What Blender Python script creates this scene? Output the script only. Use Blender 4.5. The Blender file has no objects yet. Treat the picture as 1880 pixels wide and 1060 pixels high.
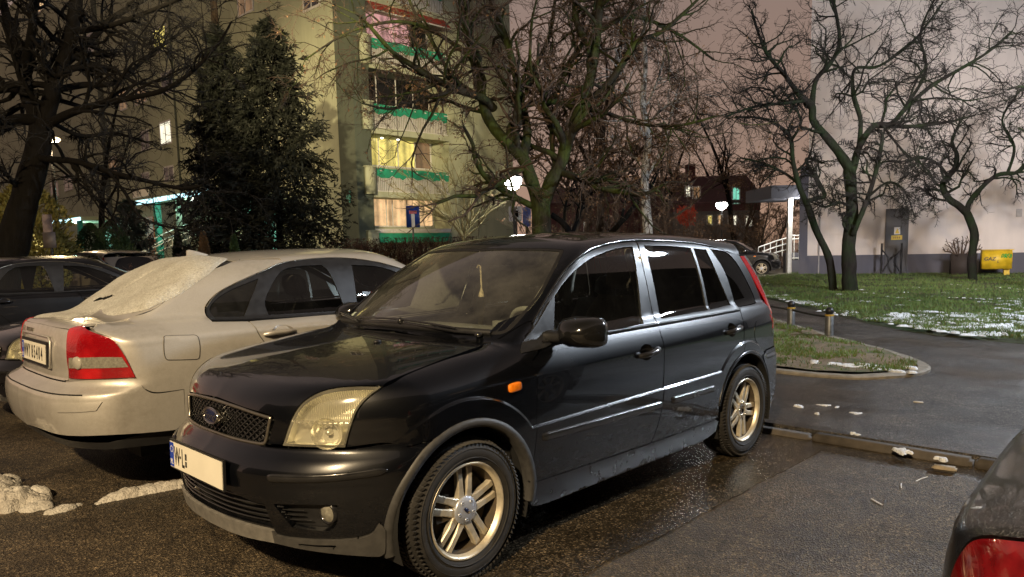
import bpy, bmesh, math, random
import numpy as np
from mathutils import Vector, Matrix, Euler
from mathutils.geometry import delaunay_2d_cdt

SC = bpy.context.scene
COL = SC.collection
PI = math.pi

# ------------------------------------------------------------------ camera
FPX, YAW, PITCH, ROLL = 1355.41, 3.9166, .1115, .0232
CAM = np.array([2.016, 3.0761, 1.4118])
PPX, PPY = 940., 605.

def _rot(yaw, pitch, roll):
    cy, sy = math.cos(yaw), math.sin(yaw)
    cp, sp = math.cos(pitch), math.sin(pitch)
    cr, sr = math.cos(roll), math.sin(roll)
    f = np.array([cy * cp, sy * cp, -sp])
    r = np.array([sy, -cy, 0.])
    d = np.cross(f, r)
    return np.array([cr * r + sr * d, -sr * r + cr * d, f])
RM = _rot(YAW, PITCH, ROLL)

def ray(px, py):
    """direction (depth-normalised) of the photograph's pixel in the world"""
    px = np.asarray(px, float); py = np.asarray(py, float)
    v = np.stack([(px - PPX) / FPX, (py - PPY) / FPX, np.ones_like(px)], -1)
    return v @ RM
def at(px, py, depth):
    return CAM + ray(px, py) * depth
def ground(px, py, z=0.):
    d = ray(px, py)
    return CAM + d * ((z - CAM[2]) / d[2])
def onplane(px, py, n, p0):
    d = ray(px, py)
    n = np.asarray(n, float)
    return CAM + d * (np.dot(np.asarray(p0) - CAM, n) / np.dot(d, n))
def proj(P):
    q = (np.asarray(P, float) - CAM) @ RM.T
    return np.stack([PPX + FPX * q[..., 0] / q[..., 2], PPY + FPX * q[..., 1] / q[..., 2]], -1)
def depth_of(P):
    return float(((np.asarray(P, float) - CAM) @ RM.T)[..., 2])

cd = bpy.data.cameras.new('camera')
cam = bpy.data.objects.new('camera', cd)
COL.objects.link(cam)
cam.matrix_world = Matrix(((RM[0][0], -RM[1][0], -RM[2][0], CAM[0]),
                           (RM[0][1], -RM[1][1], -RM[2][1], CAM[1]),
                           (RM[0][2], -RM[1][2], -RM[2][2], CAM[2]),
                           (0, 0, 0, 1)))
cd.sensor_fit = 'HORIZONTAL'
cd.sensor_width = 36.
cd.lens = FPX / 1880. * 36.
cd.shift_y = (PPY - 530.) / 1880.
cd.clip_start = .05
cd.clip_end = 2000.
SC.camera = cam

# ------------------------------------------------------------------ tags and objects
def tag(o, label=None, cat=None, group=None, kind=None):
    if label: o['label'] = label
    if cat: o['category'] = cat
    if group: o['group'] = group
    if kind: o['kind'] = kind
    return o
def empty(name, loc=(0, 0, 0), rz=0., label=None, cat=None, group=None):
    o = bpy.data.objects.new(name, None)
    COL.objects.link(o)
    o.location = loc
    o.rotation_euler = (0, 0, rz)
    o.empty_display_size = .2
    return tag(o, label, cat, group)
def link(name, me, mat=None, parent=None):
    o = bpy.data.objects.new(name, me)
    COL.objects.link(o)
    if mat is not None:
        for m in (mat if isinstance(mat, (list, tuple)) else [mat]):
            me.materials.append(m)
    if parent is not None: o.parent = parent
    return o
def copy_tree(o, parent=None):
    c = o.copy()
    COL.objects.link(c)
    c.parent = parent
    for ch in o.children: copy_tree(ch, c)
    return c

class MB:
    """collects simple shapes and links them as one mesh object"""
    def __init__(s):
        s.v = []; s.f = []; s.sm = []; s.mi = []
    def add(s, vs, fs, smooth=False, mi=0):
        b = len(s.v)
        s.v += [tuple(map(float, p)) for p in vs]
        for f in fs:
            s.f.append([b + i for i in f]); s.sm.append(smooth); s.mi.append(mi)
    def box(s, c, d, rz=0., mi=0, bev=0.):
        """centre, full size; optional bevel of all edges"""
        cx, cy, cz = c
        hx, hy, hz = d[0] / 2, d[1] / 2, d[2] / 2
        ca, sa = math.cos(rz), math.sin(rz)
        if bev <= 0:
            P = [(x * hx, y * hy, z * hz) for x in (-1, 1) for y in (-1, 1) for z in (-1, 1)]
            F = [(0, 1, 3, 2), (4, 6, 7, 5), (0, 4, 5, 1), (2, 3, 7, 6), (0, 2, 6, 4), (1, 5, 7, 3)]
        else:
            bm = bmesh.new()
            bmesh.ops.create_cube(bm, size=1.)
            for v in bm.verts: v.co = Vector((v.co.x * 2 * hx, v.co.y * 2 * hy, v.co.z * 2 * hz))
            bmesh.ops.bevel(bm, geom=list(bm.edges), offset=min(bev, .49 * min(d)), segments=2, affect='EDGES')
            bm.verts.index_update()
            P = [tuple(v.co) for v in bm.verts]
            F = [[v.index for v in f.verts] for f in bm.faces]
            bm.free()
        s.add([(cx + x * ca - y * sa, cy + x * sa + y * ca, cz + z) for x, y, z in P], F, bev > 0, mi)
    def obox(s, c, ax, ay, az, mi=0):
        """box given by centre and three half-extent vectors"""
        c = np.asarray(c, float); ax = np.asarray(ax, float); ay = np.asarray(ay, float); az = np.asarray(az, float)
        P = [c + i * ax + j * ay + k * az for i in (-1, 1) for j in (-1, 1) for k in (-1, 1)]
        F = [(0, 1, 3, 2), (4, 6, 7, 5), (0, 4, 5, 1), (2, 3, 7, 6), (0, 2, 6, 4), (1, 5, 7, 3)]
        if np.dot(np.cross(ax, ay), az) < 0: F = [f[::-1] for f in F]
        s.add(P, F, False, mi)
    def tube(s, pts, rs, n=8, cap=True, smooth=True, mi=0):
        pts = [np.asarray(p, float) for p in pts]
        if not hasattr(rs, '__len__'): rs = [rs] * len(pts)
        b = len(s.v)
        t0 = pts[1] - pts[0]
        u = np.cross(t0, (0, 0, 1.))
        if np.linalg.norm(u) < 1e-6 * (np.linalg.norm(t0) + 1e-9) or np.linalg.norm(u) < 1e-9: u = np.array([1., 0, 0])
        u = u / np.linalg.norm(u)
        vs = []
        for i, p in enumerate(pts):
            t = pts[min(i + 1, len(pts) - 1)] - pts[max(i - 1, 0)]
            t = t / (np.linalg.norm(t) + 1e-12)
            u = u - t * np.dot(u, t)
            u = u / (np.linalg.norm(u) + 1e-12)
            w = np.cross(t, u)
            for k in range(n):
                a = 2 * PI * k / n
                vs.append(p + rs[i] * (math.cos(a) * u + math.sin(a) * w))
        fs = []
        for i in range(len(pts) - 1):
            for k in range(n):
                k2 = (k + 1) % n
                fs.append((i * n + k, i * n + k2, (i + 1) * n + k2, (i + 1) * n + k))
        s.add(vs, fs, smooth, mi)
        if cap:
            s.add(vs[:n], [tuple(range(n))[::-1]], False, mi)
            s.add(vs[-n:], [tuple(range(n))], False, mi)
    def lathe(s, prof, o=(0, 0, 0), ax=(0, 0, 1), n=24, smooth=True, mi=0):
        """profile [(radius, height along axis)]"""
        o = np.asarray(o, float); ax = np.asarray(ax, float); ax = ax / np.linalg.norm(ax)
        u = np.cross(ax, (1., 0, 0)) if abs(ax[0]) < .9 else np.cross(ax, (0, 1., 0))
        u = u / np.linalg.norm(u); w = np.cross(ax, u)
        vs = []
        for r, h in prof:
            for k in range(n):
                a = 2 * PI * k / n
                vs.append(o + ax * h + r * (math.cos(a) * u + math.sin(a) * w))
        fs = []
        for i in range(len(prof) - 1):
            for k in range(n):
                k2 = (k + 1) % n
                fs.append((i * n + k, i * n + k2, (i + 1) * n + k2, (i + 1) * n + k))
        s.add(vs, fs, smooth, mi)
    def ball(s, c, r, n=12, m=8, mi=0):
        r = r if hasattr(r, '__len__') else (r, r, r)
        vs = []; fs = []
        for i in range(m + 1):
            p = PI * i / m
            for k in range(n):
                a = 2 * PI * k / n
                vs.append((c[0] + r[0] * math.sin(p) * math.cos(a), c[1] + r[1] * math.sin(p) * math.sin(a), c[2] + r[2] * math.cos(p)))
        for i in range(m):
            for k in range(n):
                k2 = (k + 1) % n
                fs.append((i * n + k, (i + 1) * n + k, (i + 1) * n + k2, i * n + k2))
        s.add(vs, fs, True, mi)
    def mesh(s, name):
        me = bpy.data.meshes.new(name)
        me.from_pydata(s.v, [], s.f)
        me.polygons.foreach_set('use_smooth', s.sm)
        me.polygons.foreach_set('material_index', s.mi)
        me.update()
        return me
    def build(s, name, mat=None, parent=None, label=None, cat=None, group=None, kind=None):
        o = link(name, s.mesh(name), mat, parent)
        return tag(o, label, cat, group, kind)

# ------------------------------------------------------------------ materials
class NT:
    def __init__(s, name):
        s.m = bpy.data.materials.new(name)
        s.m.use_nodes = True
        s.n = s.m.node_tree.nodes; s.l = s.m.node_tree.links
        s.b = s.n['Principled BSDF']
        s.out = s.n['Material Output']
        s._c = None
    def node(s, t, **kw):
        n = s.n.new(t)
        for k, v in kw.items():
            if k in n.inputs: 
                if hasattr(v, 'bl_idname') or isinstance(v, bpy.types.NodeSocket): s.l.new(v, n.inputs[k])
                else: n.inputs[k].default_value = v
            else: setattr(n, k, v)
        return n
    def coord(s):
        if s._c is None: s._c = s.n.new('ShaderNodeTexCoord').outputs['Object']
        return s._c
    def noise(s, scale, detail=4., rough=.55, vec=None, dist=0.):
        n = s.node('ShaderNodeTexNoise')
        n.inputs['Scale'].default_value = scale; n.inputs['Detail'].default_value = detail
        n.inputs['Roughness'].default_value = rough; n.inputs['Distortion'].default_value = dist
        s.l.new(vec if vec is not None else s.coord(), n.inputs['Vector'])
        return n.outputs['Fac']
    def vor(s, scale, vec=None, feature='F1', out='Distance'):
        n = s.node('ShaderNodeTexVoronoi'); n.feature = feature
        n.inputs['Scale'].default_value = scale
        s.l.new(vec if vec is not None else s.coord(), n.inputs['Vector'])
        return n.outputs[out]
    def ramp(s, fac, stops, interp='LINEAR'):
        n = s.node('ShaderNodeValToRGB'); n.color_ramp.interpolation = interp
        e = n.color_ramp.elements
        while len(e) < len(stops): e.new(.5)
        for i, (p, c) in enumerate(stops):
            e[i].position = p
            e[i].color = (c, c, c, 1) if not hasattr(c, '__len__') else (c[0], c[1], c[2], 1)
        s.l.new(fac, n.inputs['Fac'])
        return n.outputs['Color']
    def mix(s, fac, a, b, mode='MIX'):
        n = s.node('ShaderNodeMix'); n.data_type = 'RGBA'; n.blend_type = mode
        for sock, v in ((n.inputs['Factor'], fac), (n.inputs[6], a), (n.inputs[7], b)):
            if isinstance(v, bpy.types.NodeSocket): s.l.new(v, sock)
            elif hasattr(v, '__len__'): sock.default_value = (v[0], v[1], v[2], 1)
            elif sock.type == 'RGBA': sock.default_value = (v, v, v, 1)
            else: sock.default_value = v
        return n.outputs[2]
    def math(s, op, a, b=0., c=None):
        n = s.node('ShaderNodeMath'); n.operation = op
        for i, v in enumerate((a, b) if c is None else (a, b, c)):
            if isinstance(v, bpy.types.NodeSocket): s.l.new(v, n.inputs[i])
            else: n.inputs[i].default_value = v
        return n.outputs[0]
    def set(s, **kw):
        names = dict(col='Base Color', rough='Roughness', metal='Metallic', spec='Specular IOR Level', coat='Coat Weight', coatr='Coat Roughness',
                     trans='Transmission Weight', ior='IOR', em='Emission Color', ems='Emission Strength', alpha='Alpha', sheen='Sheen Weight', sss='Subsurface Weight', normal='Normal')
        for k, v in kw.items():
            i = s.b.inputs[names[k]]
            if isinstance(v, bpy.types.NodeSocket): s.l.new(v, i)
            elif i.type == 'RGBA' and len(v) == 3: i.default_value = (v[0], v[1], v[2], 1)
            else: i.default_value = v
        return s
    def bump(s, h, strength=.3, dist=.01, normal=None):
        n = s.node('ShaderNodeBump'); n.inputs['Strength'].default_value = strength; n.inputs['Distance'].default_value = dist
        s.l.new(h, n.inputs['Height'])
        if normal is not None: s.l.new(normal, n.inputs['Normal'])
        s.l.new(n.outputs[0], s.b.inputs['Normal'])
        return n.outputs[0]
    def vec(s, sx, sy, sz):
        n = s.node('ShaderNodeMapping'); s.l.new(s.coord(), n.inputs['Vector']); n.inputs['Scale'].default_value = (sx, sy, sz)
        return n.outputs[0]

MATS = {}
def plain(name, col, rough=.6, metal=0., var=.12, scale=9., coat=0., bump=0., spec=.5):
    """a simple surface with mottled colour and roughness"""
    t = NT(name)
    n = t.noise(scale, 5)
    lo = [c * (1 - var) for c in col]; hi = [min(1, c * (1 + var)) for c in col]
    t.set(col=t.ramp(n, [(.3, lo), (.7, hi)]), rough=t.ramp(n, [(.3, max(0, rough - .06)), (.7, min(1, rough + .06))]), metal=metal, coat=coat, spec=spec)
    if bump: t.bump(t.noise(scale * 6, 4), bump, .005)
    return t.m
def glow(name, col, strength):
    t = NT(name)
    t.set(col=(.02, .02, .02), em=col, ems=strength)
    return t.m
# ------------------------------------------------------------------ car bodies: an implicit shell cut into panels
class Sp:
    """smooth interpolation through points (cubic Hermite with limited tangents), linear outside"""
    def __init__(s, pts):
        pts = sorted(pts)
        s.x = np.array([p[0] for p in pts], float); s.y = np.array([p[1] for p in pts], float)
        d = np.diff(s.y) / np.diff(s.x)
        m = np.zeros(len(s.x))
        m[0], m[-1] = d[0], d[-1]
        h = np.diff(s.x)
        if len(d) > 1: m[1:-1] = (d[:-1] * h[1:] + d[1:] * h[:-1]) / (h[1:] + h[:-1])
        n = len(s.x)
        c = np.zeros((4, n + 1))
        # interval 0 and n: linear extrapolation about the end points
        c[3, 0], c[2, 0] = s.y[0], m[0]
        c[3, n], c[2, n] = s.y[-1], m[-1]
        c[3, 1:n] = s.y[:-1]; c[2, 1:n] = m[:-1]
        c[1, 1:n] = (3 * d - 2 * m[:-1] - m[1:]) / h
        c[0, 1:n] = (m[:-1] + m[1:] - 2 * d) / h ** 2
        s.c = c; s.x0 = np.concatenate([[s.x[0]], s.x])
    def __call__(s, q):
        q = np.asarray(q, float)
        i = np.searchsorted(s.x, q)
        t = q - s.x0[i]
        c = s.c
        return ((c[0][i] * t + c[1][i]) * t + c[2][i]) * t + c[3][i]
def smax(a, b, k):
    return np.maximum(a, b) + np.maximum(k - np.abs(a - b), 0) ** 2 / (4 * k)
def smin(a, b, k):
    return -smax(-a, -b, k)
def sstep(a, b, x):
    t = np.clip((x - a) / (b - a), 0, 1)
    return t * t * (3 - 2 * t)

class Shell:
    """F(x,y,z) < 0 inside; local frame: x forward, y left, z up. pose: origin and heading in the world"""
    def __init__(s, F, loc=(0, 0, 0), rz=0.):
        s.F = F
        s.loc = np.asarray(loc, float)
        ca, sa = math.cos(rz), math.sin(rz)
        s.A = np.array([[ca, -sa, 0], [sa, ca, 0], [0, 0, 1.]])   # local -> world
    def hit(s, O, D, t0, t1, n=48):
        O = np.asarray(O, float); D = np.asarray(D, float)
        O, D = np.broadcast_arrays(O, D)
        N = len(O)
        lo = np.full(N, t1, float); hi = np.full(N, t1, float); ok = np.zeros(N, bool)
        ts = t0 + (t1 - t0) * np.arange(1, n + 1) / n
        C = max(1, 60000 // n)
        for a in range(0, N, C):
            P = O[a:a + C, None, :] + D[a:a + C, None, :] * ts[None, :, None]
            ins = s.F(P[..., 0].ravel(), P[..., 1].ravel(), P[..., 2].ravel()).reshape(-1, n) < 0
            any_ = ins.any(1); k = ins.argmax(1)
            h_ = ts[k]
            hi[a:a + C] = np.where(any_, h_, t1); lo[a:a + C] = np.where(any_, h_ - (t1 - t0) / n, t1)
            ok[a:a + C] = any_
        for _ in range(15):
            m = (lo + hi) / 2
            P = O + D * m[:, None]
            ins = s.F(P[:, 0], P[:, 1], P[:, 2]) < 0
            hi = np.where(ins, m, hi); lo = np.where(ins, lo, m)
        return O + D * ((lo + hi) / 2)[:, None], ok
    def normal(s, P, e=2e-3):
        g = []
        for i in range(3):
            d = np.zeros(3); d[i] = e
            a = P + d; b = P - d
            g.append(s.F(a[:, 0], a[:, 1], a[:, 2]) - s.F(b[:, 0], b[:, 1], b[:, 2]))
        g = np.stack(g, 1)
        return g / (np.linalg.norm(g, axis=1, keepdims=True) + 1e-12)
    def px(s, pts):
        """where the photograph's pixels fall on this shell (local frame)"""
        pts = np.asarray([p[:2] for p in pts], float)
        D = ray(pts[:, 0], pts[:, 1]) @ s.A
        O = np.broadcast_to((CAM - s.loc) @ s.A, D.shape)
        P, ok = s.hit(O, D, .3, 16., 500)
        return P, ok

# projections: 2-D domain point -> ray
class Side:      # (x, z), seen from +y (sg=1) or -y (sg=-1)
    def __init__(s, sg=1): s.sg = sg
    def rays(s, q): 
        n = len(q)
        return np.stack([q[:, 0], np.full(n, 1.4 * s.sg), q[:, 1]], 1), np.array([0, -1. * s.sg, 0]), 0., 1.38
    def to2(s, P): return P[:, [0, 2]]
class Top:       # (x, y)
    def rays(s, q):
        n = len(q)
        return np.stack([q[:, 0], q[:, 1], np.full(n, 2.)], 1), np.array([0, 0, -1.]), 0., 1.6
    def to2(s, P): return P[:, [0, 1]]
class Slant:     # direction in the x-z plane, tilted forward (sg=+1) or back (-1); domain (y, v)
    def __init__(s, sg=1, ang=45.):
        a = math.radians(ang)
        s.d = np.array([sg * math.cos(a), 0, math.sin(a)]); s.e = np.array([-sg * math.sin(a), 0, math.cos(a)])
    def rays(s, q):
        return np.outer(q[:, 0], (0, 1., 0)) + np.outer(q[:, 1], s.e) + s.d * 3., -s.d, 0., 5.
    def to2(s, P): return np.stack([P[:, 1], P @ s.e], 1)
class Cyl:       # (arc, z) about a vertical axis; arc = angle * R0 measured from direction sg*x
    def __init__(s, x0, sg=1, R0=.8): s.x0 = x0; s.sg = sg; s.R0 = R0
    def rays(s, q):
        a = q[:, 0] / s.R0
        dx = s.sg * np.cos(a); dy = np.sin(a)
        D = np.stack([dx, dy, 0 * dx], 1)
        O = np.stack([s.x0 + 0 * dx, 0 * dx, q[:, 1]], 1) + D * 1.9
        return O, -D, 0., 1.85
    def to2(s, P):
        return np.stack([np.arctan2(P[:, 1], s.sg * (P[:, 0] - s.x0)) * s.R0, P[:, 2]], 1)

def smooth_loop(pts, closed=True, step=.012):
    """Catmull-Rom through points; points with a third item are sharp corners. returns a resampled polyline"""
    n = len(pts)
    P = np.array([p[:2] for p in pts], float)
    sharp = [len(p) > 2 for p in pts]
    out = []
    segs = n if closed else n - 1
    for i in range(segs):
        a, b = i, (i + 1) % n
        p1, p2 = P[a], P[b]
        p0 = P[(i - 1) % n] if (closed or i > 0) else p1
        p3 = P[(i + 2) % n] if (closed or i + 2 < n) else p2
        if sharp[a] or (not closed and a == 0): p0 = 2 * p1 - p2 if sharp[b] else p1 - (p2 - p1) * .5
        if sharp[b] or (not closed and b == n - 1): p3 = 2 * p2 - p1 if sharp[a] else p2 + (p2 - p1) * .5
        L = np.linalg.norm(p2 - p1)
        k = max(1, int(math.ceil(L / step)))
        m1 = (p2 - p0) / 2; m2 = (p3 - p1) / 2
        # limit tangents
        for m in (m1, m2):
            ln = np.linalg.norm(m)
            if ln > 1.2 * L: m *= 1.2 * L / ln
        for j in range(k):
            t = j / k
            out.append((2 * t**3 - 3 * t**2 + 1) * p1 + (t**3 - 2 * t**2 + t) * m1 + (-2 * t**3 + 3 * t**2) * p2 + (t**3 - t**2) * m2)
    if not closed: out.append(P[-1])
    return np.array(out)
def area2(p):
    x, y = p[:, 0], p[:, 1]
    return .5 * np.sum(x * np.roll(y, -1) - np.roll(x, -1) * y)
def inset(p, d):
    """move a counter-clockwise loop inwards by d"""
    e = np.roll(p, -1, 0) - p
    e = e / (np.linalg.norm(e, axis=1, keepdims=True) + 1e-12)
    nrm = np.stack([-e[:, 1], e[:, 0]], 1)
    pn = np.roll(nrm, 1, 0)
    m = nrm + pn
    l2 = np.sum(m * m, 1, keepdims=True)
    m = np.where(l2 > .15, 2 * m / np.maximum(l2, .15), nrm)
    return p + m * d
def inside(poly, q):
    x, y = q[:, 0], q[:, 1]
    r = np.zeros(len(q), bool)
    x1, y1 = poly[:, 0], poly[:, 1]
    x2, y2 = np.roll(x1, -1), np.roll(y1, -1)
    for i in range(len(poly)):
        c = ((y1[i] > y) != (y2[i] > y))
        if c.any():
            xi = (x2[i] - x1[i]) * (y - y1[i]) / ((y2[i] - y1[i]) if y2[i] != y1[i] else 1e-12) + x1[i]
            r ^= c & (x < xi)
    return r
def dist_poly(poly, q):
    d = np.full(len(q), 1e9)
    a = poly; b = np.roll(poly, -1, 0)
    for i in range(len(poly)):
        ab = b[i] - a[i]
        t = np.clip(((q - a[i]) @ ab) / (ab @ ab + 1e-15), 0, 1)
        d = np.minimum(d, np.linalg.norm(q - (a[i] + t[:, None] * ab), axis=1))
    return d
def tri_fill(loops, h, extra=None):
    """loops[0] outer, others holes; returns 2-D points, triangles, and loop index ranges"""
    outer = loops[0]
    V = [p for L in loops for p in L]
    E = []; b = 0; rng = []
    for L in loops:
        n = len(L)
        E += [(b + i, b + (i + 1) % n) for i in range(n)]
        rng.append((b, n)); b += n
    lo = outer.min(0); hi = outer.max(0)
    xs = np.arange(lo[0], hi[0], h); ys = np.arange(lo[1], hi[1], h * .866)
    g = []
    for j, yy in enumerate(ys):
        g.append(np.stack([xs + (h / 2 if j % 2 else 0), np.full(len(xs), yy)], 1))
    g = np.concatenate(g) if g else np.zeros((0, 2))
    if extra is not None:
        dx = np.min(np.linalg.norm(g[:, None, :] - extra[None, ::3, :], axis=2), 1) if len(g) * len(extra) < 4e7 else np.full(len(g), 1.)
        ne = len(extra); g = np.concatenate([extra, g[dx > .016]])
    m = inside(outer, g)
    for L in loops[1:]: m &= ~inside(L, g)
    isx = np.arange(len(g)) < (len(extra) if extra is not None else 0)
    g = g[m]; isx = isx[m]
    if len(g):
        d = dist_poly(outer, g)
        for L in loops[1:]: d = np.minimum(d, dist_poly(L, g))
        g = g[(d > .45 * h) | (isx & (d > .003))]
    allp = [Vector((float(p[0]), float(p[1]))) for p in V] + [Vector((float(p[0]), float(p[1]))) for p in g]
    vo, eo, fo, ov, oe, of = delaunay_2d_cdt(allp, E, [], 0, 1e-7)
    Q = np.array([tuple(v) for v in vo])
    mp = {}
    for i, o in enumerate(ov):
        for k in o: mp[k] = i
    T = np.array([list(f)[:3] for f in fo if len(f) == 3])
    c = Q[T].mean(1)
    keep = inside(outer, c)
    for L in loops[1:]: keep &= ~inside(L, c)
    T = T[keep]
    # orient counter-clockwise
    a = Q[T]
    ar = (a[:, 1, 0] - a[:, 0, 0]) * (a[:, 2, 1] - a[:, 0, 1]) - (a[:, 1, 1] - a[:, 0, 1]) * (a[:, 2, 0] - a[:, 0, 0])
    T[ar < 0] = T[ar < 0][:, ::-1]
    T = T[np.abs(ar) > 1e-12]
    loops_i = [[mp[s0 + i] for i in range(n)] for s0, n in rng]
    return Q, T, loops_i

def panel(shell, dom, loops, name, mat, parent, h=.03, gap=.0025, depth=.012, off=0., mirror=False, prefilled=False, lip=0., dent=None, extra=None):
    """one body panel: outline(s) in the domain, filled, laid on the shell, edges turned in"""
    L2 = []
    for i, L in enumerate(loops):
        L = np.asarray(L, float)
        if area2(L) < 0: L = L[::-1]
        if gap: L = inset(L, gap if i == 0 else -gap)
        L2.append(L)
    Q, T, LI = tri_fill(L2, h, extra)
    O, D, t0, t1 = dom.rays(Q)
    P, ok = shell.hit(O, D, t0, t1, 34)
    N = shell.normal(P)
    Dn = np.broadcast_to(D, P.shape)
    if off: P = P + N * off
    if dent is not None: P, N = dent(P, N)
    keep = ok[T].all(1)
    T = T[keep]
    # outward orientation
    a = P[T]
    fn = np.cross(a[:, 1] - a[:, 0], a[:, 2] - a[:, 0])
    flip = np.sum(fn * N[T].mean(1), 1) < 0
    T[flip] = T[flip][:, ::-1]
    V = [P]; NV = [N]
    faces = [tuple(t) for t in T]
    nl = [N[t] for t in T]
    base = len(P)
    nT = len(faces)
    for k, li in enumerate(LI):
        if not depth: break
        li = [i for i in li if ok[i]]
        n = len(li)
        top = P[li]; bot = top - N[li] * depth
        V.append(top); V.append(bot)
        # edge direction check: outward of the outline
        for i in range(n):
            j = (i + 1) % n
            f = (base + i, base + n + i, base + n + j, base + j)
            pa, pb, pc = top[i], bot[i], bot[j]
            nn = np.cross(pb - pa, pc - pa)
            l = np.linalg.norm(nn)
            if l < 1e-12: continue
            nn /= l
            # make it face away from the panel centre in the outer loop
            e = top[j] - top[i]
            outw = np.cross(e, N[li[i]])
            sgn = 1
            a2 = Q[li[i]]; b2 = Q[li[j]]
            mid = (a2 + b2) / 2; ed = b2 - a2
            left = mid + np.array([-ed[1], ed[0]]) * .02
            # interior on the left for outer loops (ccw), on the right for holes (ccw too)
            if np.dot(nn, P[T].mean((0, 1)) - top[i]) * (1 if k == 0 else -1) > 0:
                f = f[::-1]; nn = -nn
            faces.append(f); nl.append(np.stack([nn] * 4))
        base += 2 * n
    V = np.concatenate(V)
    def mk(V, faces, nl):
        me = bpy.data.meshes.new(name)
        me.from_pydata([tuple(v) for v in V], [], faces)
        me.polygons.foreach_set('use_smooth', [True] * len(me.polygons))
        ln = np.concatenate(nl)
        me.normals_split_custom_set([tuple(v) for v in ln])
        me.update()
        return me
    objs = [link(name, mk(V, faces, nl), mat, parent)]
    if mirror:
        m = np.array([1, -1, 1.])
        objs.append(link(name, mk(V * m, [f[::-1] for f in faces], [n_[::-1] * m for n_ in nl]), mat, parent))
    return objs[0] if not mirror else objs
# ------------------------------------------------------------------ black hatchback: body shape
_H0 = Sp([(1.0, .55), (.80, .745), (.74, .80), (.68, .85), (.60, .880), (.45, .920), (.25, .955), (0, .983), (-.25, 1.000), (-.5, 1.01), (-3.4, 1.01)])
_WZ = Sp([(.05, .77), (.15, .79), (.22, .81), (.32, .826), (.45, .833), (.56, .836), (.70, .838), (.80, .836), (.84, .834), (.90, .822), (.96, .803), (1.05, .765), (1.2, .66)])
_WX = Sp([(1.0, .20), (.6, .05), (.3, .012), (0, 0), (-1.2, 0), (-2.2, .004), (-2.6, .02), (-2.9, .05), (-3.3, .13)])
_FZ = Sp([(0, .64), (.10, .68), (.19, .725), (.30, .75), (.50, .775), (.56, .775), (.60, .75), (.64, .71), (.67, .702), (.72, .70), (.80, .688), (.88, .645), (1.0, .53)])
_FC = Sp([(0, 0), (.2, .012), (.36, .045), (.5, .10), (.6, .165), (.7, .26), (.8, .40), (.95, .70)])
_RZ = Sp([(0, 3.10), (.2, 3.17), (.35, 3.23), (.6, 3.23), (.66, 3.20), (.9, 3.17), (1.05, 3.12), (1.4, 2.88), (1.6, 2.70)])
_GY = Sp([(.9, .775), (.96, .765), (1.1, .730), (1.25, .683), (1.40, .625), (1.55, .56)])
_GX = Sp([(.2, .03), (-.5, .0), (-1.5, 0), (-2.3, .012), (-3.0, .045), (-3.3, .08)])
_RF = Sp([(0, 1.28), (-.7, 1.415), (-.95, 1.455), (-1.2, 1.48), (-1.6, 1.497), (-2.0, 1.493), (-2.4, 1.472), (-2.7, 1.45), (-3.0, 1.41)])

def f_bulge(x, z):
    """lower body stands out below a line that runs along the doors and arches over the wheels"""
    zl = .598 - .009 * (x + .4)
    for cx, R in ((0.01, .485), (-2.455, .458)):
        r = np.hypot(x - cx, z - .305)
        zl = np.maximum(zl, z + R - r)
    d = zl - z
    return .0095 * sstep(-.005, .006, d) - .14 * crease_d(x, z)
def crease_z(x):
    return .826 - .020 * (x + .43) + .012 * np.maximum(-1.4 - x, 0) ** 2 * 2.
def crease_d(x, z):
    d = z - crease_z(x)
    return .5 * (d + np.sqrt(d * d + .004 ** 2)) * sstep(.25, -.25, x)
def crease_pts():
    x = np.arange(-2.75, .30, .013); out = []
    for o in (-.006, 0., .006): out.append(np.stack([x, crease_z(x) + o], 1))
    for o in (-.008, -.003, .003, .009):
        zl = .598 - .009 * (x + .4) + o; out.append(np.stack([x, zl], 1))
        for cx, R in ((0.01, .485), (-2.455, .458)):
            a = np.arange(.3, 2.9, .027); out.append(np.stack([cx + (R + o) * np.cos(a), .305 + (R + o) * np.sin(a)], 1))
    return np.concatenate(out)
def FUS(x, y, z):
    a = np.abs(y)
    w = _WZ(z) - _WX(x) + f_bulge(x, z)
    s = a - w
    h = z - (_H0(x) - .040 * (a / .7) ** 2.5 * sstep(-1.0, .2, x) - .01 * a)
    fr = x - (_FZ(z) - _FC(a))
    rr = -x - _RZ(z) + .30 * np.maximum(a - .25, 0) ** 2 * 1.6
    k1 = .05 + .08 * sstep(-.5, .1, x)
    L = smax(s, h, k1)
    L = smax(L, fr * .8, .05)
    L = smax(L, rr, .10)
    L = smax(L, .175 - z, .04)
    gs = (a - (_GY(z) - _GX(x))) * .93
    ro = z - (_RF(x) - .045 * (a / .6) ** 2)
    ws = (x - (-.335 + .14 * (1 - (a / .62) ** 2) - (z - 1.0) * 1.58 - 1.0 * np.maximum(z - 1.2, 0) ** 2)) * .53
    G = smax(gs, ro, .07)
    G = smax(G, ws, .03)
    G = smax(G, rr * .9, .06)
    G = np.maximum(G, .8 - z)
    return smin(L, G, .012)
FS = Shell(FUS)
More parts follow.
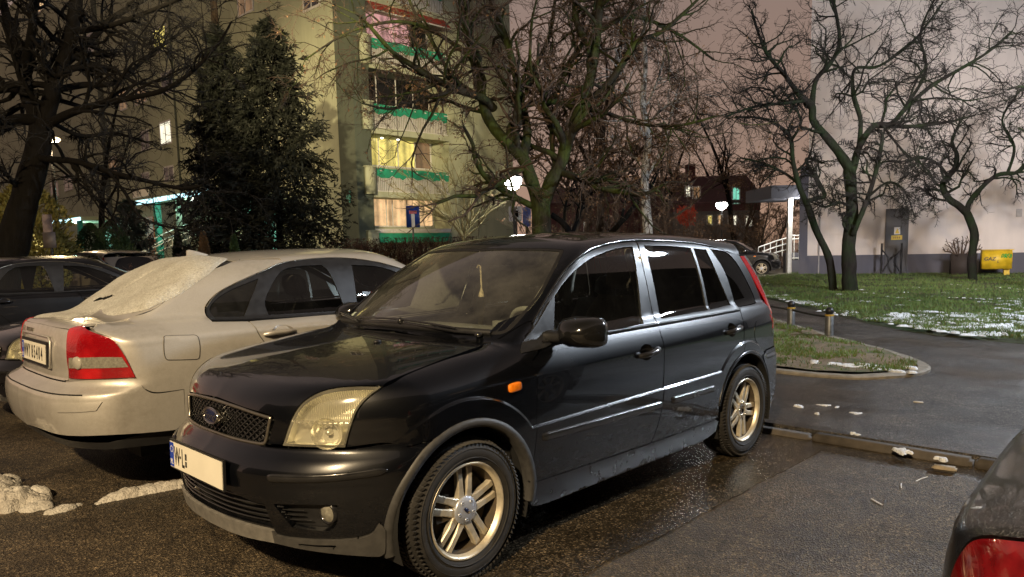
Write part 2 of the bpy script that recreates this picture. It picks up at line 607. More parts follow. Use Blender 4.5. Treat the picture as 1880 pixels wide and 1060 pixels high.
# ------------------------------------------------------------------ materials shared by the cars
def car_paint(name, base, metal=.5, rough=.35, dirt=(.05, .045, .04), dirty=.25, flake=.15, coat=1., splash=0.):
    t = NT(name)
    n = t.noise(2.2, 6, .6)
    n2 = t.noise(26, 5, .65)
    d = t.math('MULTIPLY', t.ramp(n, [(.42, 0), (.72, 1)]), t.ramp(n2, [(.3, .3), (.7, 1)]))
    d = t.math('MULTIPLY', d, dirty)
    if splash:      # road salt thrown up along the sills and behind the wheels
        xyz = t.node('ShaderNodeSeparateXYZ'); t.l.new(t.coord(), xyz.inputs[0])
        low = t.node('ShaderNodeMapRange'); low.interpolation_type = 'SMOOTHSTEP'
        t.l.new(t.math('ADD', xyz.outputs[2], t.math('MULTIPLY', t.math('SUBTRACT', n, .5), .5)), low.inputs['Value'])
        low.inputs['From Min'].default_value = .62; low.inputs['From Max'].default_value = .22
        sv = t.node('ShaderNodeMapping'); t.l.new(t.coord(), sv.inputs[0]); sv.inputs['Scale'].default_value = (9., 9., 26.); sv.inputs['Rotation'].default_value = (0, .5, 0)
        sl_n = t.ramp(t.noise(1.6, 6, .75, vec=sv.outputs[0]), [(.46, 0), (.72, 1)])
        d = t.math('ADD', d, t.math('MULTIPLY', t.math('MULTIPLY', low.outputs[0], sl_n), splash))
    sp = t.ramp(t.noise(420, 2), [(.35, [c * (1 - flake) for c in base]), (.7, [min(1, c * (1 + flake)) for c in base])])
    spk = t.ramp(t.vor(55), [(.0, 1), (.045, 1), (.06, 0)])      # dried drops and stone chips
    spk = t.math('MULTIPLY', spk, t.ramp(t.noise(5, 3), [(.55, 0), (.62, .35)]))
    col = t.mix(d, sp, dirt)
    col = t.mix(spk, col, (.22, .21, .2))
    t.set(col=col, metal=metal, rough=t.math('ADD', rough, t.math('MULTIPLY', d, .4)), coat=coat,
          coatr=t.math('ADD', .015, t.math('MULTIPLY', d, .35)))
    t.bump(t.noise(95, 2), .012, .004)
    return t.m
def glass_mat(name, tint, alpha_dark=.5, dirt=.12, refl=1.05):
    """thin window glass: see-through tint plus mirror reflection, a film of dust"""
    t = NT(name)
    t.n.remove(t.b)
    tr = t.node('ShaderNodeBsdfTransparent'); tr.inputs['Color'].default_value = (*tint, 1)
    gl = t.node('ShaderNodeBsdfGlossy'); gl.inputs['Color'].default_value = (1, 1, 1, 1); gl.inputs['Roughness'].default_value = .02
    df = t.node('ShaderNodeBsdfDiffuse'); df.inputs['Color'].default_value = (.42, .42, .40, 1)
    fr = t.node('ShaderNodeFresnel'); fr.inputs['IOR'].default_value = 1.52
    a = t.node('ShaderNodeMixShader'); t.l.new(t.math('MULTIPLY', fr.outputs[0], refl), a.inputs[0]); t.l.new(tr.outputs[0], a.inputs[1]); t.l.new(gl.outputs[0], a.inputs[2])
    b = t.node('ShaderNodeMixShader')
    n = t.math('MULTIPLY', t.ramp(t.noise(3.5, 7, .7), [(.35, .15), (.75, 1)]), dirt)
    t.l.new(n, b.inputs[0]); t.l.new(a.outputs[0], b.inputs[1]); t.l.new(df.outputs[0], b.inputs[2])
    t.l.new(b.outputs[0], t.out.inputs['Surface'])
    return t.m
def lens_mat(name, tint, dirt=.2, rough=.05):
    return glass_mat(name, tint, dirt=dirt)

M = MATS
M['black_paint'] = car_paint('black metallic paint', (.0026, .0032, .0050), metal=.25, rough=.26, dirty=.06, splash=.14)
M['sill_black'] = plain('sill black', (.006, .006, .007), .3, coat=.6, var=.4, scale=12)
M['black_trim'] = plain('black plastic trim', (.012, .012, .013), .42, coat=.0, bump=.06, scale=30)
M['grey_trim'] = plain('weathered grey plastic', (.038, .037, .036), .55, bump=.12, scale=40, var=.25)
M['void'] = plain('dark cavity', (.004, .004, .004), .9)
M['rubber'] = plain('tyre rubber', (.017, .0155, .014), .72, bump=.2, scale=25, var=.35)
M['alloy'] = plain('dusty alloy', (.60, .54, .42), .40, metal=.55, var=.3, scale=14)
M['alloy_dirt_shade'] = plain('brake dust and gap shade', (.050, .036, .020), .8, var=.5, scale=25)
M['chrome'] = plain('chrome', (.75, .73, .68), .16, metal=1., var=.1)
M['glass_clear'] = glass_mat('windscreen glass', (.86, .90, .84), dirt=.13, refl=1.9)
M['glass_tint'] = glass_mat('tinted glass', (.10, .11, .11), dirt=.012)
M['glass_side'] = glass_mat('side glass', (.88, .92, .88), dirt=.014)
M['amber'] = plain('amber lens', (.85, .22, .01), .2, coat=1., var=.2, scale=60)
M['red_lens'] = plain('red lamp lens', (.42, .008, .012), .12, coat=1., var=.25, scale=60)
M['clear_lens'] = plain('ribbed clear lens', (.20, .19, .155), .15, coat=1., var=.3, scale=80)
M['plate_white'] = plain('plate white', (.78, .74, .62), .35, var=.03)
M['ink'] = plain('plate ink', (.01, .01, .01), .5)
M['eu_blue'] = plain('plate blue', (.01, .045, .38), .4)
M['white_ink'] = plain('white lettering', (.7, .7, .68), .5)
M['seat_cloth'] = plain('grey seat cloth', (.12, .115, .105), .9, scale=60, var=.2)
M['dash'] = plain('grey dashboard', (.22, .22, .20), .75, scale=80, var=.15)
M['belt_cloth'] = plain('beige belt', (.42, .37, .22), .8)
M['black_gloss'] = plain('gloss black plastic', (.014, .014, .015), .22, coat=.7, var=.2, scale=20)
M['chrome_dark'] = plain('dull chrome', (.30, .28, .24), .3, metal=.9)
M['pillar'] = plain('satin black pillar', (.016, .017, .020), .38, coat=.3, scale=20, var=.25)
M['glass_black'] = plain('opaque dark glass', (.008, .008, .009), .06, coat=.6)
M['lamp_bowl'] = plain('lamp reflector', (.86, .84, .74), .22, metal=.8, var=.15)

_FONT_CACHE = {}
def text_mesh(s, height, squeeze=1., depth=.001, shear=0., bold=0.):
    """lettering standing in its own x-y plane, centred"""
    c = bpy.data.curves.new('lettering', 'FONT')
    c.body = s; c.size = 1.; c.extrude = depth / max(height, 1e-6) * .7; c.shear = shear; c.offset = bold
    c.align_x = 'CENTER'; c.resolution_u = 4
    o = bpy.data.objects.new('lettering', c)
    me = bpy.data.meshes.new_from_object(o)
    bpy.data.objects.remove(o); bpy.data.curves.remove(c)
    v = np.array([tuple(q.co) for q in me.vertices])
    if len(v) == 0: return np.zeros((0, 3)), []
    lo, hi = v.min(0), v.max(0)
    v[:, 0] -= (lo[0] + hi[0]) / 2; v[:, 1] -= (lo[1] + hi[1]) / 2
    k = height / (hi[1] - lo[1])
    v *= np.array([k * squeeze, k, height])
    F = [tuple(p.vertices) for p in me.polygons]
    bpy.data.meshes.remove(me)
    return v, F
def add_text(mb, s, height, o, ex, ey, squeeze=1., depth=.001, shear=0., bold=0., mi=0):
    v, F = text_mesh(s, height, squeeze, depth, shear, bold)
    ex = np.asarray(ex, float); ey = np.asarray(ey, float); ez = np.cross(ex, ey)
    if len(v): mb.add(np.asarray(o) + v[:, :1] * ex + v[:, 1:2] * ey + v[:, 2:3] * ez, F, False, mi)

# ------------------------------------------------------------------ wheels
def make_wheel(parent, c, sg, spokes='double', R=.305, rr=.208, W=.195, cap=True, turn=0., steer=0., tread=True, mats=None, rot=0.):
    """wheel with tyre and rim; axle along y, outer face towards sg*y"""
    w = empty('wheel', c); w.parent = parent
    w.rotation_euler = (0, 0, steer)
    mt = mats or {}
    b = MB()
    h = W / 2
    prof = [(rr - .012, .78 * h), (rr + .004, .86 * h), (rr + .03, .97 * h), (rr + .055, 1.0 * h), (R - .028, .93 * h), (R - .012, .82 * h), (R - .003, .62 * h), (R, .3 * h),
            (R, -.3 * h), (R - .003, -.62 * h), (R - .012, -.82 * h), (R - .028, -.93 * h), (rr + .055, -1.0 * h), (rr + .03, -.97 * h), (rr - .012, -.78 * h)]
    b.lathe([(p, sg * q) for p, q in (prof if sg > 0 else prof)], (0, 0, 0), (0, 1, 0), 72)
    if sg < 0: b.f = [f[::-1] for f in b.f]
    if tread:
        n = 84
        for k in range(n):
            a = 2 * PI * k / n
            for s_, dy, aw in ((1, .80, .026), (-1, .80, .026), (1, .42, .022), (-1, .42, .022), (0, 0, .02)):
                a2 = a + (PI / n if s_ else 0) + .012 * s_
                ca, sa = math.cos(a2), math.sin(a2)
                rad = R + .0015 - (.011 if dy > .7 else 0)
                b.obox((rad * ca, s_ * dy * h, rad * sa), (-sa * aw * .36, .008 * s_, ca * aw * .36), (0, .15 * h, 0), (.0045 * ca, -.003 * s_ if dy > .7 else 0, .0045 * sa))
    # bead lines on the sidewall
    for r_ in (rr + .022, R - .036):
        b.lathe([(r_ - .0025, sg * h * .955), (r_, sg * (h * .985 + .003)), (r_ + .0025, sg * h * .965)], (0, 0, 0), (0, 1, 0), 72)
    b.build('tyre', mt.get('tyre', M['rubber']), w)
    r = MB()
    yo = sg * .70 * h
    pr = [(rr + .003, sg * .84 * h), (rr, sg * .90 * h), (rr - .008, sg * .90 * h), (rr - .014, sg * .74 * h), (rr - .020, sg * .62 * h)]
    r.lathe(pr, (0, 0, 0), (0, 1, 0), 64)
    fy = sg * .60 * h        # spoke face
    if spokes == 'double':
        for k in range(5):
            a0 = turn + 2 * PI * k / 5
            for s_ in (-1, 1):
                # a tapering bar, parallel pairs with a slot between
                rad = np.array([math.cos(a0), 0, math.sin(a0)]); tan = np.array([-math.sin(a0), 0, math.cos(a0)])
                secs = []
                for t, wd, yy in ((.045, .021, fy + sg * .003), (.10, .0155, fy + sg * .004), (.155, .0150, fy + sg * .001), (rr - .017, .0185, fy - sg * .004)):
                    cc = rad * t + tan * s_ * (.0205 + .010 * (t - .045) / .15)
                    secs.append((cc, wd, yy))
                vs = []
                for cc, wd, yy in secs:
                    for (u, dv) in ((-1, -.026), (-1, -.005), (-.72, 0), (.72, 0), (1, -.005), (1, -.026)):
                        vs.append(cc + tan * wd * u + np.array([0, yy + sg * dv, 0]))
                fs = []
                for i in range(len(secs) - 1):
                    for j in range(5):
                        f = (i * 6 + j, i * 6 + j + 1, (i + 1) * 6 + j + 1, (i + 1) * 6 + j)
                        fs.append(f if sg < 0 else f[::-1])
                r.add(vs, fs, False)
        r.lathe([(0.062, fy - sg * .012), (.060, fy + sg * .002), (.05, fy + sg * .006), (.034, fy + sg * .004), (.03, fy - sg * .01), (0, fy - sg * .01)], (0, 0, 0), (0, 1, 0), 40)
    else:
        nsp = spokes
        for k in range(nsp):
            a0 = turn + 2 * PI * k / nsp
            rad = np.array([math.cos(a0), 0, math.sin(a0)]); tan = np.array([-math.sin(a0), 0, math.cos(a0)])
            vs = []
            for t, wd in ((.02, .018), (rr * .55, .02), (rr - .012, .03)):
                for u, dv in ((-1, -.02), (-.8, 0), (.8, 0), (1, -.02)):
                    vs.append(rad * t + tan * wd * u + np.array([0, fy + sg * dv, 0]))
            fs = [(i * 4 + j, i * 4 + j + 1, i * 4 + j + 5, i * 4 + j + 4) for i in range(2) for j in range(3)]
            r.add(vs, fs if sg < 0 else [f[::-1] for f in fs], False)
        r.lathe([(.05, fy - sg * .01), (.048, fy + sg * .004), (0, fy + sg * .006)], (0, 0, 0), (0, 1, 0), 32)
    r.build('rim', mt.get('rim', M['alloy']), w)
    d = MB()       # brake disc and inner barrel; dirt and spoke gap shade put into the colour
    d.lathe([(rr - .0195, sg * .63 * h), (rr - .026, sg * .5 * h), (rr - .035, 0), (rr - .036, -sg * .1 * h), (.155, -sg * .1 * h), (.155, sg * .02), (.05, sg * .02), (.05, sg * .045), (0, sg * .045)], (0, 0, 0), (0, 1, 0), 40)
    d.box((.115, sg * .02, .03), (.07, .06, .11))
    d.build('brake_disc', mt.get('disc', M['alloy_dirt_shade']), w)
    cbm = MB()
    if cap:
        cy = fy + sg * .008
        prc = [(.061, cy - sg * .012), (.061, cy - sg * .002), (.056, cy + sg * .003), (.03, cy + sg * .006), (0, cy + sg * .007)]
        cbm.lathe(prc, (0, 0, 0), (0, 1, 0), 40)
        for k in range(5):
            a0 = turn + PI / 5 + 2 * PI * k / 5
            cbm.lathe([(.0085, cy - sg * .002), (.0085, cy + sg * .007), (.005, cy + sg * .008), (.004, cy + sg * .003), (0, cy + sg * .003)],
                      (.041 * math.cos(a0), 0, .041 * math.sin(a0)), (0, 1, 0), 10)
        co = cbm.build('hub_cap', mt.get('cap', M['cap']), w)
        lg = MB()
        lg.lathe([(.0215, cy + sg * .005), (.0215, cy + sg * .0085), (0, cy + sg * .0095)], (0, 0, 0), (0, 1, 0), 28)
        sc = rot
        lg.v = [(x * math.cos(sc) * 1 - z * .42 * math.sin(sc), y, x * math.sin(sc) + z * .42 * math.cos(sc)) for x, y, z in lg.v]
        lg.build('hub_badge', M['badge_blue'], w)
    else:
        cbm.lathe([(.032, fy - sg * .006), (.032, fy + sg * .004), (.026, fy + sg * .006), (.024, fy - sg * .012), (0, fy - sg * .012)], (0, 0, 0), (0, 1, 0), 28)
        for k in range(5):
            a0 = turn + PI / 5 + 2 * PI * k / 5
            cbm.lathe([(.010, fy - sg * .002), (.010, fy + sg * .014), (.006, fy + sg * .019), (0, fy + sg * .02)], (.047 * math.cos(a0), 0, .047 * math.sin(a0)), (0, 1, 0), 8)
        cbm.build('wheel_nuts', M['chrome'], w)
    return w
M['cap'] = plain('silver hub cap', (.45, .48, .55), .35, metal=.5, var=.15)
M['badge_blue'] = plain('badge blue', (.006, .012, .05), .2, coat=1.)

# ------------------------------------------------------------------ the black hatchback in the foreground
fus = empty('parked_car', (0, 0, 0), label='black compact hatchback with fogged yellowish headlights and alloy wheels, parked nose first in the foreground', cat='car', group='parked cars')
SD, TP, SL, CF, CR_ = Side(1), Top(), Slant(1, 45), Cyl(-.1, 1), Cyl(-2.35, -1)

def fpx(dom, pts, step=.02, closed=False):
    """trace of photo pixels -> domain polyline on the shell"""
    P, ok = FS.px(pts)
    P = P[ok]
    sh = [p for p, o in zip(pts, ok) if o]
    q = dom.to2(P)
    return [tuple(a) + ((1,) if len(s_) > 2 else ()) for a, s_ in zip(q, sh)]
def arc(cx, cz, R, a0, a1, n=14):
    return [(cx + R * math.cos(math.radians(a0 + (a1 - a0) * i / (n - 1))), cz + R * math.sin(math.radians(a0 + (a1 - a0) * i / (n - 1)))) for i in range(n)]
BP = M['black_paint']
XP = crease_pts()

# hood: outline of the near half mirrored over the centre line
hr = FS.px([(719, 611), (799, 621), (860, 625), (900, 627)])[0]
he = FS.px([(924, 620), (879, 637), (811, 661), (743, 688), (704, 709)])[0]
hl = FS.px([(703.8, 709), (660.4, 708.6), (620.3, 711.5), (589.8, 718.7), (564, 732.3), (546.5, 750), (532, 779), (518, 818)])[0]
gr_ = FS.px([(489.6, 816.5), (503.5, 771), (501, 765.5), (446, 748), (402, 733)])[0]
half = [(-.185, 0., .998)]
q = [SL.to2(np.array([[-.190, 0, float(_H0(-.19))]]))[0]]
loop = [(0., q[0][1], 1)]
for P in hr[1:]: loop.append(tuple(SL.to2(P[None])[0]))
loop[-1] = loop[-1] + (1,)
for P in he[1:]: loop.append(tuple(SL.to2(P[None])[0]))
loop[-1] = loop[-1] + (1,)
for P in hl[1:]: loop.append(tuple(SL.to2(P[None])[0]))
loop[-1] = loop[-1] + (1,)
g2 = [tuple(SL.to2(P[None])[0]) for P in gr_]
loop.append(g2[0] + (1,)); loop.append(g2[1]); loop.append(g2[2]); loop.append(g2[3])
loop.append((0., g2[4][1] + .004, 1))
hp = smooth_loop(loop, False, .014)
hoodL = np.concatenate([hp, (hp[1:-1] * np.array([-1, 1]))[::-1]])
panel(FS, SL, [hoodL], 'hood', BP, fus, h=.035, gap=.0022, depth=.02)

# grille opening: domain (y, z) seen from the front
FR = Slant(1, 0.)
gz = [FR.to2(P[None])[0] for P in gr_]
gtop = [(0., gz[4][1]), (gz[3][0], gz[3][1]), (gz[2][0], gz[2][1])]
gb = FR.to2(FS.px([(489.6, 814.7), (480.5, 817.7), (445.8, 811.7), (400.5, 796.6)])[0])
gl_half = [(0., gz[4][1]), (gz[3][0] * .5, gz[3][1] * .35 + gz[4][1] * .65), (gz[3][0], gz[3][1]), (gz[2][0], gz[2][1], 1), (gb[0][0], gb[0][1]), (gb[1][0], gb[1][1] - .001, 1), (gb[2][0], gb[2][1]), (0., gb[3][1] - .002)]
gh = smooth_loop(gl_half, False, .012)
grL = np.concatenate([gh, (gh[1:-1] * np.array([-1, 1]))[::-1]])
def onshell(dom, q, off=0., sh=None):
    O, D, t0, t1 = dom.rays(np.asarray(q, float))
    P, ok = (sh or FS).hit(O, D, t0, t1, 34)
    N = (sh or FS).normal(P)
    return P + N * off, N, ok
gp, gn, _ = onshell(FR, inset(grL[::-1] if area2(grL) < 0 else grL, .006), .004)
g = MB(); g.tube(np.concatenate([gp, gp[:2]]), .007, 8, cap=False)
grille = g.build('grille', M['chrome_dark'] if 'chrome_dark' in M else plain('dull chrome', (.30, .28, .24), .3, metal=.9), fus)
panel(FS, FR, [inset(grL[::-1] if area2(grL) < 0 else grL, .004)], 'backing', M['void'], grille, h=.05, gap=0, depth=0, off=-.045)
g = MB()
gin = inset(grL[::-1] if area2(grL) < 0 else grL, .008)
for sgn in (1, -1):
    for k in range(-34, 35):
        c0 = k * .038
        t = np.linspace(-.1, .1, 60)
        q = np.stack([c0 + t * 1.5 * sgn, .726 + t], 1)
        m = inside(gin, q)
        if m.sum() < 2: continue
        idx = np.where(m)[0]
        P, N, ok = onshell(FR, q[idx[0]:idx[-1] + 1], -.012)
        wob = np.sin(np.arange(len(P)) * 1.05 + k) * .0022
        P = P + N * (wob * .4 + (.002 if sgn > 0 else -.002))[:, None]
        g.tube(P, .0032, 6, cap=False)
g.build('mesh_insert', M['black_gloss'] if 'black_gloss' in M else plain('gloss black mesh', (.02, .02, .02), .25, coat=.6), grille)
# badge
bc = np.array([.712, 0., .728]); bn = np.array([math.cos(.10), 0, math.sin(.10)]); bex = np.array([0, 1., 0]); bey = np.cross(bn, bex)
def oval(mb, c, ex, ey, n, a, b, prof, seg=40):
    vs = []
    for s_, h_ in prof:
        for k in range(seg):
            t = 2 * PI * k / seg
            vs.append(c + ex * a * s_ * math.cos(t) + ey * b * s_ * math.sin(t) + n * h_)
    fs = [(i * seg + k, i * seg + (k + 1) % seg, (i + 1) * seg + (k + 1) % seg, (i + 1) * seg + k) for i in range(len(prof) - 1) for k in range(seg)]
    mb.add(vs, fs, True)
b = MB(); oval(b, bc, bex, bey, bn, .073, .036, [(1.0, -.03), (1.0, .004), (.97, .009), (.93, .009), (.88, .006), (0.88, .004)])
badge = b.build('badge', M['chrome'], grille)
b = MB(); oval(b, bc, bex, bey, bn, .073, .036, [(.90, .005), (.5, .0075), (.0, .008)])
b.build('badge_face', M['badge_blue'], badge)
b = MB(); oval(b, bc, bex, bey, bn, .064, .029, [(1., .0065), (.98, .0085), (.95, .0085), (.93, .007)])
add_text(b, 'Ford', .033, bc + bn * .0085 - bey * .001, bex, bey, 1.12, .0012, .35, .004)
b.build('badge_lettering', M['chrome'], badge)

# headlights
hq = fpx(CF, [(518.5, 819, 1), (532, 779.8), (546.5, 751), (564, 733.3), (589.8, 719.7), (620.3, 712.5), (660.4, 709.6), (703.7, 710, 1), (684.4, 723.7), (666.8, 739.7), (654, 759), (644.3, 786), (638, 808.7), (634.5, 822.5, 1), (580, 822)])
hloop = smooth_loop(hq)
t_ = NT('fogged headlight lens')
t_.n.remove(t_.b)
tr = t_.node('ShaderNodeBsdfTransparent'); tr.inputs['Color'].default_value = (.98, .97, .90, 1)
gl = t_.node('ShaderNodeBsdfGlossy'); gl.inputs['Roughness'].default_value = .12
tl = t_.node('ShaderNodeBsdfDiffuse'); tl.inputs['Color'].default_value = (.86, .82, .64, 1)
m1 = t_.node('ShaderNodeMixShader'); t_.l.new(t_.ramp(t_.noise(5, 4), [(.35, .07), (.7, .17)]), m1.inputs[0]); t_.l.new(tr.outputs[0], m1.inputs[1]); t_.l.new(tl.outputs[0], m1.inputs[2])
fr_ = t_.node('ShaderNodeFresnel'); fr_.inputs['IOR'].default_value = 1.5
m2 = t_.node('ShaderNodeMixShader'); t_.l.new(fr_.outputs[0], m2.inputs[0]); t_.l.new(m1.outputs[0], m2.inputs[1]); t_.l.new(gl.outputs[0], m2.inputs[2])
t_.l.new(m2.outputs[0], t_.out.inputs['Surface'])
M['fog_lens'] = t_.m
# outer skin of the lamp
lenses = panel(FS, CF, [hloop], 'headlight', M['fog_lens'], fus, h=.03, gap=.002, depth=.012, off=.002, mirror=True)
hin = inset(hloop if area2(hloop) > 0 else hloop[::-1], .010)
hz0, hz1 = hin[:, 1].min(), hin[:, 1].max()
tb = NT('headlight bowl')
sepz = tb.node('ShaderNodeSeparateXYZ'); tb.l.new(tb.coord(), sepz.inputs[0])
flute = tb.math('SINE', tb.math('MULTIPLY', tb.math('SUBTRACT', sepz.outputs[1], sepz.outputs[0]), 520.))
tb.set(col=(.84, .82, .70), metal=.85, rough=.28)
upz = tb.node('ShaderNodeMapRange'); tb.l.new(sepz.outputs[2], upz.inputs['Value']); upz.inputs['From Min'].default_value = .752; upz.inputs['From Max'].default_value = .762
tb.bump(tb.math('MULTIPLY', flute, upz.outputs[0]), .6, .003)
M['flutes'] = tb.m
hup = hin[hin[:, 1] > hz0 + .095]
for s_, lens in ((1, lenses[0]), (-1, lenses[1])):
    # surround, upper fluted indicator chamber, lower bowl, shelf with teeth
    P, N, ok = onshell(CF, hin, -.004); P2, _, _ = onshell(CF, hin * np.array([1, 1]), -.05)
    b = MB(); k = len(P); mir = np.array([1, s_, 1.])
    b.add(np.concatenate([P, P2]) * mir, [(i, (i + 1) % k, k + (i + 1) % k, k + i) for i in range(k)], True)
    ctr = P2.mean(0) * mir
    b.add(np.concatenate([P2 * mir, ctr[None]]), [(i, (i + 1) % k, k) for i in range(k)], True)
    b.build('housing', M['flutes'], lens)
    b = MB()
    sel = (hin[:, 1] > hz0 + .088) & (hin[:, 1] < hz0 + .100)
    a0, a1 = hin[:, 0].min() + .028, hin[:, 0][hin[:, 1] < hz0 + .1].max() - .006
    for i, a_ in enumerate(np.linspace(a0, a1, 12)):
        Pq, Nq, _ = onshell(CF, [(a_, hz0 + .0935)], -.016)
        b.box(tuple(Pq[0] * mir), (.012, .012, .007))
    sh = [onshell(CF, [(a_, hz0 + .087)], -.018)[0][0] * mir for a_ in np.linspace(a0 - .012, a1 + .002, 10)]
    b.tube(sh, .004, 6)
    b.build('shelf', M['lamp_bowl'], lens)
    b = MB()
    cc, cn, _ = onshell(CF, [((a0 + a1) / 2 + .025, hz0 + .046)], -.045)
    b.lathe([(.064, .034), (.060, .030), (.055, .010), (.040, -.010), (.022, -.018), (.013, -.018), (.011, .014), (0, .017)], cc[0] * mir, cn[0] * mir, 28)
    b.build('reflector', M['lamp_bowl'], lens)

# front fender
f_edge = fpx(SD, [(704.5, 710), (743, 688.5), (811, 661.5), (879, 637.5), (924, 620.5)])
f_out = [(.348, .874)]
hs = fpx(SD, [(684.4, 724.5), (666.8, 740.5), (654, 760), (644.3, 787), (638, 809), (635, 821)])
AR = .398
fl = [tuple(f_edge[0]) + (1,)] + [p for p in f_edge[1:]] + [(-.435, 1.002, 1), (-.505, .985, 1), (-.47, .925), (-.423, .897, 1), (-.423, .83), (-.415, .70), (-.407, .61), (-.392, .51), (-.36, .345, 1)]
fl += [tuple(p) + ((1,) if i in (0, 13) else ()) for i, p in enumerate(arc(0., .305, AR, 174, 64.5, 14))]
fl += [(.30, .644), (.36, .665), (.43, .662), (hs[-1][0] + .002, hs[-1][1] - .004, 1)] + hs[::-1]
fender = panel(FS, SD, [smooth_loop(fl, True, .013)], 'fender', BP, fus, h=.022, extra=XP, gap=.002, depth=.014, mirror=True)
# arch lips
def arch_lip(cx, a0, a1, R1, R0, mat, nm, sgs=(1, -1)):
    q1 = np.array(arc(cx, .305, R1, a0, a1, 40)); q0 = np.array(arc(cx, .305, R0, a0, a1, 40))
    P1, N1, ok1 = onshell(SD, q1, .004)
    P0, N0, ok0 = onshell(SD, q0, .002)
    for s_ in sgs:
        b = MB(); m = np.array([1, s_, 1.])
        inn = P0 - np.array([0, .05, 0])
        k = len(q1)
        mid = (P1 + P0) / 2 + np.array([0, .004, 0])
        rows = [P1 - np.array([0, .012, 0]), P1, mid, P0, inn]
        V = np.concatenate(rows) * m
        fs = []
        for r_ in range(4):
            for i in range(k - 1):
                f = (r_ * k + i, r_ * k + i + 1, (r_ + 1) * k + i + 1, (r_ + 1) * k + i)
                fs.append(f if s_ > 0 else f[::-1])
        b.add(V, fs, True)
        b.build(nm, mat, fus)
arch_lip(0., 188, -14, .400, .362, M['grey_trim'], 'wheel_arch')
arch_lip(-2.470, 190, 14, .398, .372, M['black_paint'], 'wheel_arch')
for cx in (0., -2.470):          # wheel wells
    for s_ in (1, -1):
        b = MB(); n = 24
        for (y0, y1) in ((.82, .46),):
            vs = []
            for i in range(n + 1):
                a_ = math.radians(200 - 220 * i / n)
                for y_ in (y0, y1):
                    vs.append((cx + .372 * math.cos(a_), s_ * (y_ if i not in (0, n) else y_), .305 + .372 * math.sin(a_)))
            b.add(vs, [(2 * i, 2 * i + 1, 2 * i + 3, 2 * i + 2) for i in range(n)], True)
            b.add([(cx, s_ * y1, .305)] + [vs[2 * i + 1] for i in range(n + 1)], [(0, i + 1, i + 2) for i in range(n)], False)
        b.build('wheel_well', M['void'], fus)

# doors
mir_cup = []
def ell(c, a, b_, n=26, rot=0.):
    t = np.linspace(0, 2 * PI, n, endpoint=False)
    ca, sa = math.cos(rot), math.sin(rot)
    x, y = a * np.cos(t), b_ * np.sin(t)
    return np.stack([c[0] + x * ca - y * sa, c[1] + x * sa + y * ca], 1)
belt = lambda x: .957 + .004 * (x + .5) / -2.
fd = [(-.423, .897, 1), (-.505, .938, 1), (-.60, .944), (-1.0, .950), (-1.478, .952, 1), (-1.476, .85), (-1.456, .59), (-1.42, .45), (-1.345, .322, 1), (-.80, .330), (-.358, .338, 1), (-.392, .51), (-.407, .61), (-.415, .70), (-.423, .83)]
hc1 = fpx(SD, [(1188, 647)])[0]
cup1 = ell(hc1, .062, .042)
doors = panel(FS, SD, [smooth_loop(fd, True, .014), cup1], 'door', BP, fus, h=.022, extra=XP, gap=.002, depth=.014, mirror=True)
ra = arc(-2.470, .305, AR, 17, 82, 12)
rd = [(-1.480, .952, 1), (-2.0, .956), (-2.462, .966, 1), (-2.446, .90), (-2.432, .80), (-2.425, .74, 1)]
rd += [tuple(p) + ((1,) if i in (0,) else ()) for i, p in enumerate(ra[::-1])]
rd += [(-2.085, .323, 1), (-1.6, .322), (-1.349, .322, 1), (-1.424, .45), (-1.460, .59), (-1.480, .85)]
hc2 = fpx(SD, [(1344, 606)])[0]
cup2 = ell(hc2, .056, .042)
rdoors = panel(FS, SD, [smooth_loop(rd, True, .014), cup2], 'door', BP, fus, h=.022, extra=XP, gap=.002, depth=.014, mirror=True)
for dset, hc, cup in ((doors, hc1, cup1), (rdoors, hc2, cup2)):
    for s_, d in ((1, dset[0]), (-1, dset[1])):
        m = np.array([1, s_, 1.])
        b = MB()
        rings = []
        for k_, dep in ((1., -.002), (.92, -.016), (.7, -.030), (.35, -.038), (.02, -.040)):
            P, N, ok = onshell(SD, np.asarray(hc)[None, :2] + (cup - np.asarray(hc)[:2]) * k_, dep)
            rings.append(P)
        n = len(cup); V = np.concatenate(rings) * m
        b.add(V, [(i * n + j, i * n + (j + 1) % n, (i + 1) * n + (j + 1) % n, (i + 1) * n + j) for i in range(4) for j in range(n)], True)
        b.build('handle_cup', BP, d)
        b = MB()
        qs = [(hc[0] + .085 - .02 * i, hc[1] - .012 + .0022 * i) for i in range(10)]
        offs = [.004, .022, .032, .036, .037, .036, .034, .030, .022, .008]
        for i in range(10):
            pass
        P = np.array([onshell(SD, [q_], o_)[0][0] for q_, o_ in zip(qs, offs)]) * m
        rad = [.013, .016, .0155, .015, .015, .015, .016, .0175, .018, .012]
        b.tube(P, rad, 10)
        b.v = [tuple(np.array(v)) for v in b.v]
        b.build('door_handle', M['black_gloss'], d)
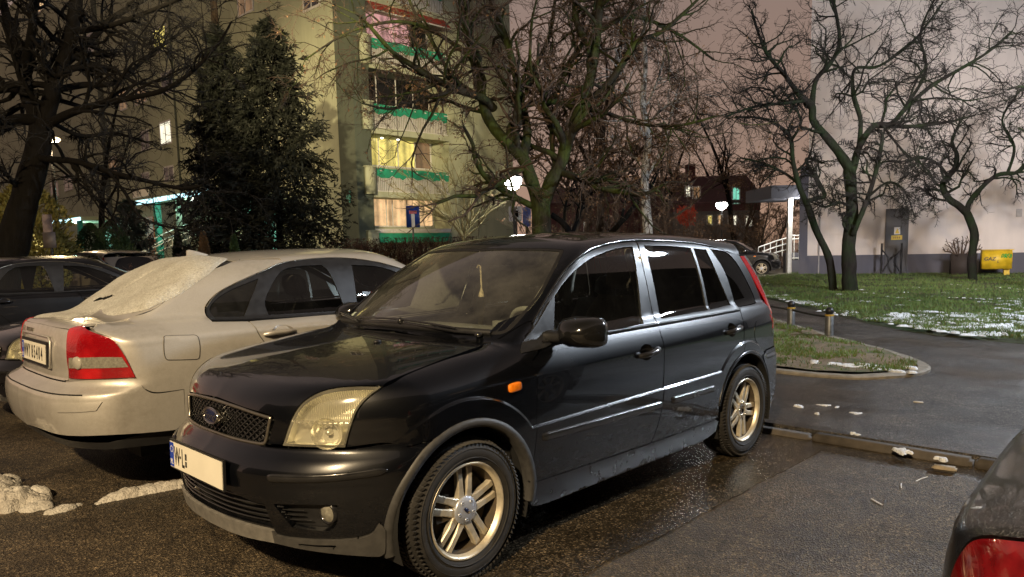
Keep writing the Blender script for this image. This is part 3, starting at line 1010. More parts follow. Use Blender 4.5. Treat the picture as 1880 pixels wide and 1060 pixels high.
# quarter panel with the rear side window opening
drip = fpx(SD, [(1302, 453), (1313, 455), (1325, 458.5), (1338, 464)])
pil = fpx(SD, [(1346, 470), (1362, 496), (1380, 527), (1396, 553)])
qg = fpx(SD, [(1302.6, 457.5, 1), (1325.6, 461), (1338, 467), (1353.6, 485), (1371.4, 517), (1386, 551), (1383, 558), (1353, 564, 1)])
qp = [(drip[0][0] + .004, drip[0][1], 1), drip[1], drip[2], drip[3]] + [(-2.735, 1.31), (-2.83, 1.16), (-2.93, .97), (-2.965, .90), (-2.985, .672, 1), (-2.80, .668, 1), (-2.715, .640, 1)]
qp += [tuple(p) + ((1,) if i in (0, 11) else ()) for i, p in enumerate(arc(-2.470, .305, AR, 128, 82, 12))]
qp += [(-2.429, .74, 1), (-2.436, .80), (-2.450, .90), (-2.466, .966, 1)]
quarter = panel(FS, SD, [smooth_loop(qp, True, .014), smooth_loop(qg, True, .012)], 'quarter_panel', BP, fus, h=.022, extra=XP, gap=.002, depth=.014, mirror=True)
panel(FS, SD, [smooth_loop(qg, True, .012)], 'window', M['glass_tint'], fus, h=.05, gap=.004, depth=.004, off=-.003, mirror=True)
# fuel flap on the left side only
fc = fpx(SD, [(1393, 609.6)])[0]
fl_o = panel(FS, SD, [ell(fc, .075, .078)], 'fuel_flap', BP, fus, h=.02, gap=.002, depth=.004, off=.0025)
# rear bumper corner
rb = [(-2.716, .636, 1), (-2.80, .664, 1), (-2.985, .668, 1), (-3.0, .55), (-3.0, .40), (-2.97, .215, 1), (-2.80, .20, 1), (-2.755, .25, 1)]
rb += [tuple(p) + ((1,) if i in (0,) else ()) for i, p in enumerate(arc(-2.470, .305, AR, 186, 128, 10))][:-1]
panel(FS, SD, [smooth_loop(rb, True, .014)], 'rear_bumper', BP, fus, h=.022, gap=.002, depth=.014, off=.007, mirror=True)
# tail closing
rc = []
for z_, x_ in ((.215, -2.972), (.40, -3.0), (.67, -2.986), (.90, -2.966), (.97, -2.931), (1.16, -2.831), (1.31, -2.736)):
    P, N, ok = onshell(SD, [(x_, z_)])
    rc.append(tuple(CR_.to2(P)[0]))
rc = np.array(rc)
top = np.array([(rc[-1][0] * k, 1.325) for k in (.6, .2, -.2, -.6)])
rl = np.concatenate([rc, top, (rc * np.array([-1, 1]))[::-1]])
panel(FS, CR_, [smooth_loop([tuple(p) + (1,) for p in rl], True, .02)], 'tailgate', BP, fus, h=.05, gap=.002, depth=.012)
panel(FS, CR_, [smooth_loop([(-.40, 1.285), (.40, 1.285), (.52, 1.0, 1), (-.52, 1.0, 1)], True, .03)], 'rear_window', M['glass_black'], fus, h=.05, gap=.0, depth=.006, off=.005)
# slim tail lamps on the rear pillars
tq = np.array([(rc[i][0] + d_, rc[i][1]) for i, d_ in ((6, 0), (5, 0), (4, 0), (3, 0))])
tin = tq + np.array([(-.055, 0), (-.06, 0), (-.065, 0), (-.07, 0)])
panel(FS, CR_, [np.concatenate([tq + np.array([.001, 0]), tin[::-1]])], 'tail_lamp', M['red_lens'], fus, h=.03, gap=.001, depth=.006, off=.004, mirror=True)
tq2 = np.array([(rc[3][0] + .035, .90), (rc[3][0] - .10, .90), (rc[3][0] - .10, .76), (rc[3][0] + .02, .80)])
panel(FS, CR_, [tq2], 'tail_lamp', M['red_lens'], fus, h=.03, gap=.001, depth=.006, off=.003, mirror=True)

# door frames with windows
drip_f = fpx(SD, [(979, 594), (1011.5, 538), (1046.5, 489.5), (1082, 462), (1122, 449), (1166, 443.5)])
gA = fpx(SD, [(1018.5, 545, 1), (1034.3, 521), (1053, 500), (1086, 474.5), (1128.7, 458), (1160.5, 453.5, 1), (1172, 525), (1181.7, 594, 1), (1098, 612), (1022, 628, 1)])
ff = [(-.512, .956, 1)] + [tuple(drip_f[0])] + drip_f[1:-1] + [tuple(drip_f[-1]) + (1,), (-1.505, 1.25), (-1.484, 1.02), (-1.480, .956, 1)]
frames = panel(FS, SD, [smooth_loop(ff, True, .014), smooth_loop(gA, True, .014)], 'door_frame', M['pillar'] if 'pillar' in M else plain('satin black pillar', (.016, .017, .020), .38, coat=.3, scale=20, var=.25), fus, h=.03, gap=.0018, depth=.012, off=.001, mirror=True)
for o_ in frames: M['pillar'] = o_.data.materials[0]
panel(FS, SD, [smooth_loop(gA, True, .02)], 'window', M['glass_side'], fus, h=.05, gap=.003, depth=.004, off=-.004, mirror=True)
drip_r = fpx(SD, [(1168, 443.5), (1223.7, 444.5), (1274.6, 448.5), (1300.5, 453.5)])
gB = fpx(SD, [(1182.5, 451.5, 1), (1230, 452.5), (1268, 456, 1), (1285, 510), (1299.5, 569, 1), (1260, 576), (1215, 585, 1), (1200, 520)])
gC = fpx(SD, [(1273, 456.5, 1), (1296, 459, 1), (1320, 512), (1341, 559.5, 1), (1304, 568, 1), (1290, 512)])
rf = [(-1.484, .956, 1), (-1.488, 1.02), (-1.509, 1.25)] + [tuple(drip_r[0]) + (1,)] + drip_r[1:-1] + [tuple(drip_r[-1]) + (1,), (-2.44, 1.22), (-2.465, 1.05), (-2.466, .970, 1)]
panel(FS, SD, [smooth_loop(rf, True, .014), smooth_loop(gB, True, .014), smooth_loop(gC, True, .014)], 'door_frame', M['pillar'], fus, h=.03, gap=.0018, depth=.012, off=.001, mirror=True)
panel(FS, SD, [smooth_loop(gB, True, .02)], 'window', M['glass_tint'], fus, h=.05, gap=.003, depth=.004, off=-.004, mirror=True)
panel(FS, SD, [smooth_loop(gC, True, .02)], 'window', M['glass_tint'], fus, h=.05, gap=.003, depth=.004, off=-.004, mirror=True)
# belt weatherstrip
for x0, x1 in ((-.52, -1.474), (-1.486, -2.455)):
    P, N, ok = onshell(SD, [(x0 + (x1 - x0) * i / 30, .960 + (.006 if x0 < -1 else 0) * i / 30) for i in range(31)], .003)
    for s_ in (1, -1):
        b = MB(); m = np.array([1, s_, 1.])
        up = np.array([0, 0, .011])
        rows = [P - up - N * .006, P - up + N * .004, P + N * .008, P + up + N * .003, P + up - N * .006]
        k = len(P)
        b.add(np.concatenate(rows) * m, [((r_ * k + i, r_ * k + i + 1, (r_ + 1) * k + i + 1, (r_ + 1) * k + i) if s_ < 0 else (r_ * k + i, (r_ + 1) * k + i, (r_ + 1) * k + i + 1, r_ * k + i + 1)) for r_ in range(4) for i in range(k - 1)], True)
        b.build('weatherstrip', M['black_trim'], fus)
# bright drip moulding along the side of the roof
dl = FS.px([(978, 593), (1011, 536), (1046, 487), (1081, 459.5), (1122, 446.5), (1164, 441.5), (1224, 443), (1275, 447), (1304, 452)])[0]
dN = FS.normal(dl)
dl2 = np.array([np.interp(np.linspace(0, 8, 60), np.arange(9), dl[:, i]) for i in range(3)]).T
dd = smooth_loop([(p[0], p[2]) for p in dl], False, .02)
P, N, ok = onshell(SD, dd, .002)
for s_ in (1, -1):
    b = MB(); b.tube(P * np.array([1, s_, 1.]), .0055, 6)
    b.build('drip_moulding', M['black_gloss'], fus)
# sills
sl_ = [(-.372, .336, 1), (-.8, .326), (-1.35, .318), (-2.06, .319, 1), (-2.10, .300, 1), (-2.085, .235, 1), (-1.9, .20), (-.6, .20), (-.40, .215), (-.365, .26, 1)]
panel(FS, SD, [smooth_loop(sl_, True, .02)], 'sill', M['sill_black'], fus, h=.03, gap=.0015, depth=.012, off=-.002, mirror=True)
# door mouldings
for pts in ([(-.437, .540), (-.47, .538), (-.95, .528), (-1.442, .522)], [(-1.535, .527), (-1.6, .526), (-1.85, .524), (-2.025, .524)]):
    c2 = smooth_loop(pts, False, .02)
    P, N, ok = onshell(SD, c2, .0)
    k = len(P); w_ = np.full(k, .020); w_[0] = w_[-1] = .012; hh = np.full(k, .012); hh[0] = hh[-1] = .002
    for s_ in (1, -1):
        b = MB(); m = np.array([1, s_, 1.])
        rows = []
        for a_, h_ in ((1.0, -.1), (.95, .7), (.6, 1.), (-.6, .9), (-.95, .6), (-1., -.1)):
            rows.append(P + np.array([0, 0, 1.]) * (a_ * w_)[:, None] + N * (h_ * hh)[:, None])
        fs = [((r_ * k + i, r_ * k + i + 1, (r_ + 1) * k + i + 1, (r_ + 1) * k + i) if s_ > 0 else (r_ * k + i, (r_ + 1) * k + i, (r_ + 1) * k + i + 1, r_ * k + i + 1)) for r_ in range(5) for i in range(k - 1)]
        b.add(np.concatenate(rows) * m, fs, True)
        b.build('side_moulding', M['black_gloss'], fus)
# side repeater
P, N, ok = onshell(SD, [fpx(SD, [(945, 711)])[0][:2]], 0.)
for s_ in (1, -1):
    b = MB()
    c = P[0] * np.array([1, s_, 1]); n_ = N[0] * np.array([1, s_, 1.])
    ex = np.array([1., 0, -.06]); ex = ex - n_ * np.dot(ex, n_); ex /= np.linalg.norm(ex); ey = np.cross(n_, ex)
    prof = [(1., -.004), (1., .006), (.9, .011), (.6, .013), (0, .014)]
    seg = 36; vs = []
    for q_, h_ in prof:
        for k in range(seg):
            t = 2 * PI * k / seg
            ct, st = math.cos(t), math.sin(t)
            vs.append(c + ex * .040 * q_ * math.copysign(abs(ct) ** .55, ct) + ey * .0215 * q_ * math.copysign(abs(st) ** .55, st) + n_ * h_)
    b.add(vs, [(i * seg + k, i * seg + (k + 1) % seg, (i + 1) * seg + (k + 1) % seg, (i + 1) * seg + k) for i in range(4) for k in range(seg)], True)
    b.build('indicator_lamp', M['amber'], fus)
# roof with the front pillars, windscreen opening
wsq = FS.px([(751, 601), (841.5, 610.6), (902, 614.3), (932, 608.7), (962.3, 578.5), (1000, 529.4), (1034, 461.5), (1026, 458), (960, 456), (902, 456.5)])[0]
w2 = [tuple(TP.to2(P[None])[0]) for P in wsq]
wl = [(w2[0][0] + .012, 0.)] + [w2[1], w2[2], w2[3] , w2[4], w2[5], w2[6], w2[7], w2[8], (w2[9][0] + .01, 0.)]
wl[0] = wl[0] + (1,); wl[-1] = wl[-1] + (1,)
wh = smooth_loop(wl, False, .016)
wsL = np.concatenate([wh, (wh[1:-1] * np.array([1, -1]))[::-1]])
rd2 = TP.to2(P_ := onshell(SD, dd, 0.)[0])
ro = [(-.205, 0., 1)] + [tuple(TP.to2(p[None])[0]) for p in (FS.px([(799, 622), (860, 626), (900, 628)])[0])]
ro += [(-.425, .700, 1), (-.512, .736, 1)]
ro += [tuple(p) for p in rd2[2::6]]
dr2 = onshell(SD, [p[:2] for p in drip[1:]] + [(-2.735, 1.312)], 0.)[0]
ro += [tuple(p) for p in TP.to2(dr2)]
ro[-1] = ro[-1] + (1,)
ro += [(-2.80, .40), (-2.865, 0., 1)]
rh = smooth_loop(ro, False, .018)
roofL = np.concatenate([rh, (rh[1:-1] * np.array([1, -1]))[::-1]])
panel(FS, TP, [roofL, wsL], 'roof', BP, fus, h=.03, gap=.002, depth=.012)
panel(FS, TP, [wsL], 'windscreen', M['glass_clear'], fus, h=.04, gap=.002, depth=.004, off=-.004)
# black band round the windscreen
wi = inset(wsL if area2(wsL) > 0 else wsL[::-1], .018)
panel(FS, TP, [wsL, wi], 'windscreen_seal', M['black_trim'], fus, h=.03, gap=.0, depth=.0, off=-.001)
panel(FS, TP, [smooth_loop([(-.29, .60, 1), (-.31, .74, 1), (-.42, .778), (-.57, .772, 1), (-.56, .70, 1), (-.42, .60, 1)], True, .02)], 'pillar_foot', BP, fus, h=.02, gap=0, depth=0, off=-.004, mirror=True)
# scuttle below the windscreen
P0 = [onshell(TP, [(-.235 - .10 * (y_ / .62) ** 2 * 1.2, y_)], .004)[0][0] for y_ in np.linspace(-.62, .62, 25)]
b = MB(); b.tube(P0, .016, 8); b.build('scuttle', M['black_trim'], fus)

# front bumper
sh = M['black_paint']
bt = fpx(CF, [(489, 820), (519, 822.5), (580, 825), (634, 826), (672.8, 821), (723, 814.5), (750, 821)])
be = [tuple(CF.to2(onshell(SD, [p])[0])[0]) for p in arc(0., .305, AR, 62, 2, 12)]
bl_ = fpx(CF, [(706.8, 940), (697, 959), (683, 977), (662, 985), (626.6, 988.7), (555.8, 987.5), (508.7, 980.5), (501.6, 971), (438, 954.5), (390.8, 933)])
c0 = float(np.interp(0, [0, 1], [0, 1]))
half = [(0., .652, 1), (.30, .652)] + [(p[0], p[1]) for p in bt] 
half[-1] = half[-1] + (1,)
half += [tuple(p) for p in be]
half[-1] = half[-1] + (1,)
half += [(p[0], p[1]) for p in bl_[1:7]]
half += [(bl_[7][0], bl_[7][1]), (bl_[8][0], bl_[8][1]), (0.10, .338), (0., .336, 1)]
bh = smooth_loop(half, False, .014)
bumL = np.concatenate([bh, (bh[1:-1] * np.array([-1, 1]))[::-1]])
lg = fpx(CF, [(421.4, 905), (471, 923.9), (485, 926), (501, 968), (470, 962)])
lgz = [(0., .462), (.20, .457), (lg[1][0], lg[1][1]), (lg[2][0], lg[2][1], 1), (lg[3][0], lg[3][1], 1), (.34, .345), (.10, .342), (0., .342)]
lh = smooth_loop(lgz, False, .014)
lgL = np.concatenate([lh, (lh[1:-1] * np.array([-1, 1]))[::-1]])
fg = smooth_loop(fpx(CF, [(502.5, 926, 1), (560, 927), (619, 928.5, 1), (618, 962), (605, 975, 1), (570, 973), (537, 968.5, 1)]), True, .012)
fgm = (fg * np.array([-1, 1]))[::-1]
bumper = panel(FS, CF, [bumL, lgL, fg, fgm], 'bumper', BP, fus, h=.022, gap=.001, depth=.03)
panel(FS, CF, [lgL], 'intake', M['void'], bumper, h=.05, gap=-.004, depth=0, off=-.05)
b = MB()
for z_ in (.444, .422, .400, .378, .357):
    am = .45 + (.444 - z_) * .2
    P, N, ok = onshell(CF, [(am * i / 24, z_ + .004 * (i / 24.) ** 2) for i in range(-24, 25)], -.012)
    b.tube(P, .0042, 6)
b.build('intake_slats', M['black_gloss'], bumper)
for s_ in (1, -1):
    m = np.array([1, s_, 1.])
    o_ = panel(FS, CF, [fg if s_ > 0 else fgm], 'fog_lamp_recess', M['black_trim'], bumper, h=.04, gap=-.003, depth=0, off=-.035)
    b = MB()
    for z_ in (.372, .392, .412):
        q_ = [(CF.to2(FS.px([(515 + (z_ < .39) * 12, 945)])[0])[0][0] + .012 * i, z_) for i in range(8)]
        P, N, ok = onshell(CF, q_, -.018); b.tube(P * m, .003, 5)
    b.build('recess_bars', M['black_gloss'], bumper)
    P, N, ok = FS.px([(600, 947)])[0], None, None
    n_ = FS.normal(P)[0]; c = (P[0] - n_ * .028) * m; n_ = n_ * .4 + np.array([.9, .0, 0]); n_ = n_ / np.linalg.norm(n_) * 1.; n_ = n_ * m
    b = MB(); b.lathe([(.047, -.01), (.044, .012), (.038, .014), (.036, .006)], c, n_, 28)
    fo = b.build('fog_lamp', M['black_gloss'], bumper)
    b = MB(); b.lathe([(.0365, .008), (.024, .016), (0, .019)], c, n_, 28)
    b.build('fog_lamp_glass', M['clear_lens'], fo)
    # bumper corner strip
    c2 = fpx(CF, [(490, 877), (540, 879), (600, 878), (660, 872), (712, 864)])
    c2 = smooth_loop([p[:2] for p in c2], False, .016)
    P, N, ok = onshell(CF, c2, 0.); P = P; k = len(P)
    w_ = np.full(k, .0165); w_[:2] = (.008, .014); w_[-2:] = (.010, .004); hh = np.full(k, .012); hh[0] = hh[-1] = .001
    rows = []
    for a_, h_ in ((1.0, -.1), (.95, .7), (.6, 1.), (-.6, .95), (-.95, .6), (-1., -.1)):
        rows.append(P + np.array([0, 0, 1.]) * (a_ * w_)[:, None] + N * (h_ * hh)[:, None])
    b = MB()
    fs = [((r_ * k + i, (r_ + 1) * k + i, (r_ + 1) * k + i + 1, r_ * k + i + 1) if s_ > 0 else (r_ * k + i, r_ * k + i + 1, (r_ + 1) * k + i + 1, (r_ + 1) * k + i)) for r_ in range(5) for i in range(k - 1)]
    b.add(np.concatenate(rows) * m, fs, True)
    b.build('bumper_strip', M['black_gloss'], bumper)
# grey lower lip
lo_t = [(0., .334), (.18, .334), (bl_[8][0], bl_[8][1] - .002), (bl_[7][0], bl_[7][1] - .004), (bl_[6][0], bl_[6][1] - .003)] + [(p[0], p[1] - .003) for p in bl_[1:6][::-1]]
lo_e = [tuple(CF.to2(onshell(SD, [p])[0])[0]) for p in arc(0., .305, AR - .002, 4, -12, 4)]
lo_b = fpx(CF, [(706.8, 1013), (697, 1020), (650, 1018), (591, 1012), (544, 1004), (506, 985.5)])
lip = [(0., .3335, 1)] + lo_t[1:] + [tuple(lo_e[0]) + (1,), lo_e[2], (lo_b[0][0], lo_b[0][1], 1)] + [(p[0], p[1]) for p in lo_b[1:5]] + [(.40, .275), (.25, .272), (.0, .272, 1)]
lp = smooth_loop(lip, False, .014)
lipL = np.concatenate([lp, (lp[1:-1] * np.array([-1, 1]))[::-1]])
sl2 = smooth_loop(fpx(CF, [(551, 996.5), (580, 999), (617, 1000), (617, 1006), (580, 1005), (553, 1001)]), True, .01)
tl_ = NT('two tone lip'); xl_ = tl_.node('ShaderNodeSeparateXYZ'); tl_.l.new(tl_.coord(), xl_.inputs[0])
ml_ = tl_.math('LESS_THAN', tl_.math('ABSOLUTE', xl_.outputs[1]), .437)
nl_ = tl_.noise(30, 5)
tl_.set(col=tl_.mix(ml_, tl_.ramp(nl_, [(.3, (.036, .035, .034)), (.7, (.060, .058, .055))]), tl_.ramp(nl_, [(.3, (.15, .145, .135)), (.7, (.24, .23, .21))])), rough=.5, metal=tl_.math('MULTIPLY', ml_, .3))
M['lip'] = tl_.m
panel(FS, CF, [lipL, sl2, (sl2 * np.array([-1, 1]))[::-1]], 'bumper_lip', M['lip'], fus, h=.022, gap=.0005, depth=.03, off=.010)
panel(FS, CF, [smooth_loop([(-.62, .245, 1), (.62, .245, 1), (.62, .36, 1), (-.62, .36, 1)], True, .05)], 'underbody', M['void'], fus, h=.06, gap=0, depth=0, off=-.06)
# number plate
pc = np.array([.792, -.012, .532]); pn = np.array([1., 0, .03]); pn /= np.linalg.norm(pn); pex = np.array([0, 1., 0]); pey = np.cross(pn, pex)
def plate(parent, pc, pn, pex, pey, marks, W=.52, H=.114, rim=.008):
    b = MB(); b.obox(pc - pn * .006, pex * (W / 2 + rim), pey * (H / 2 + rim), pn * .005)
    pl = b.build('number_plate', M['black_trim'], parent)
    b = MB(); b.obox(pc, pex * W / 2, pey * H / 2, pn * .0022)
    b.build('plate_face', M['plate_white'], pl)
    b = MB(); b.obox(pc - pex * (W / 2 - .0215) + pn * .002, pex * .0205, pey * (H / 2 - .003), pn * .001)
    b.build('plate_band', M['eu_blue'], pl)
    b = MB()
    for k in range(12):
        t = 2 * PI * k / 12
        b.obox(pc - pex * (W / 2 - .0215) + pey * .024 + pex * .013 * math.cos(t) + pey * .013 * math.sin(t) + pn * .0035, pex * .0018, pey * .0018, pn * .0006)
    add_text(b, 'PL', .022, pc - pex * (W / 2 - .0215) - pey * .032 + pn * .0035, pex, pey, .9, .0006, 0, .02)
    b.build('plate_emblem', M['white_ink'], pl)
    b = MB()
    for s_, x_, h_, sq in marks: add_text(b, s_, h_, pc + pex * x_ + pn * .0028, pex, pey, sq, .0008, 0, .012)
    b.build('plate_lettering', M['ink'], pl)
    return pl
pl = plate(fus, pc, pn, pex, pey, [('W', -.182, .080, .52), ('L', -.118, .080, .52), ('.', -.148, .013, 1.)])
b = MB(); b.obox(pc - pex * .088 + pn * .003 + pey * .012, pex * .008, pey * .014, pn * .0008); b.obox(pc - pex * .088 + pn * .003 - pey * .020, pex * .008, pey * .012, pn * .0008)
b.build('plate_sticker', M['grey_trim'], pl)
# lower body backing so that no light leaks through the gaps
b = MB()
for s_ in (1, -1):
    b.box((-1.42, s_ * .775, .60), (1.98, .02, .62))
b.box((-1.40, 0, .20), (3.1, 1.30, .04)); b.box((-1.24, 0, .25), (1.6, 1.5, .08))
b.box((.33, 0, .53), (.42, .95, .30)); b.box((-.30, 0, .60), (.06, 1.5, .66))
b.box((-2.60, 0, .62), (.9, .86, .5))
b.build('inner_body', M['void'], fus)
M['mirror_black'] = plain('mirror shell black', (.008, .008, .008), .16, coat=.8, var=.1)
M['sticker'] = plain('paper permit', (.35, .42, .36), .6, var=.4, scale=60)
M['trim_light'] = plain('light grey trim', (.30, .29, .25), .85, var=.1)
M['tassel'] = plain('cream cord', (.50, .42, .28), .8, var=.3, scale=60)
M['glass_dark'] = glass_mat('privacy glass', (.03, .032, .034), dirt=.05)
M['silver_shade'] = plain('silver shade', (.30, .28, .25), .4, metal=.5)
M['seat_dark'] = plain('dark seat cloth', (.035, .034, .032), .9, scale=60)
M['tail_red'] = None
M['fog_grey'] = plain('grey lamp disc', (.36, .34, .29), .2, coat=.8, var=.1)
_t = NT('tail lamp red')
_n = _t.vor(95); _n2 = _t.noise(5, 2)
_t.set(col=_t.mix(_t.ramp(_n2, [(.4, 0), (.65, 1)]), (.30, .004, .008), (.62, .016, .020)), rough=.10, coat=1., coatr=.03, metal=.25)
_t.bump(_n, .35, .006)
M['tail_red'] = _t.m
# wheels
make_wheel(fus, (0, .737, .305), 1, 'double', turn=1.62, cap=True, rot=.7)
make_wheel(fus, (-2.470, .735, .305), 1, 'double', turn=3.30, cap=False)
make_wheel(fus, (0, -.737, .305), -1, 'double', turn=.3, cap=True)
make_wheel(fus, (-2.470, -.735, .305), -1, 'double', turn=.9, cap=True)

# door mirrors
def blob(mb, secs, seg=20, cap=True):
    """closed shape from rounded-rectangle sections: (centre, ex, ey, half sizes, squareness)"""
    vs = []
    for c, ex, ey, a, b_, p in secs:
        for k in range(seg):
            t = 2 * PI * k / seg
            ct, st = math.cos(t), math.sin(t)
            vs.append(np.asarray(c) + np.asarray(ex) * a * math.copysign(abs(ct) ** p, ct) + np.asarray(ey) * b_ * math.copysign(abs(st) ** p, st))
    n = len(secs)
    fs = [(i * seg + k, i * seg + (k + 1) % seg, (i + 1) * seg + (k + 1) % seg, (i + 1) * seg + k) for i in range(n - 1) for k in range(seg)]
    mb.add(vs, fs, True)
    if cap:
        mb.add(vs[:seg], [tuple(range(seg))[::-1]], True); mb.add(vs[-seg:], [tuple(range(seg))], True)
X, Y, Z = np.eye(3)
for s_ in (1, -1):
    b = MB()
    # from the mirror glass (rear) to the front of the shell; long axis across the car
    c = np.array([-.615, .945, 1.012])
    ax = np.array([-.10, 1., 0.]); ax /= np.linalg.norm(ax)
    fx = np.array([1., .10, 0.]); fx /= np.linalg.norm(fx)
    up = Z + ax * -.03
    sc = [(-.062, .098, .062, .45), (-.055, .108, .070, .5), (-.02, .110, .072, .55), (.02, .102, .068, .62), (.055, .086, .056, .72), (.082, .058, .038, .85), (.094, .02, .014, 1.)]
    blob(b, [(c + fx * d - ax * (.012 if d > 0 else 0) * 1., ax, up, a_, h_, p_) for d, a_, h_, p_ in sc], 28)
    b.v = [(x, s_ * y, z) for x, y, z in b.v]
    if s_ < 0: b.f = [f[::-1] for f in b.f]
    mo = b.build('door_mirror', M['mirror_black'], fus)
    b = MB()
    blob(b, [((-.60, .765, .985), X * 1., Z, .050, .030, .6), ((-.605, .82, .985), X, Z, .046, .026, .6), ((-.612, .872, .988), X, Z, .045, .026, .6)], 20)
    b.v = [(x, s_ * y, z) for x, y, z in b.v]
    if s_ < 0: b.f = [f[::-1] for f in b.f]
    b.build('mirror_arm', M['black_trim'], mo)
    b = MB()
    blob(b, [(c + fx * -.0635, ax, up, .092, .058, .45), (c + fx * -.066, ax, up, .090, .056, .45)], 28)
    b.v = [(x, s_ * y, z) for x, y, z in b.v]
    if s_ < 0: b.f = [f[::-1] for f in b.f]
    b.build('mirror_glass', M['chrome'], mo)
# black corner piece the mirror stands on
sp_ = fpx(SD, [(958, 649, 1), (955, 643), (984, 596, 1), (1009, 553, 1), (1014, 553), (1018, 628, 1), (1000, 639)])
sail = panel(FS, SD, [smooth_loop(sp_, True, .014)], 'mirror_base', M['pillar'], fus, h=.03, gap=0, depth=.012, off=.005, mirror=True)

# wipers on the scuttle
def on_ws(y, x): 
    P, N, ok = onshell(TP, [(x, y)], .012); return P[0], N[0]
w1 = FS.px([(668, 594), (705, 596), (740, 598), (790, 606), (840, 615), (880, 619)])[0]
n1 = FS.normal(w1)
b = MB(); b.tube(w1 + n1 * .020, [.008, .009, .009, .008, .007, .006], 6); b.tube(w1[:5] + n1[:5] * .034 + np.array([0, 0, .006]), .0055, 6)
b.ball(w1[2] + n1[2] * .03, .018, 10, 6)
b.ball(w1[-1] + n1[-1] * .014, (.020, .020, .014), 10, 6)
b.build('wiper', M['black_gloss'], fus)
w1 = FS.px([(634, 583), (645, 588), (657, 594), (664, 598)])[0]
n1 = FS.normal(w1)
b = MB(); b.tube(w1 + n1 * .026, .009, 6); b.tube(w1 + n1 * .040, .006, 6)
b.build('wiper', M['black_gloss'], fus)
# washer nozzle on the hood
P = FS.px([(693, 629)])[0][0]
b = MB(); b.ball(P + np.array([0, 0, .004]), (.022, .014, .010), 12, 6)
b.build('washer_nozzle', M['black_trim'], fus)
# permit sticker at the foot of the windscreen
P = FS.px([(650, 578)])[0]
if True:
    n_ = FS.normal(P)[0]; ex = np.array([0, 1., 0]); ey = np.cross(n_, ex); ey /= np.linalg.norm(ey)
    b = MB(); b.obox(P[0] - n_ * .010, ex * .045, ey * .035, n_ * .001)
    b.build('windscreen_sticker', M['sticker'], fus)
# radio aerial stub and roof print skipped: not visible

# ---- inside
b = MB()
dsh = []
for x_, z_ in ((-.30, .90), (-.36, .985), (-.55, .995), (-.78, .985), (-.84, .94), (-.86, .80), (-.86, .55)):
    dsh.append([(x_, y_, z_ - .03 * (abs(y_) / .68) ** 3) for y_ in np.linspace(-.68, .68, 17)])
V = [p for r_ in dsh for p in r_]
b.add(V, [(i * 17 + j, (i + 1) * 17 + j, (i + 1) * 17 + j + 1, i * 17 + j + 1) for i in range(6) for j in range(16)], True)
b.box((-.80, .36, .97), (.16, .38, .09), bev=.04)
b.build('dashboard', M['dash'], fus)
b = MB()
wc = np.array([-.98, .36, .93]); wax = np.array([-.80, 0, .60]); wax /= np.linalg.norm(wax)
wu = np.array([0, 1., 0]); wv = np.cross(wax, wu)
b.tube([wc + (wu * math.cos(t) + wv * math.sin(t)) * .185 for t in np.linspace(0, 2 * PI, 37)], .0155, 8, cap=False)
for t in (0.15, PI - .15, 1.5 * PI):
    b.tube([wc - wax * .02, wc + (wu * math.cos(t) + wv * math.sin(t)) * .18], [.03, .014], 8)
b.lathe([(.075, -.03), (.07, .01), (0, .02)], wc, wax, 20)
b.tube([wc, wc - wax * .22], .035, 10)
b.build('steering_wheel', M['dash'], fus)
def seat(cx, cy, w, back=.62):
    b = MB()
    blob(b, [((cx + .26, cy, .50), Y, Z, w * .46, .06, .5), ((cx + .20, cy, .52), Y, Z, w * .5, .09, .5), ((cx - .15, cy, .50), Y, Z, w * .5, .09, .5), ((cx - .22, cy, .50), Y, Z, w * .46, .07, .5)], 20)
    tl = np.array([-.30, 0, 1.]); tl /= np.linalg.norm(tl); tx = np.array([1., 0, .30]); tx /= np.linalg.norm(tx)
    base = np.array([cx - .22, cy, .50])
    blob(b, [(base + tl * h_, tx, Y, a_, w_ * w, .55) for h_, a_, w_ in ((0, .06, .44), (.06, .09, .5), (.35, .08, .50), (.52, .06, .44), (back, .03, .34))], 20)
    hb = base + tl * (back + .12)
    blob(b, [(hb + tl * h_, tx, Y, a_, w_, .6) for h_, a_, w_ in ((-.075, .02, .07), (-.05, .045, .12), (.03, .05, .125), (.075, .03, .10), (.085, .01, .06))], 16)
    for s_ in (-.05, .05): b.tube([base + tl * (back - .03) + Y * s_, hb - tl * .04 + Y * s_], .006, 6)
    return b
seat(-1.32, .37, .50).build('seat', M['seat_cloth'], fus)
seat(-1.32, -.37, .50).build('seat', M['seat_cloth'], fus)
b = seat(-2.15, .34, .60, .50); b2 = seat(-2.15, -.34, .60, .50)
b.add(b2.v, b2.f, True); b.build('rear_seat', M['seat_cloth'], fus)
for s_ in (1, -1):
    b = MB()
    b.tube([(-1.52, s_ * .645, 1.34), (-1.54, s_ * .665, 1.15), (-1.53, s_ * .69, .95), (-1.50, s_ * .70, .70)], .012, 6)
    b.v = [(x * 1.0 + (x + 1.53) * 1.0, y, z) for x, y, z in b.v]
    b.build('seat_belt', M['belt_cloth'], fus)
    b = MB()        # trim of pillars and doors seen from inside
    b.box((-1.45, s_ * .735, .74), (1.95, .03, .40), bev=.012)
    b.tube([(-.50, s_ * .665, 1.0), (-.76, s_ * .615, 1.20), (-1.02, s_ * .555, 1.36)], [.035, .03, .035], 8)
    b.tube([(-1.515, s_ * .575, 1.38), (-1.50, s_ * .655, 1.15), (-1.49, s_ * .70, .95)], .032, 8)
    b.tube([(-2.43, s_ * .575, 1.34), (-2.44, s_ * .64, 1.15), (-2.45, s_ * .68, .95)], .035, 8)
    b.build('pillar_trim', M['trim_light'], fus)
b = MB()
V = []
xs = np.linspace(-1.0, -2.7, 12); ys = np.linspace(-.54, .54, 9)
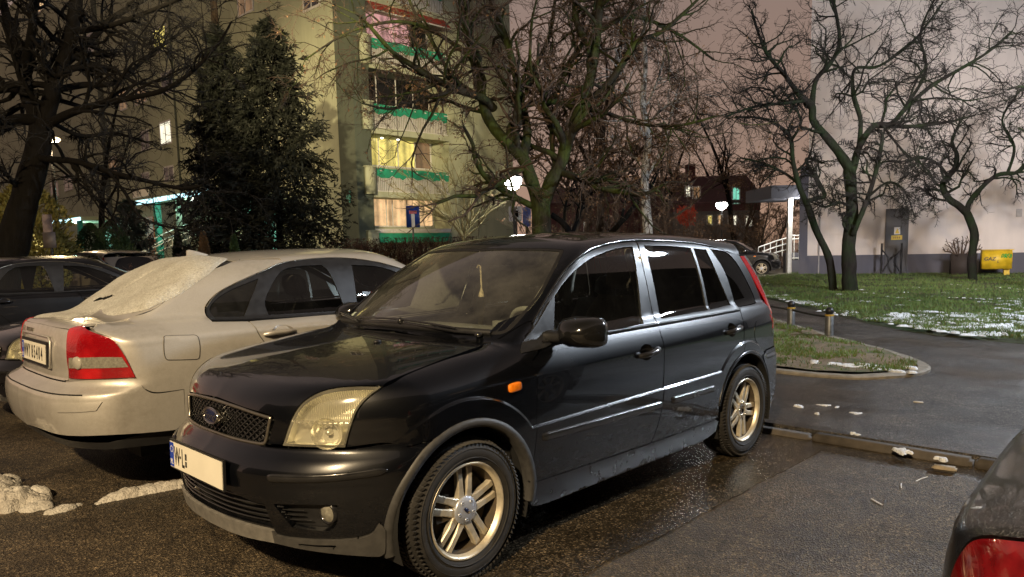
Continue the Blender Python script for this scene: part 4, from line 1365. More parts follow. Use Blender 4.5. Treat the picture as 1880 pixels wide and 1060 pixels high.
for x_ in xs:
    for y_ in ys: V.append((x_, y_, float(_RF(x_)) - .05 * (abs(y_) / .6) ** 2 - .035))
b.add(V, [(i * 9 + j, i * 9 + j + 1, (i + 1) * 9 + j + 1, (i + 1) * 9 + j) for i in range(11) for j in range(8)], True)
b.build('headlining', M['trim_light'], fus)
b = MB()
blob(b, [((-1.00, .0 + .0, 1.335), Y, Z, .10, .028, .5), ((-1.02, .0, 1.335), Y, Z, .115, .036, .5), ((-1.028, .0, 1.335), Y, Z, .112, .034, .5)], 20)
b.tube([(-1.0, 0, 1.335), (-.98, 0, 1.42)], .009, 6)
b.build('rear_view_mirror', M['black_trim'], fus)
# tassel hanging from the mirror: a thing of its own
tc = on3 = None
P = onplane(882, 520, (1, 0, 0), (-.985, 0, 0))
b = MB()
tp = onplane(882, 488, (1, 0, 0), (-.985, 0, 0)); tb_ = onplane(884, 528, (1, 0, 0), (-.985, 0, 0)); te = onplane(884, 545, (1, 0, 0), (-.985, 0, 0))
hk = onplane(876, 492, (1, 0, 0), (-.985, 0, 0))
b.tube([hk, (hk + tp) / 2 + np.array([0, 0, .012]), tp + np.array([0, 0, -.003]), (tp + tb_) / 2, tb_], .0055, 6)
b.tube([tb_, tb_ * .6 + te * .4, te * .9 + tb_ * .1, te], [.004, .011, .020, .019], 9)
b.build('air_freshener', M['tassel'], None, 'cream cord tassel with a brown tip hanging behind the windscreen of the black hatchback', 'air freshener')
# ------------------------------------------------------------------ silver saloon: body shape (origin under the rear axle, x forward)
_vT = Sp([(-1.1, .93), (-.90, .985), (-.82, 1.02), (-.6, 1.045), (-.3, 1.06), (.2, 1.03), (2.0, .99), (2.3, .985), (2.8, .92), (3.2, .84), (3.45, .72), (3.6, .55)])
_vWZ = Sp([(.1, .78), (.2, .82), (.3, .845), (.5, .872), (.65, .880), (.80, .874), (.90, .860), (.945, .845), (.975, .80), (1.0, .762), (1.1, .70)])
_vWX = Sp([(-1.2, .16), (-.9, .085), (-.6, .030), (-.2, .0), (2.0, 0), (2.8, .02), (3.2, .07), (3.6, .25)])
_vRZ = Sp([(.1, .84), (.25, .90), (.40, .955), (.55, .985), (.62, .980), (.655, .966), (.685, .900), (.71, .876), (.75, .870), (.85, .872), (.95, .858), (1.02, .835), (1.15, .76)])
_vRC = Sp([(0, 0), (.35, .012), (.55, .045), (.65, .085), (.75, .16), (.83, .27), (.95, .6)])
_vGY = Sp([(.9, .765), (.98, .745), (1.1, .705), (1.25, .645), (1.38, .575), (1.5, .50)])
_vRF = Sp([(-.3, 1.30), (0, 1.375), (.3, 1.412), (.7, 1.432), (1.1, 1.434), (1.5, 1.415), (1.8, 1.36)])
def VOLV(x, y, z):
    a = np.abs(y)
    s = a - (_vWZ(z) - _vWX(x))
    h = z - (_vT(x) - .045 * (a / .8) ** 2)
    rr = (-x - (_vRZ(z) - _vRC(a))) * .9
    fr = x - (3.50 - .3 * a ** 3 - .2 * (z - .5) ** 2)
    L = smax(s, h, .05)
    L = smax(L, rr, .025)
    L = smax(L, fr, .2)
    L = smax(L, .17 - z, .05)
    gs = (a - (_vGY(z) - .10 * sstep(.4, -.6, x) - .04 * sstep(1.4, 2.4, x))) * .93
    ro = z - (_vRF(x) - .055 * (a / .55) ** 2)
    rw = (-x - (.575 - .04 * (a / .6) ** 2 * 1.6 - (z - 1.04) * 1.58)) * .54
    fw = (x - (2.32 - .22 * (a / .65) ** 2 - (z - 1.0) * 2.15)) * .43
    G = smax(gs, ro, .09)
    G = smax(G, rw, .05)
    G = smax(G, fw, .05)
    G = np.maximum(G, .955 - z)
    return smin(L, G, .03)
VLOC = (-.015, -2.13, 0.)
VS = Shell(VOLV, VLOC, PI)
# ------------------------------------------------------------------ silver saloon beside it
M['silver_paint'] = car_paint('silver metallic paint', (.56, .54, .50), metal=.45, rough=.36, dirt=(.16, .13, .09), dirty=.55, flake=.10)
M['snow'] = None
def snow_mat(name, col=(.78, .78, .80), dirt=.25):
    t = NT(name)
    n = t.noise(7, 6, .65); n2 = t.noise(85, 3, .7)
    g_ = t.ramp(n2, [(.3, .62), (.65, 1.08)])
    t.set(col=t.mix(1., t.mix(t.math('MULTIPLY', t.ramp(n, [(.42, 0), (.75, 1)]), dirt), col, (.26, .22, .17)), g_, 'MULTIPLY'), rough=.75, spec=.3)
    t.bump(t.math('ADD', n2, t.math('MULTIPLY', n, 2.)), .7, .02)
    return t.m
M['snow'] = snow_mat('old snow', (.56, .56, .52), .4)
M['dark_trunk'] = M['silver_paint']
vol = empty('parked_car', VLOC, PI, label='silver four-door saloon with clumps of snow on its rear window, seen from behind', cat='car', group='parked cars')
VR, VSd, VT = Cyl(-.1, -1), Side(-1), Top()
def vpx(dom, pts):
    P, ok = VS.px(pts); P = P[ok]; sh = [p for p, o in zip(pts, ok) if o]
    return [tuple(a) + ((1,) if len(s_) > 2 else ()) for a, s_ in zip(dom.to2(P), sh)]
SP = M['silver_paint']
def conv(dom2, P3): return [tuple(p) for p in dom2.to2(np.asarray(P3))]
def vsh(dom, q, off=0.): return onshell(dom, q, off, VS)

# tail lamp (right traced from the photo, left mirrored)
lampP = [(128.5, 603.5, 1), (149, 598.5), (160, 599.5), (175.5, 611.5), (203.8, 621.8), (217, 634), (232, 658), (250, 693.5, 1), (209.4, 695.3), (127.4, 695.3, 1)]
lq = smooth_loop(vpx(VR, lampP), True, .012)
lamps = panel(VS, VR, [lq], 'tail_lamp', M['tail_red'] if 'tail_red' in M else M['red_lens'], vol, h=.02, gap=.002, depth=.014, off=.003, mirror=True)
bq = smooth_loop(vpx(VR, [(128, 657, 1), (180, 656), (224, 656, 1), (236, 674, 1), (180, 676), (127.6, 676, 1)]), True, .012)
for s_, L in ((1, lamps[0]), (-1, lamps[1])):
    m_ = np.array([s_, 1.])
    o_ = panel(VS, VR, [bq * m_ if s_ > 0 else (bq * m_)[::-1]], 'clear_band', M['clear_lens'], L, h=.02, gap=.0, depth=.006, off=.0055)
    P, N, ok = vsh(VR, [np.asarray(vpx(VR, [(143.4, 666.6)])[0][:2]) * m_], .006)
    b = MB(); b.lathe([(.036, -.004), (.036, .004), (.030, .008), (0, .010)], P[0], N[0], 28)
    b.build('fog_lamp', M['fog_grey'], L)
# boot lid: upright rear face and flat top
crest = [tuple(p[:2]) for p in vpx(VR, [(128.3, 602.5)])]
yc_ = crest[0][0]
zt = 1.002
rq = vpx(VR, [(126.5, 650), (124.5, 700, 1), (113, 709)])
half = [(0., .708, 1), (.22 * np.sign(yc_), .708), (rq[1][0] * .9, .709), (rq[1][0], .716, 1), (rq[0][0], rq[0][1]), (yc_, zt, 1), (yc_ * .5, zt + .006), (0., zt + .008, 1)]
hh_ = smooth_loop(half, False, .014)
lidL = np.concatenate([hh_, (hh_[1:-1] * np.array([-1, 1]))[::-1]])
boot = panel(VS, VR, [lidL], 'boot_lid', SP, vol, h=.022, gap=.002, depth=.014)
cr3 = vsh(VR, [(yc_ * f, zt + .008 - .006 * f) for f in (0, .25, .5, .75, 1.)])[0]
c2 = [tuple(p) for p in VT.to2(cr3)]
top_ = [c2[0] + (1,)] + c2[1:-1] + [c2[-1] + (1,), (-.70, c2[-1][1] * 1.04), (-.50, math.copysign(.555, c2[-1][1])), (-.475, math.copysign(.54, c2[-1][1]), 1), (-.50, math.copysign(.30, c2[-1][1])), (-.515, 0., 1)]
th_ = smooth_loop(top_, False, .016)
panel(VS, VT, [np.concatenate([th_, (th_[1:-1] * np.array([1, -1]))[::-1]])], 'boot_top', SP, boot, h=.03, gap=.0, depth=.012)
# skin under the seams round the lamps
sg_ = np.sign(yc_)
bk = smooth_loop([(yc_ * .95, .66, 1), (sg_ * 1.25, .66, 1), (sg_ * 1.25, .90), (sg_ * .95, 1.0), (yc_ * .95, 1.005, 1)], True, .02)
for L_ in (bk, (bk * np.array([-1, 1]))[::-1]): panel(VS, VR, [L_], 'lamp_seat', M['silver_shade'], vol, h=.03, gap=0, depth=0, off=-.008)
bk = smooth_loop([(-.86, sg_ * -.50, 1), (-.86, sg_ * -.40, 1), (-.52, sg_ * -.50, 1), (-.52, sg_ * -.70, 1), (-.74, sg_ * -.66)], True, .02)
lp = VS.px([(128, 603.5), (126.5, 650), (124.5, 703), (113, 711.5), (75, 704)])[0]
# pressed recess around the plate, plate, lettering
pc_v = VS.px([(70.5, 650)])[0][0]
pc_v = np.array([-.872, 0., .845]); 
pn_v = np.array([-1., 0, .06]); pn_v /= np.linalg.norm(pn_v); pex_v = np.array([0, -1., 0]); pey_v = np.cross(pn_v, pex_v)
b = MB()
for a_, s2 in ((1, 1), (1, -1)):
    pass
rec = [(pc_v + pex_v * x_ + pey_v * z_) for x_, z_ in ((-.31, .085), (-.29, .105), (.28, .105), (.315, .08), (.30, -.075), (-.29, -.075))]
b.tube(rec + [rec[0], rec[1]], .006, 6, cap=False)
b.build('plate_recess', SP, boot)
plate(boot, pc_v + pn_v * .012, pn_v, pex_v, pey_v, [('W', -.188, .080, .42), ('W', -.135, .080, .42), ('Y', -.086, .080, .50)] + [(c_, -.020 + .052 * i_, .080, .62) for i_, c_ in enumerate('85404')], rim=.018)
b = MB()
for i_, ch in enumerate('VOLVO'):
    y_ = .205 - i_ * .034 + .05
    P, N, ok = vsh(VR, [(VR.to2(np.array([[-.86, y_, .965]]))[0][0], .968)], .002)
    add_text(b, ch, .024, P[0], np.array([0, -1., 0]), np.cross(N[0], np.array([0, -1., 0])), 1.15, .004, 0, .02)
b.build('boot_lettering', M['chrome_dark'], boot)

# bumper
bt_ = vpx(VR, [(113, 713), (124.5, 705), (127.5, 697.5), (170, 697.5), (209, 697.5), (250, 695.5), (266, 715), (288, 722.5), (330, 720.5)])
za = bt_[0][1]
half = [(0., .705, 1), (bt_[1][0] * .9, .705), (bt_[1][0], .708)] + [(bt_[3][0], bt_[3][1])] + [(p[0], p[1]) for p in bt_[4:]]
e_ = [tuple(VR.to2(vsh(VSd, [(-.345, z_)])[0])[0]) for z_ in (.63, .50, .395)]
half[-1] = e_[0] + (1,)
half += [e_[1], e_[2] + (1,)] + [(p[0], p[1]) for p in vpx(VR, [(309, 791.5), (260, 796), (207.5, 799), (160, 801), (113, 799), (70, 786)])] + [(0., .405, 1)]
hb_ = smooth_loop(half, False, .016)
vbL = np.concatenate([hb_, (hb_[1:-1] * np.array([-1, 1]))[::-1]])
vbump = panel(VS, VR, [vbL], 'bumper', SP, vol, h=.022, gap=.0015, depth=.03)
st = vpx(VR, [(106, 742, 1), (150, 741), (188, 738, 1), (177, 754, 1), (140, 757), (106, 757, 1)])
stl = smooth_loop(st, True, .014)
for L in (stl, (stl * np.array([-1, 1]))[::-1]): panel(VS, VR, [L], 'bumper_strip', SP, vbump, h=.03, gap=.0, depth=.006, off=.006)
panel(VS, VR, [np.array([(-1.25, .28), (1.25, .28), (1.25, .43), (-1.25, .43)])], 'valance', M['black_trim'], vol, h=.05, gap=0, depth=0, off=-.035)
b = MB()
b.tube([tuple(vsh(VR, [(a_, .655)], .001)[0][0]) for a_ in np.linspace(-.62, .62, 25)], .004, 6); b.build('bumper_seam', M['void'], vbump)

# side: rear quarter with the roof pillar, doors, wing
DLO = [(377.4, 564.5), (388.7, 589, 1), (453, 587), (559.6, 581.6), (640, 575)]
dt = vpx(VSd, [(396, 542), (430, 522), (480, 499.5), (520, 483), (586, 475), (639, 475), (692, 482), (738, 494)])
d0 = vpx(VSd, [(378.5, 565), (388.7, 589)])
bel = vpx(VSd, [(389, 588.5), (453, 587), (560, 581.5), (634, 575.5)])
dlo = [d0[0], bel[0] + (1,), bel[1], bel[2], bel[3], (1.75, .985), (1.93, .995, 1), (1.72, 1.12)] + [(p[0], p[1]) for p in dt[::-1]]
dloL = smooth_loop(dlo, True, .02)
body_top = vpx(VSd, [(344, 533), (372, 516), (400, 499), (440, 483), (500, 471)])
lp2 = conv(VSd, vsh(VR, lq)[0])
lamp_side = vpx(VSd, [(250, 694.5), (232.5, 658), (217.5, 633), (204, 620.5), (175.5, 610), (160, 598)])
gapr = [(.115, .985, 1), (.135, .90), (.20, .80), (.33, .66), (.385, .50), (.385, .36)]
WA = .362
q_ = [(.385, .30, 1)] + [tuple(p) + ((1,) if i in (0, 15) else ()) for i, p in enumerate(arc(0., .31, WA, 2, 178, 16))]
q_ += [(-.35, .40), (-.345, .63, 1)] + [(p[0], p[1]) for p in vpx(VSd, [(288, 721), (266, 714)])] + [(p[0], p[1]) for p in lamp_side]
q_ += [(-.72, 1.015), (-.56, 1.05, 1), (-.48, 1.06)]
q_ += [(-.37, 1.10), (-.2, 1.215), (-.05, 1.29), (.10, 1.335), (.22, 1.365, 1), (.48, 1.365, 1)]
q_ += [(p[0] + .0, p[1] + .004) for p in dt[3::-1]] + [(d0[0][0] - .006, d0[0][1])] + [(bel[0][0] - .003, bel[0][1] - .006, 1)] + gapr
vq = panel(VS, VSd, [smooth_loop(q_, True, .016)], 'quarter_panel', SP, vol, h=.025, gap=.002, depth=.014, mirror=True)
ff_ = smooth_loop(vpx(VSd, [(301, 619), (304, 617.3), (345, 616), (361, 617), (366, 630), (366, 655), (362, 659.5), (312, 661), (305, 659), (301.5, 645)]), True, .012)
panel(VS, VSd, [ff_], 'fuel_flap', SP, vol, h=.03, gap=.001, depth=.004, off=.003)
fP, fN, _o = vsh(VSd, np.concatenate([ff_, ff_[:2]]), .001)
b = MB(); b.tube(fP, .0028, 5, cap=False); b.build('flap_gap', M['void'], vol)
dr = [(bel[0][0] - .01 + .205, .978, 1)] + [(.119, .985, 1), (.139, .90), (.204, .80), (.334, .66), (.389, .50), (.389, .30, 1), (1.0, .29), (1.13, .30, 1), (1.13, .7), (1.10, .97, 1)]
panel(VS, VSd, [smooth_loop(dr[1:], True, .018)], 'door', SP, vol, h=.03, gap=.002, depth=.014, mirror=True)
panel(VS, VSd, [smooth_loop([(1.104, .97, 1), (1.134, .7), (1.134, .30, 1), (2.10, .30, 1), (2.16, .6), (2.05, .985, 1)], True, .018)], 'door', SP, vol, h=.03, gap=.002, depth=.014, mirror=True)
wg = [(2.055, .985, 1), (2.165, .6), (2.105, .30, 1), (2.27, .30, 1)] + arc(2.64, .31, WA, 178, 20, 14) + [(3.2, .35, 1), (3.3, .62), (3.0, .86), (2.6, .93), (2.3, .975, 1)]
panel(VS, VSd, [smooth_loop(wg, True, .02)], 'wing', SP, vol, h=.04, gap=.002, depth=.014, mirror=True)
panel(VS, VSd, [smooth_loop([(.40, .30, 1), (2.25, .30, 1), (2.25, .20, 1), (.40, .20, 1)], True, .03)], 'sill', M['black_trim'], vol, h=.05, gap=0, depth=.01, off=-.01, mirror=True)
for cx in (0., 2.64):
    for s_ in (1, -1):
        b = MB(); n = 20; vs = []
        for i in range(n + 1):
            a_ = math.radians(200 - 220 * i / n)
            for y_ in (.86, .5): vs.append((cx + .37 * math.cos(a_), s_ * y_, .31 + .37 * math.sin(a_)))
        b.add(vs, [(2 * i, 2 * i + 1, 2 * i + 3, 2 * i + 2) for i in range(n)], True)
        b.add([(cx, s_ * .5, .31)] + [vs[2 * i + 1] for i in range(n + 1)], [(0, i + 1, i + 2) for i in range(n)], False)
        b.build('wheel_well', M['void'], vol)
    for s_ in (1, -1): make_wheel(vol, (cx, s_ * .77, .31), s_, 7, turn=.2, tread=False)
# dark window band and panes
g1 = vpx(VSd, [(493, 578.5, 1), (487, 550), (513, 502), (545, 490), (591, 487.5, 1), (604, 500), (634.5, 570.5, 1)])
g2 = vpx(VSd, [(645, 487, 1), (692, 490), (732, 502)])
g2 = [(p[0], p[1], 1) if len(p) > 2 else p for p in g2] + [(1.72, 1.07), (1.80, 1.0, 1), (.955, .992, 1)]
g0 = vpx(VSd, [(385, 566), (393, 583, 1), (448, 581.5, 1), (462, 545), (474, 512, 1), (430, 530), (402, 546)])
gl_ = [smooth_loop(g_, True, .018) for g_ in (g0, g1, g2)]
panel(VS, VSd, [dloL] + gl_, 'window_frame', M['pillar'], vol, h=.03, gap=.001, depth=.01, off=.002, mirror=True)
for g_ in gl_: panel(VS, VSd, [g_], 'window', M['glass_dark'] if g_ is gl_[0] else M['glass_side'], vol, h=.05, gap=-.004, depth=0, off=-.004, mirror=True)
tr_ = smooth_loop([(d0[0][0], d0[0][1])] + [(p[0], p[1]) for p in dt], False, .02)
P, N, ok = vsh(VSd, tr_, .003)
for s_ in (1, -1):
    b = MB(); b.tube(P * np.array([1, s_, 1.]), .0045, 6); b.build('window_trim', M['chrome_dark'], vol)
# roof and rear pillars, windscreen, rear window
sidetop = [(.50, 1.36), (.9, 1.362), (1.2, 1.34), (1.45, 1.26), (1.72, 1.12), (1.93, 1.0)]
rt = [tuple(p) for p in VT.to2(vsh(VSd, [(p[0], p[1] + .003) for p in ([(.24, 1.365), (.49, 1.366)] + [(q[0], q[1]) for q in dt[3:]] + [(1.72, 1.123), (1.935, 1.0)])])[0])]
ro = [(.12, 0., 1), (.14, -.25), (.165, -.42), (.21, -.50)] + rt
ro[-1] = ro[-1] + (1,)
ro += [(2.06, -.62), (2.16, -.35), (2.19, 0., 1)]
rh = smooth_loop(ro, False, .02); rL = np.concatenate([rh, (rh[1:-1] * np.array([1, -1]))[::-1]])
wsv = smooth_loop([(1.46, 0., 1), (1.47, -.30), (1.53, -.50, 1), (1.85, -.615), (1.98, -.60, 1), (2.10, -.3), (2.13, 0., 1)], False, .02)
wsvL = np.concatenate([wsv, (wsv[1:-1] * np.array([1, -1]))[::-1]])
panel(VS, VT, [rL, wsvL], 'roof', SP, vol, h=.035, gap=.001, depth=.012)
panel(VS, VT, [wsvL], 'windscreen', M['glass_clear'], vol, h=.06, gap=-.004, depth=0, off=-.004)
rwv = smooth_loop([(.125, 0., 1), (.145, -.25), (.17, -.42), (.20, -.545, 1), (0., -.575), (-.25, -.575), (-.45, -.535, 1), (-.495, -.3), (-.508, 0., 1)], False, .02)
rwL = np.concatenate([rwv, (rwv[1:-1] * np.array([1, -1]))[::-1]])
rear_window = panel(VS, VT, [rwL], 'rear_window', M['glass_dark'], vol, h=.05, gap=.002, depth=.006, off=-.002)
# strip between rear window and quarter panel
ps = [(.22, -.505), (.18, -.43)] 
qs2 = [tuple(p) for p in VT.to2(vsh(VSd, [(-.48, 1.06), (-.37, 1.10), (-.2, 1.215), (-.05, 1.29), (.10, 1.335), (.23, 1.366)])[0])]
pl_ = [(-.545, -.535, 1)] + qs2 + [(.208, -.549, 1), (0., -.579), (-.25, -.579), (-.45, -.54), (-.495, -.50, 1)]
panel(VS, VT, [smooth_loop(pl_, True, .02)], 'pillar_skin', SP, vol, h=.03, gap=.0, depth=.01, off=-.001, mirror=True)
# hood of the saloon, far beyond
hd = smooth_loop([(2.20, 0., 1), (2.17, -.35), (2.07, -.62, 1), (2.3, -.72), (3.0, -.70), (3.25, -.5, 1), (3.36, 0., 1)], False, .03)
panel(VS, VT, [np.concatenate([hd, (hd[1:-1] * np.array([1, -1]))[::-1]])], 'hood', SP, vol, h=.05, gap=.001, depth=.012)
CFv = Cyl(2.4, 1)
fe = [tuple(CFv.to2(vsh(VSd, [p])[0])[0]) for p in ((3.2, .35), (3.3, .62), (3.05, .85))]
panel(VS, CFv, [smooth_loop([(0, .20, 1), (-1.0, .20, 1), fe[0], fe[1], fe[2] + (1,), (-.3, .80), (.3, .80), (-fe[2][0], fe[2][1], 1), (-fe[1][0], fe[1][1]), (-fe[0][0], fe[0][1]), (1.0, .20, 1)], True, .05)], 'front_bumper', SP, vol, h=.06, gap=0, depth=.01)
# door handles
for (hx, hz) in ((.270, .905), (1.25, .90)):
    for s_ in (1, -1):
        m_ = np.array([1, -s_ * -1. if False else s_, 1.])
        P = np.array([vsh(VSd, [(hx - .105 + .21 * i / 8, hz - .006 + .008 * i / 8)], o_)[0][0] for i, o_ in enumerate((.006, .026, .030, .030, .030, .029, .028, .024, .004))])
        b = MB(); b.tube(P * m_, [.012, .0155, .0155, .0155, .015, .015, .0145, .013, .009], 10); hdl = b.build('door_handle', SP, vol)
        P2, N2, _o = vsh(VSd, ell((hx + .025, hz + .006), .075, .036), .0022)
        c2, n2, _o = vsh(VSd, [(hx + .025, hz + .006)], -.012)
        b = MB(); k = len(P2); b.add(np.concatenate([P2, c2]) * m_, [(i, (i + 1) % k, k) for i in range(k)], True); b.build('handle_cup', M['silver_shade'], hdl)
# aerial fin
b = MB()
fb = vsh(VT, [(.10, 0.)])[0][0]
blob(b, [(fb + np.array([d_, 0, h_ / 2 - .01]), Y, Z, w_, h_ / 2 + .006, .8) for d_, h_, w_ in ((-.02, .052, .010), (.0, .056, .016), (.05, .045, .022), (.11, .026, .024), (.16, .006, .012))], 16)
b.build('aerial_fin', SP, vol)
# mirror, inside
b = MB(); blob(b, [((1.83 + d_, -.94, 1.03), Y, Z, a_, c_, .6) for d_, a_, c_ in ((-.05, .10, .06), (0, .11, .07), (.05, .09, .055), (.08, .03, .02))], 20)
b.box((1.84, -.80, .99), (.07, .18, .04)); b.build('door_mirror', SP, vol)
b = MB(); blob(b, [((1.66 + d_, 0, 1.30), Y, Z, a_, c_, .5) for d_, a_, c_ in ((-.012, .115, .036), (0., .115, .036), (.03, .08, .02))], 16); b.tube([(1.68, 0, 1.31), (1.60, 0, 1.40)], .01, 6)
b.build('rear_view_mirror', M['black_trim'], vol)
for (cx, cy, w_) in ((1.10, .37, .5), (1.10, -.37, .5), (.25, .33, .58), (.25, -.33, .58)):
    b = seat(cx, cy, w_, .58)
    b.build('seat', M['seat_dark'], vol)
b = MB()
b.box((.95, 0, .30), (3.0, 1.4, .12)); b.box((-.35, 0, .62), (.9, 1.0, .6)); b.box((2.6, 0, .55), (1.0, 1.0, .5)); b.box((2.03, 0, .82), (.45, 1.30, .30), bev=.08)
b.box((-.25, 0, 1.015), (.45, 1.05, .02))
for s_ in (1, -1): b.box((1.1, s_ * .80, .62), (1.9, .03, .62)); b.box((1.1, s_ * .715, .92), (1.9, .03, .1))
b.build('inner_body', M['void'], vol)
b = MB()
xs = np.linspace(.1, 1.5, 10); ys = np.linspace(-.5, .5, 9)
b.add([(x_, y_, float(_vRF(x_)) - .06 * (y_ / .55) ** 2 - .035) for x_ in xs for y_ in ys], [(i * 9 + j, i * 9 + j + 1, (i + 1) * 9 + j + 1, (i + 1) * 9 + j) for i in range(9) for j in range(8)], True)
b.build('headlining', M['trim_light'], vol)

# snow lying on the rear window and boot lid: a thing of its own
sn = vpx(VT, [(262, 571), (234, 576), (200, 580), (190, 575), (183, 571), (160, 566)])
sp3 = VS.px([(418, 476), (404, 486), (384, 503), (362, 519), (338, 536), (313, 549), (288, 560), (262, 571), (234, 576), (205, 580), (190, 576), (181, 569)])[0]
q2 = [tuple(p) for p in VT.to2(sp3)]
far = [(-.70, -.12), (-.74, .10), (-.78, .36), (-.74, .47), (-.60, .43), (-.52, .45), (-.30, .50), (-.05, .49), (.10, .44), (.12, .2), (.14, -.1), (.17, -.30)]
sloop = smooth_loop(q2 + far, True, .022)
if area2(sloop) < 0: sloop = sloop[::-1]
from mathutils import noise as mnoise
def fbm(p, s, o=3):
    v = 0; a = 1
    for _ in range(o):
        v += a * mnoise.noise(Vector((p[0] * s, p[1] * s, p[2] * s))); a *= .5; s *= 2.1
    return v
def snow_dent(lp, thick, sc=4.):
    def f(P, N):
        q = VT.to2(P)
        d = dist_poly(lp, q)
        e = np.clip(d / .08, 0, 1); e = np.sqrt(1 - (1 - e) ** 2)
        nz = np.array([fbm(p, sc) for p in P])
        cr_ = np.min([np.min(np.linalg.norm(q[:, None] - G_[None], axis=2) + 0 * q[:, :1], 1) for G_ in grooves], 0)
        t = e * (thick * (.85 + .45 * nz)) * np.clip(cr_ / .035, .10, 1) ** .7
        P2 = P + N * np.maximum(t, .001)[:, None]
        return P2, N
    return f
def recalc(o):
    me = o.data
    if me.has_custom_normals:
        bpy.context.view_layer.objects.active = o
        me.attributes.remove(me.attributes['custom_normal']) if 'custom_normal' in me.attributes else None
    me.polygons.foreach_set('use_smooth', [True] * len(me.polygons)); me.update()
def groove(pts):
    q = np.array([p[:2] for p in vpx(VT, pts)]); return smooth_loop([tuple(p) for p in q], False, .012)
grooves = [groove([(178, 553), (194, 549), (208, 545)]), groove([(190, 552), (214, 541), (240, 524), (262, 512), (275, 505)]), groove([(196, 556), (193, 566), (197, 574)])]
so = panel(VS, VT, [sloop], 'snow_patch', M['snow'], None, h=.018, gap=0, depth=0, off=0., dent=snow_dent(sloop, .019))
so.location = VLOC; so.rotation_euler = (0, 0, PI)
bm_ = bmesh.new(); bm_.from_mesh(so.data)
hl_ = grooves[0]
dl_ = [f for f in bm_.faces if np.min(np.linalg.norm(hl_ - np.array(f.calc_center_median())[:2], axis=1)) < .016 + .010 * fbm(f.calc_center_median(), 9., 2)]
bmesh.ops.delete(bm_, geom=dl_, context='FACES'); bm_.to_mesh(so.data); bm_.free()
recalc(so)
tag(so, 'sheet of melting snow sliding down the rear window of the silver saloon', 'snow')
# ------------------------------------------------------------------ other parked cars
def respray(root, table, skip=()):
    """copy of a car in other colours; the meshes are shared, the materials sit on the objects"""
    def rec(o, parent):
        if any(o.name.split('.')[0] == s_ for s_ in skip): return
        c = o.copy(); COL.objects.link(c); c.parent = parent
        if o.type == 'MESH':
            for i, sl in enumerate(o.data.materials):
                if sl in table:
                    c.material_slots[i].link = 'OBJECT'; c.material_slots[i].material = table[sl]
        for ch in o.children: rec(ch, c)
        return c
    return rec(root, None)
NOTEXT = ('badge', 'badge_face', 'badge_lettering', 'boot_lettering', 'number_plate', 'plate_lettering', 'plate_emblem', 'plate_sticker', 'hub_badge', 'windscreen_sticker', 'steering_wheel', 'dashboard', 'seat', 'rear_seat', 'seat_belt')
M['dark_blue'] = car_paint('dark car paint', (.008, .008, .010), metal=.3, rough=.34, dirty=.12)
M['beige_paint'] = car_paint('beige metallic paint', (.40, .33, .26), metal=.4, rough=.4, dirty=.2)
t = NT('frosted dark paint')
geo = t.node('ShaderNodeNewGeometry'); sx = t.node('ShaderNodeSeparateXYZ'); t.l.new(geo.outputs['Normal'], sx.inputs[0])
upm = t.ramp(sx.outputs[2], [(.45, 0), (.70, 1)])
sp_n = t.ramp(t.noise(260, 2, .6), [(.54, 0), (.66, 1)])
fm = t.math('MULTIPLY', upm, t.math('ADD', .035, t.math('MULTIPLY', sp_n, .45)))
t.set(col=t.mix(fm, (.008, .009, .012), (.30, .31, .34)), rough=t.math('ADD', .3, t.math('MULTIPLY', fm, .5)), coat=.5, metal=.1)
t.bump(sp_n, .5, .004)
M['frost_paint'] = t.m
M['red_dark'] = plain('dark red lens', (.16, .003, .006), .16, coat=1., var=.35, scale=30)
M['frost_glass'] = plain('frosted glass', (.10, .105, .115), .5, var=.5, scale=120)
# dark saloon a row further back, pointing away
cA = respray(vol, {M['silver_paint']: M['dark_blue'], M['silver_shade']: M['dark_blue']}, NOTEXT)
cA.location = (.30, -8.05, 0); cA.rotation_euler = (0, 0, PI)
tag(cA, 'black saloon behind the silver car with a sheen of lamplight along its roof', 'car', 'parked cars')
# dark car whose nose shows past the tail of the silver saloon
cB = respray(fus, {M['black_paint']: M['dark_blue'], M['fog_lens']: M['lamp_clean'] if 'lamp_clean' in M else M['fog_lens']}, NOTEXT)
cB.location = (-.02, -4.70, -.02); cB.scale = (1, 1, .90)
tag(cB, 'black car whose bright headlight shows past the tail of the silver saloon', 'car', 'parked cars')
# estate seen from behind, further left
cC = respray(fus, {M['black_paint']: M['beige_paint'], M['fog_lens']: M['fog_lens']}, NOTEXT)
pC = at(222, 470, 18.5)
cC.location = (pC[0] + .3, pC[1] - 2.2, 0); cC.rotation_euler = (0, 0, -PI / 2 + .12)
cC.scale = (1, 1, 1.05)
tag(cC, 'beige hatchback with a dark rear window in front of the round conifers', 'car', 'parked cars')
pD = at(112, 470, 24)
cD = respray(vol, {M['silver_paint']: M['dark_blue'], M['silver_shade']: M['dark_blue']}, NOTEXT + ('snow',))
cD.location = (pD[0], pD[1] - 1, 0); cD.rotation_euler = (0, 0, PI * .5)
tag(cD, 'dark car in the far row whose roof shows below the notice board', 'car', 'parked cars')
# black hatchback by the white building
pE = ground(1398, 507)
cE = respray(fus, {M['black_paint']: M['dark_blue'], M['fog_lens']: M['clear_lens']}, NOTEXT)
fx_ = RM[0] * np.array([1, 1, 0]); fx_ /= np.linalg.norm(fx_)
ang = math.atan2(fx_[1], fx_[0]) - .30
cE.rotation_euler = (0, 0, ang)
ca, sa = math.cos(ang), math.sin(ang)
off_ = np.array([ca * 0 - sa * -.82, sa * 0 + ca * -.82])
cE.location = (pE[0] - off_[0], pE[1] - off_[1], .0)
tag(cE, 'black hatchback with pale wheels parked before the white building', 'car', 'parked cars')
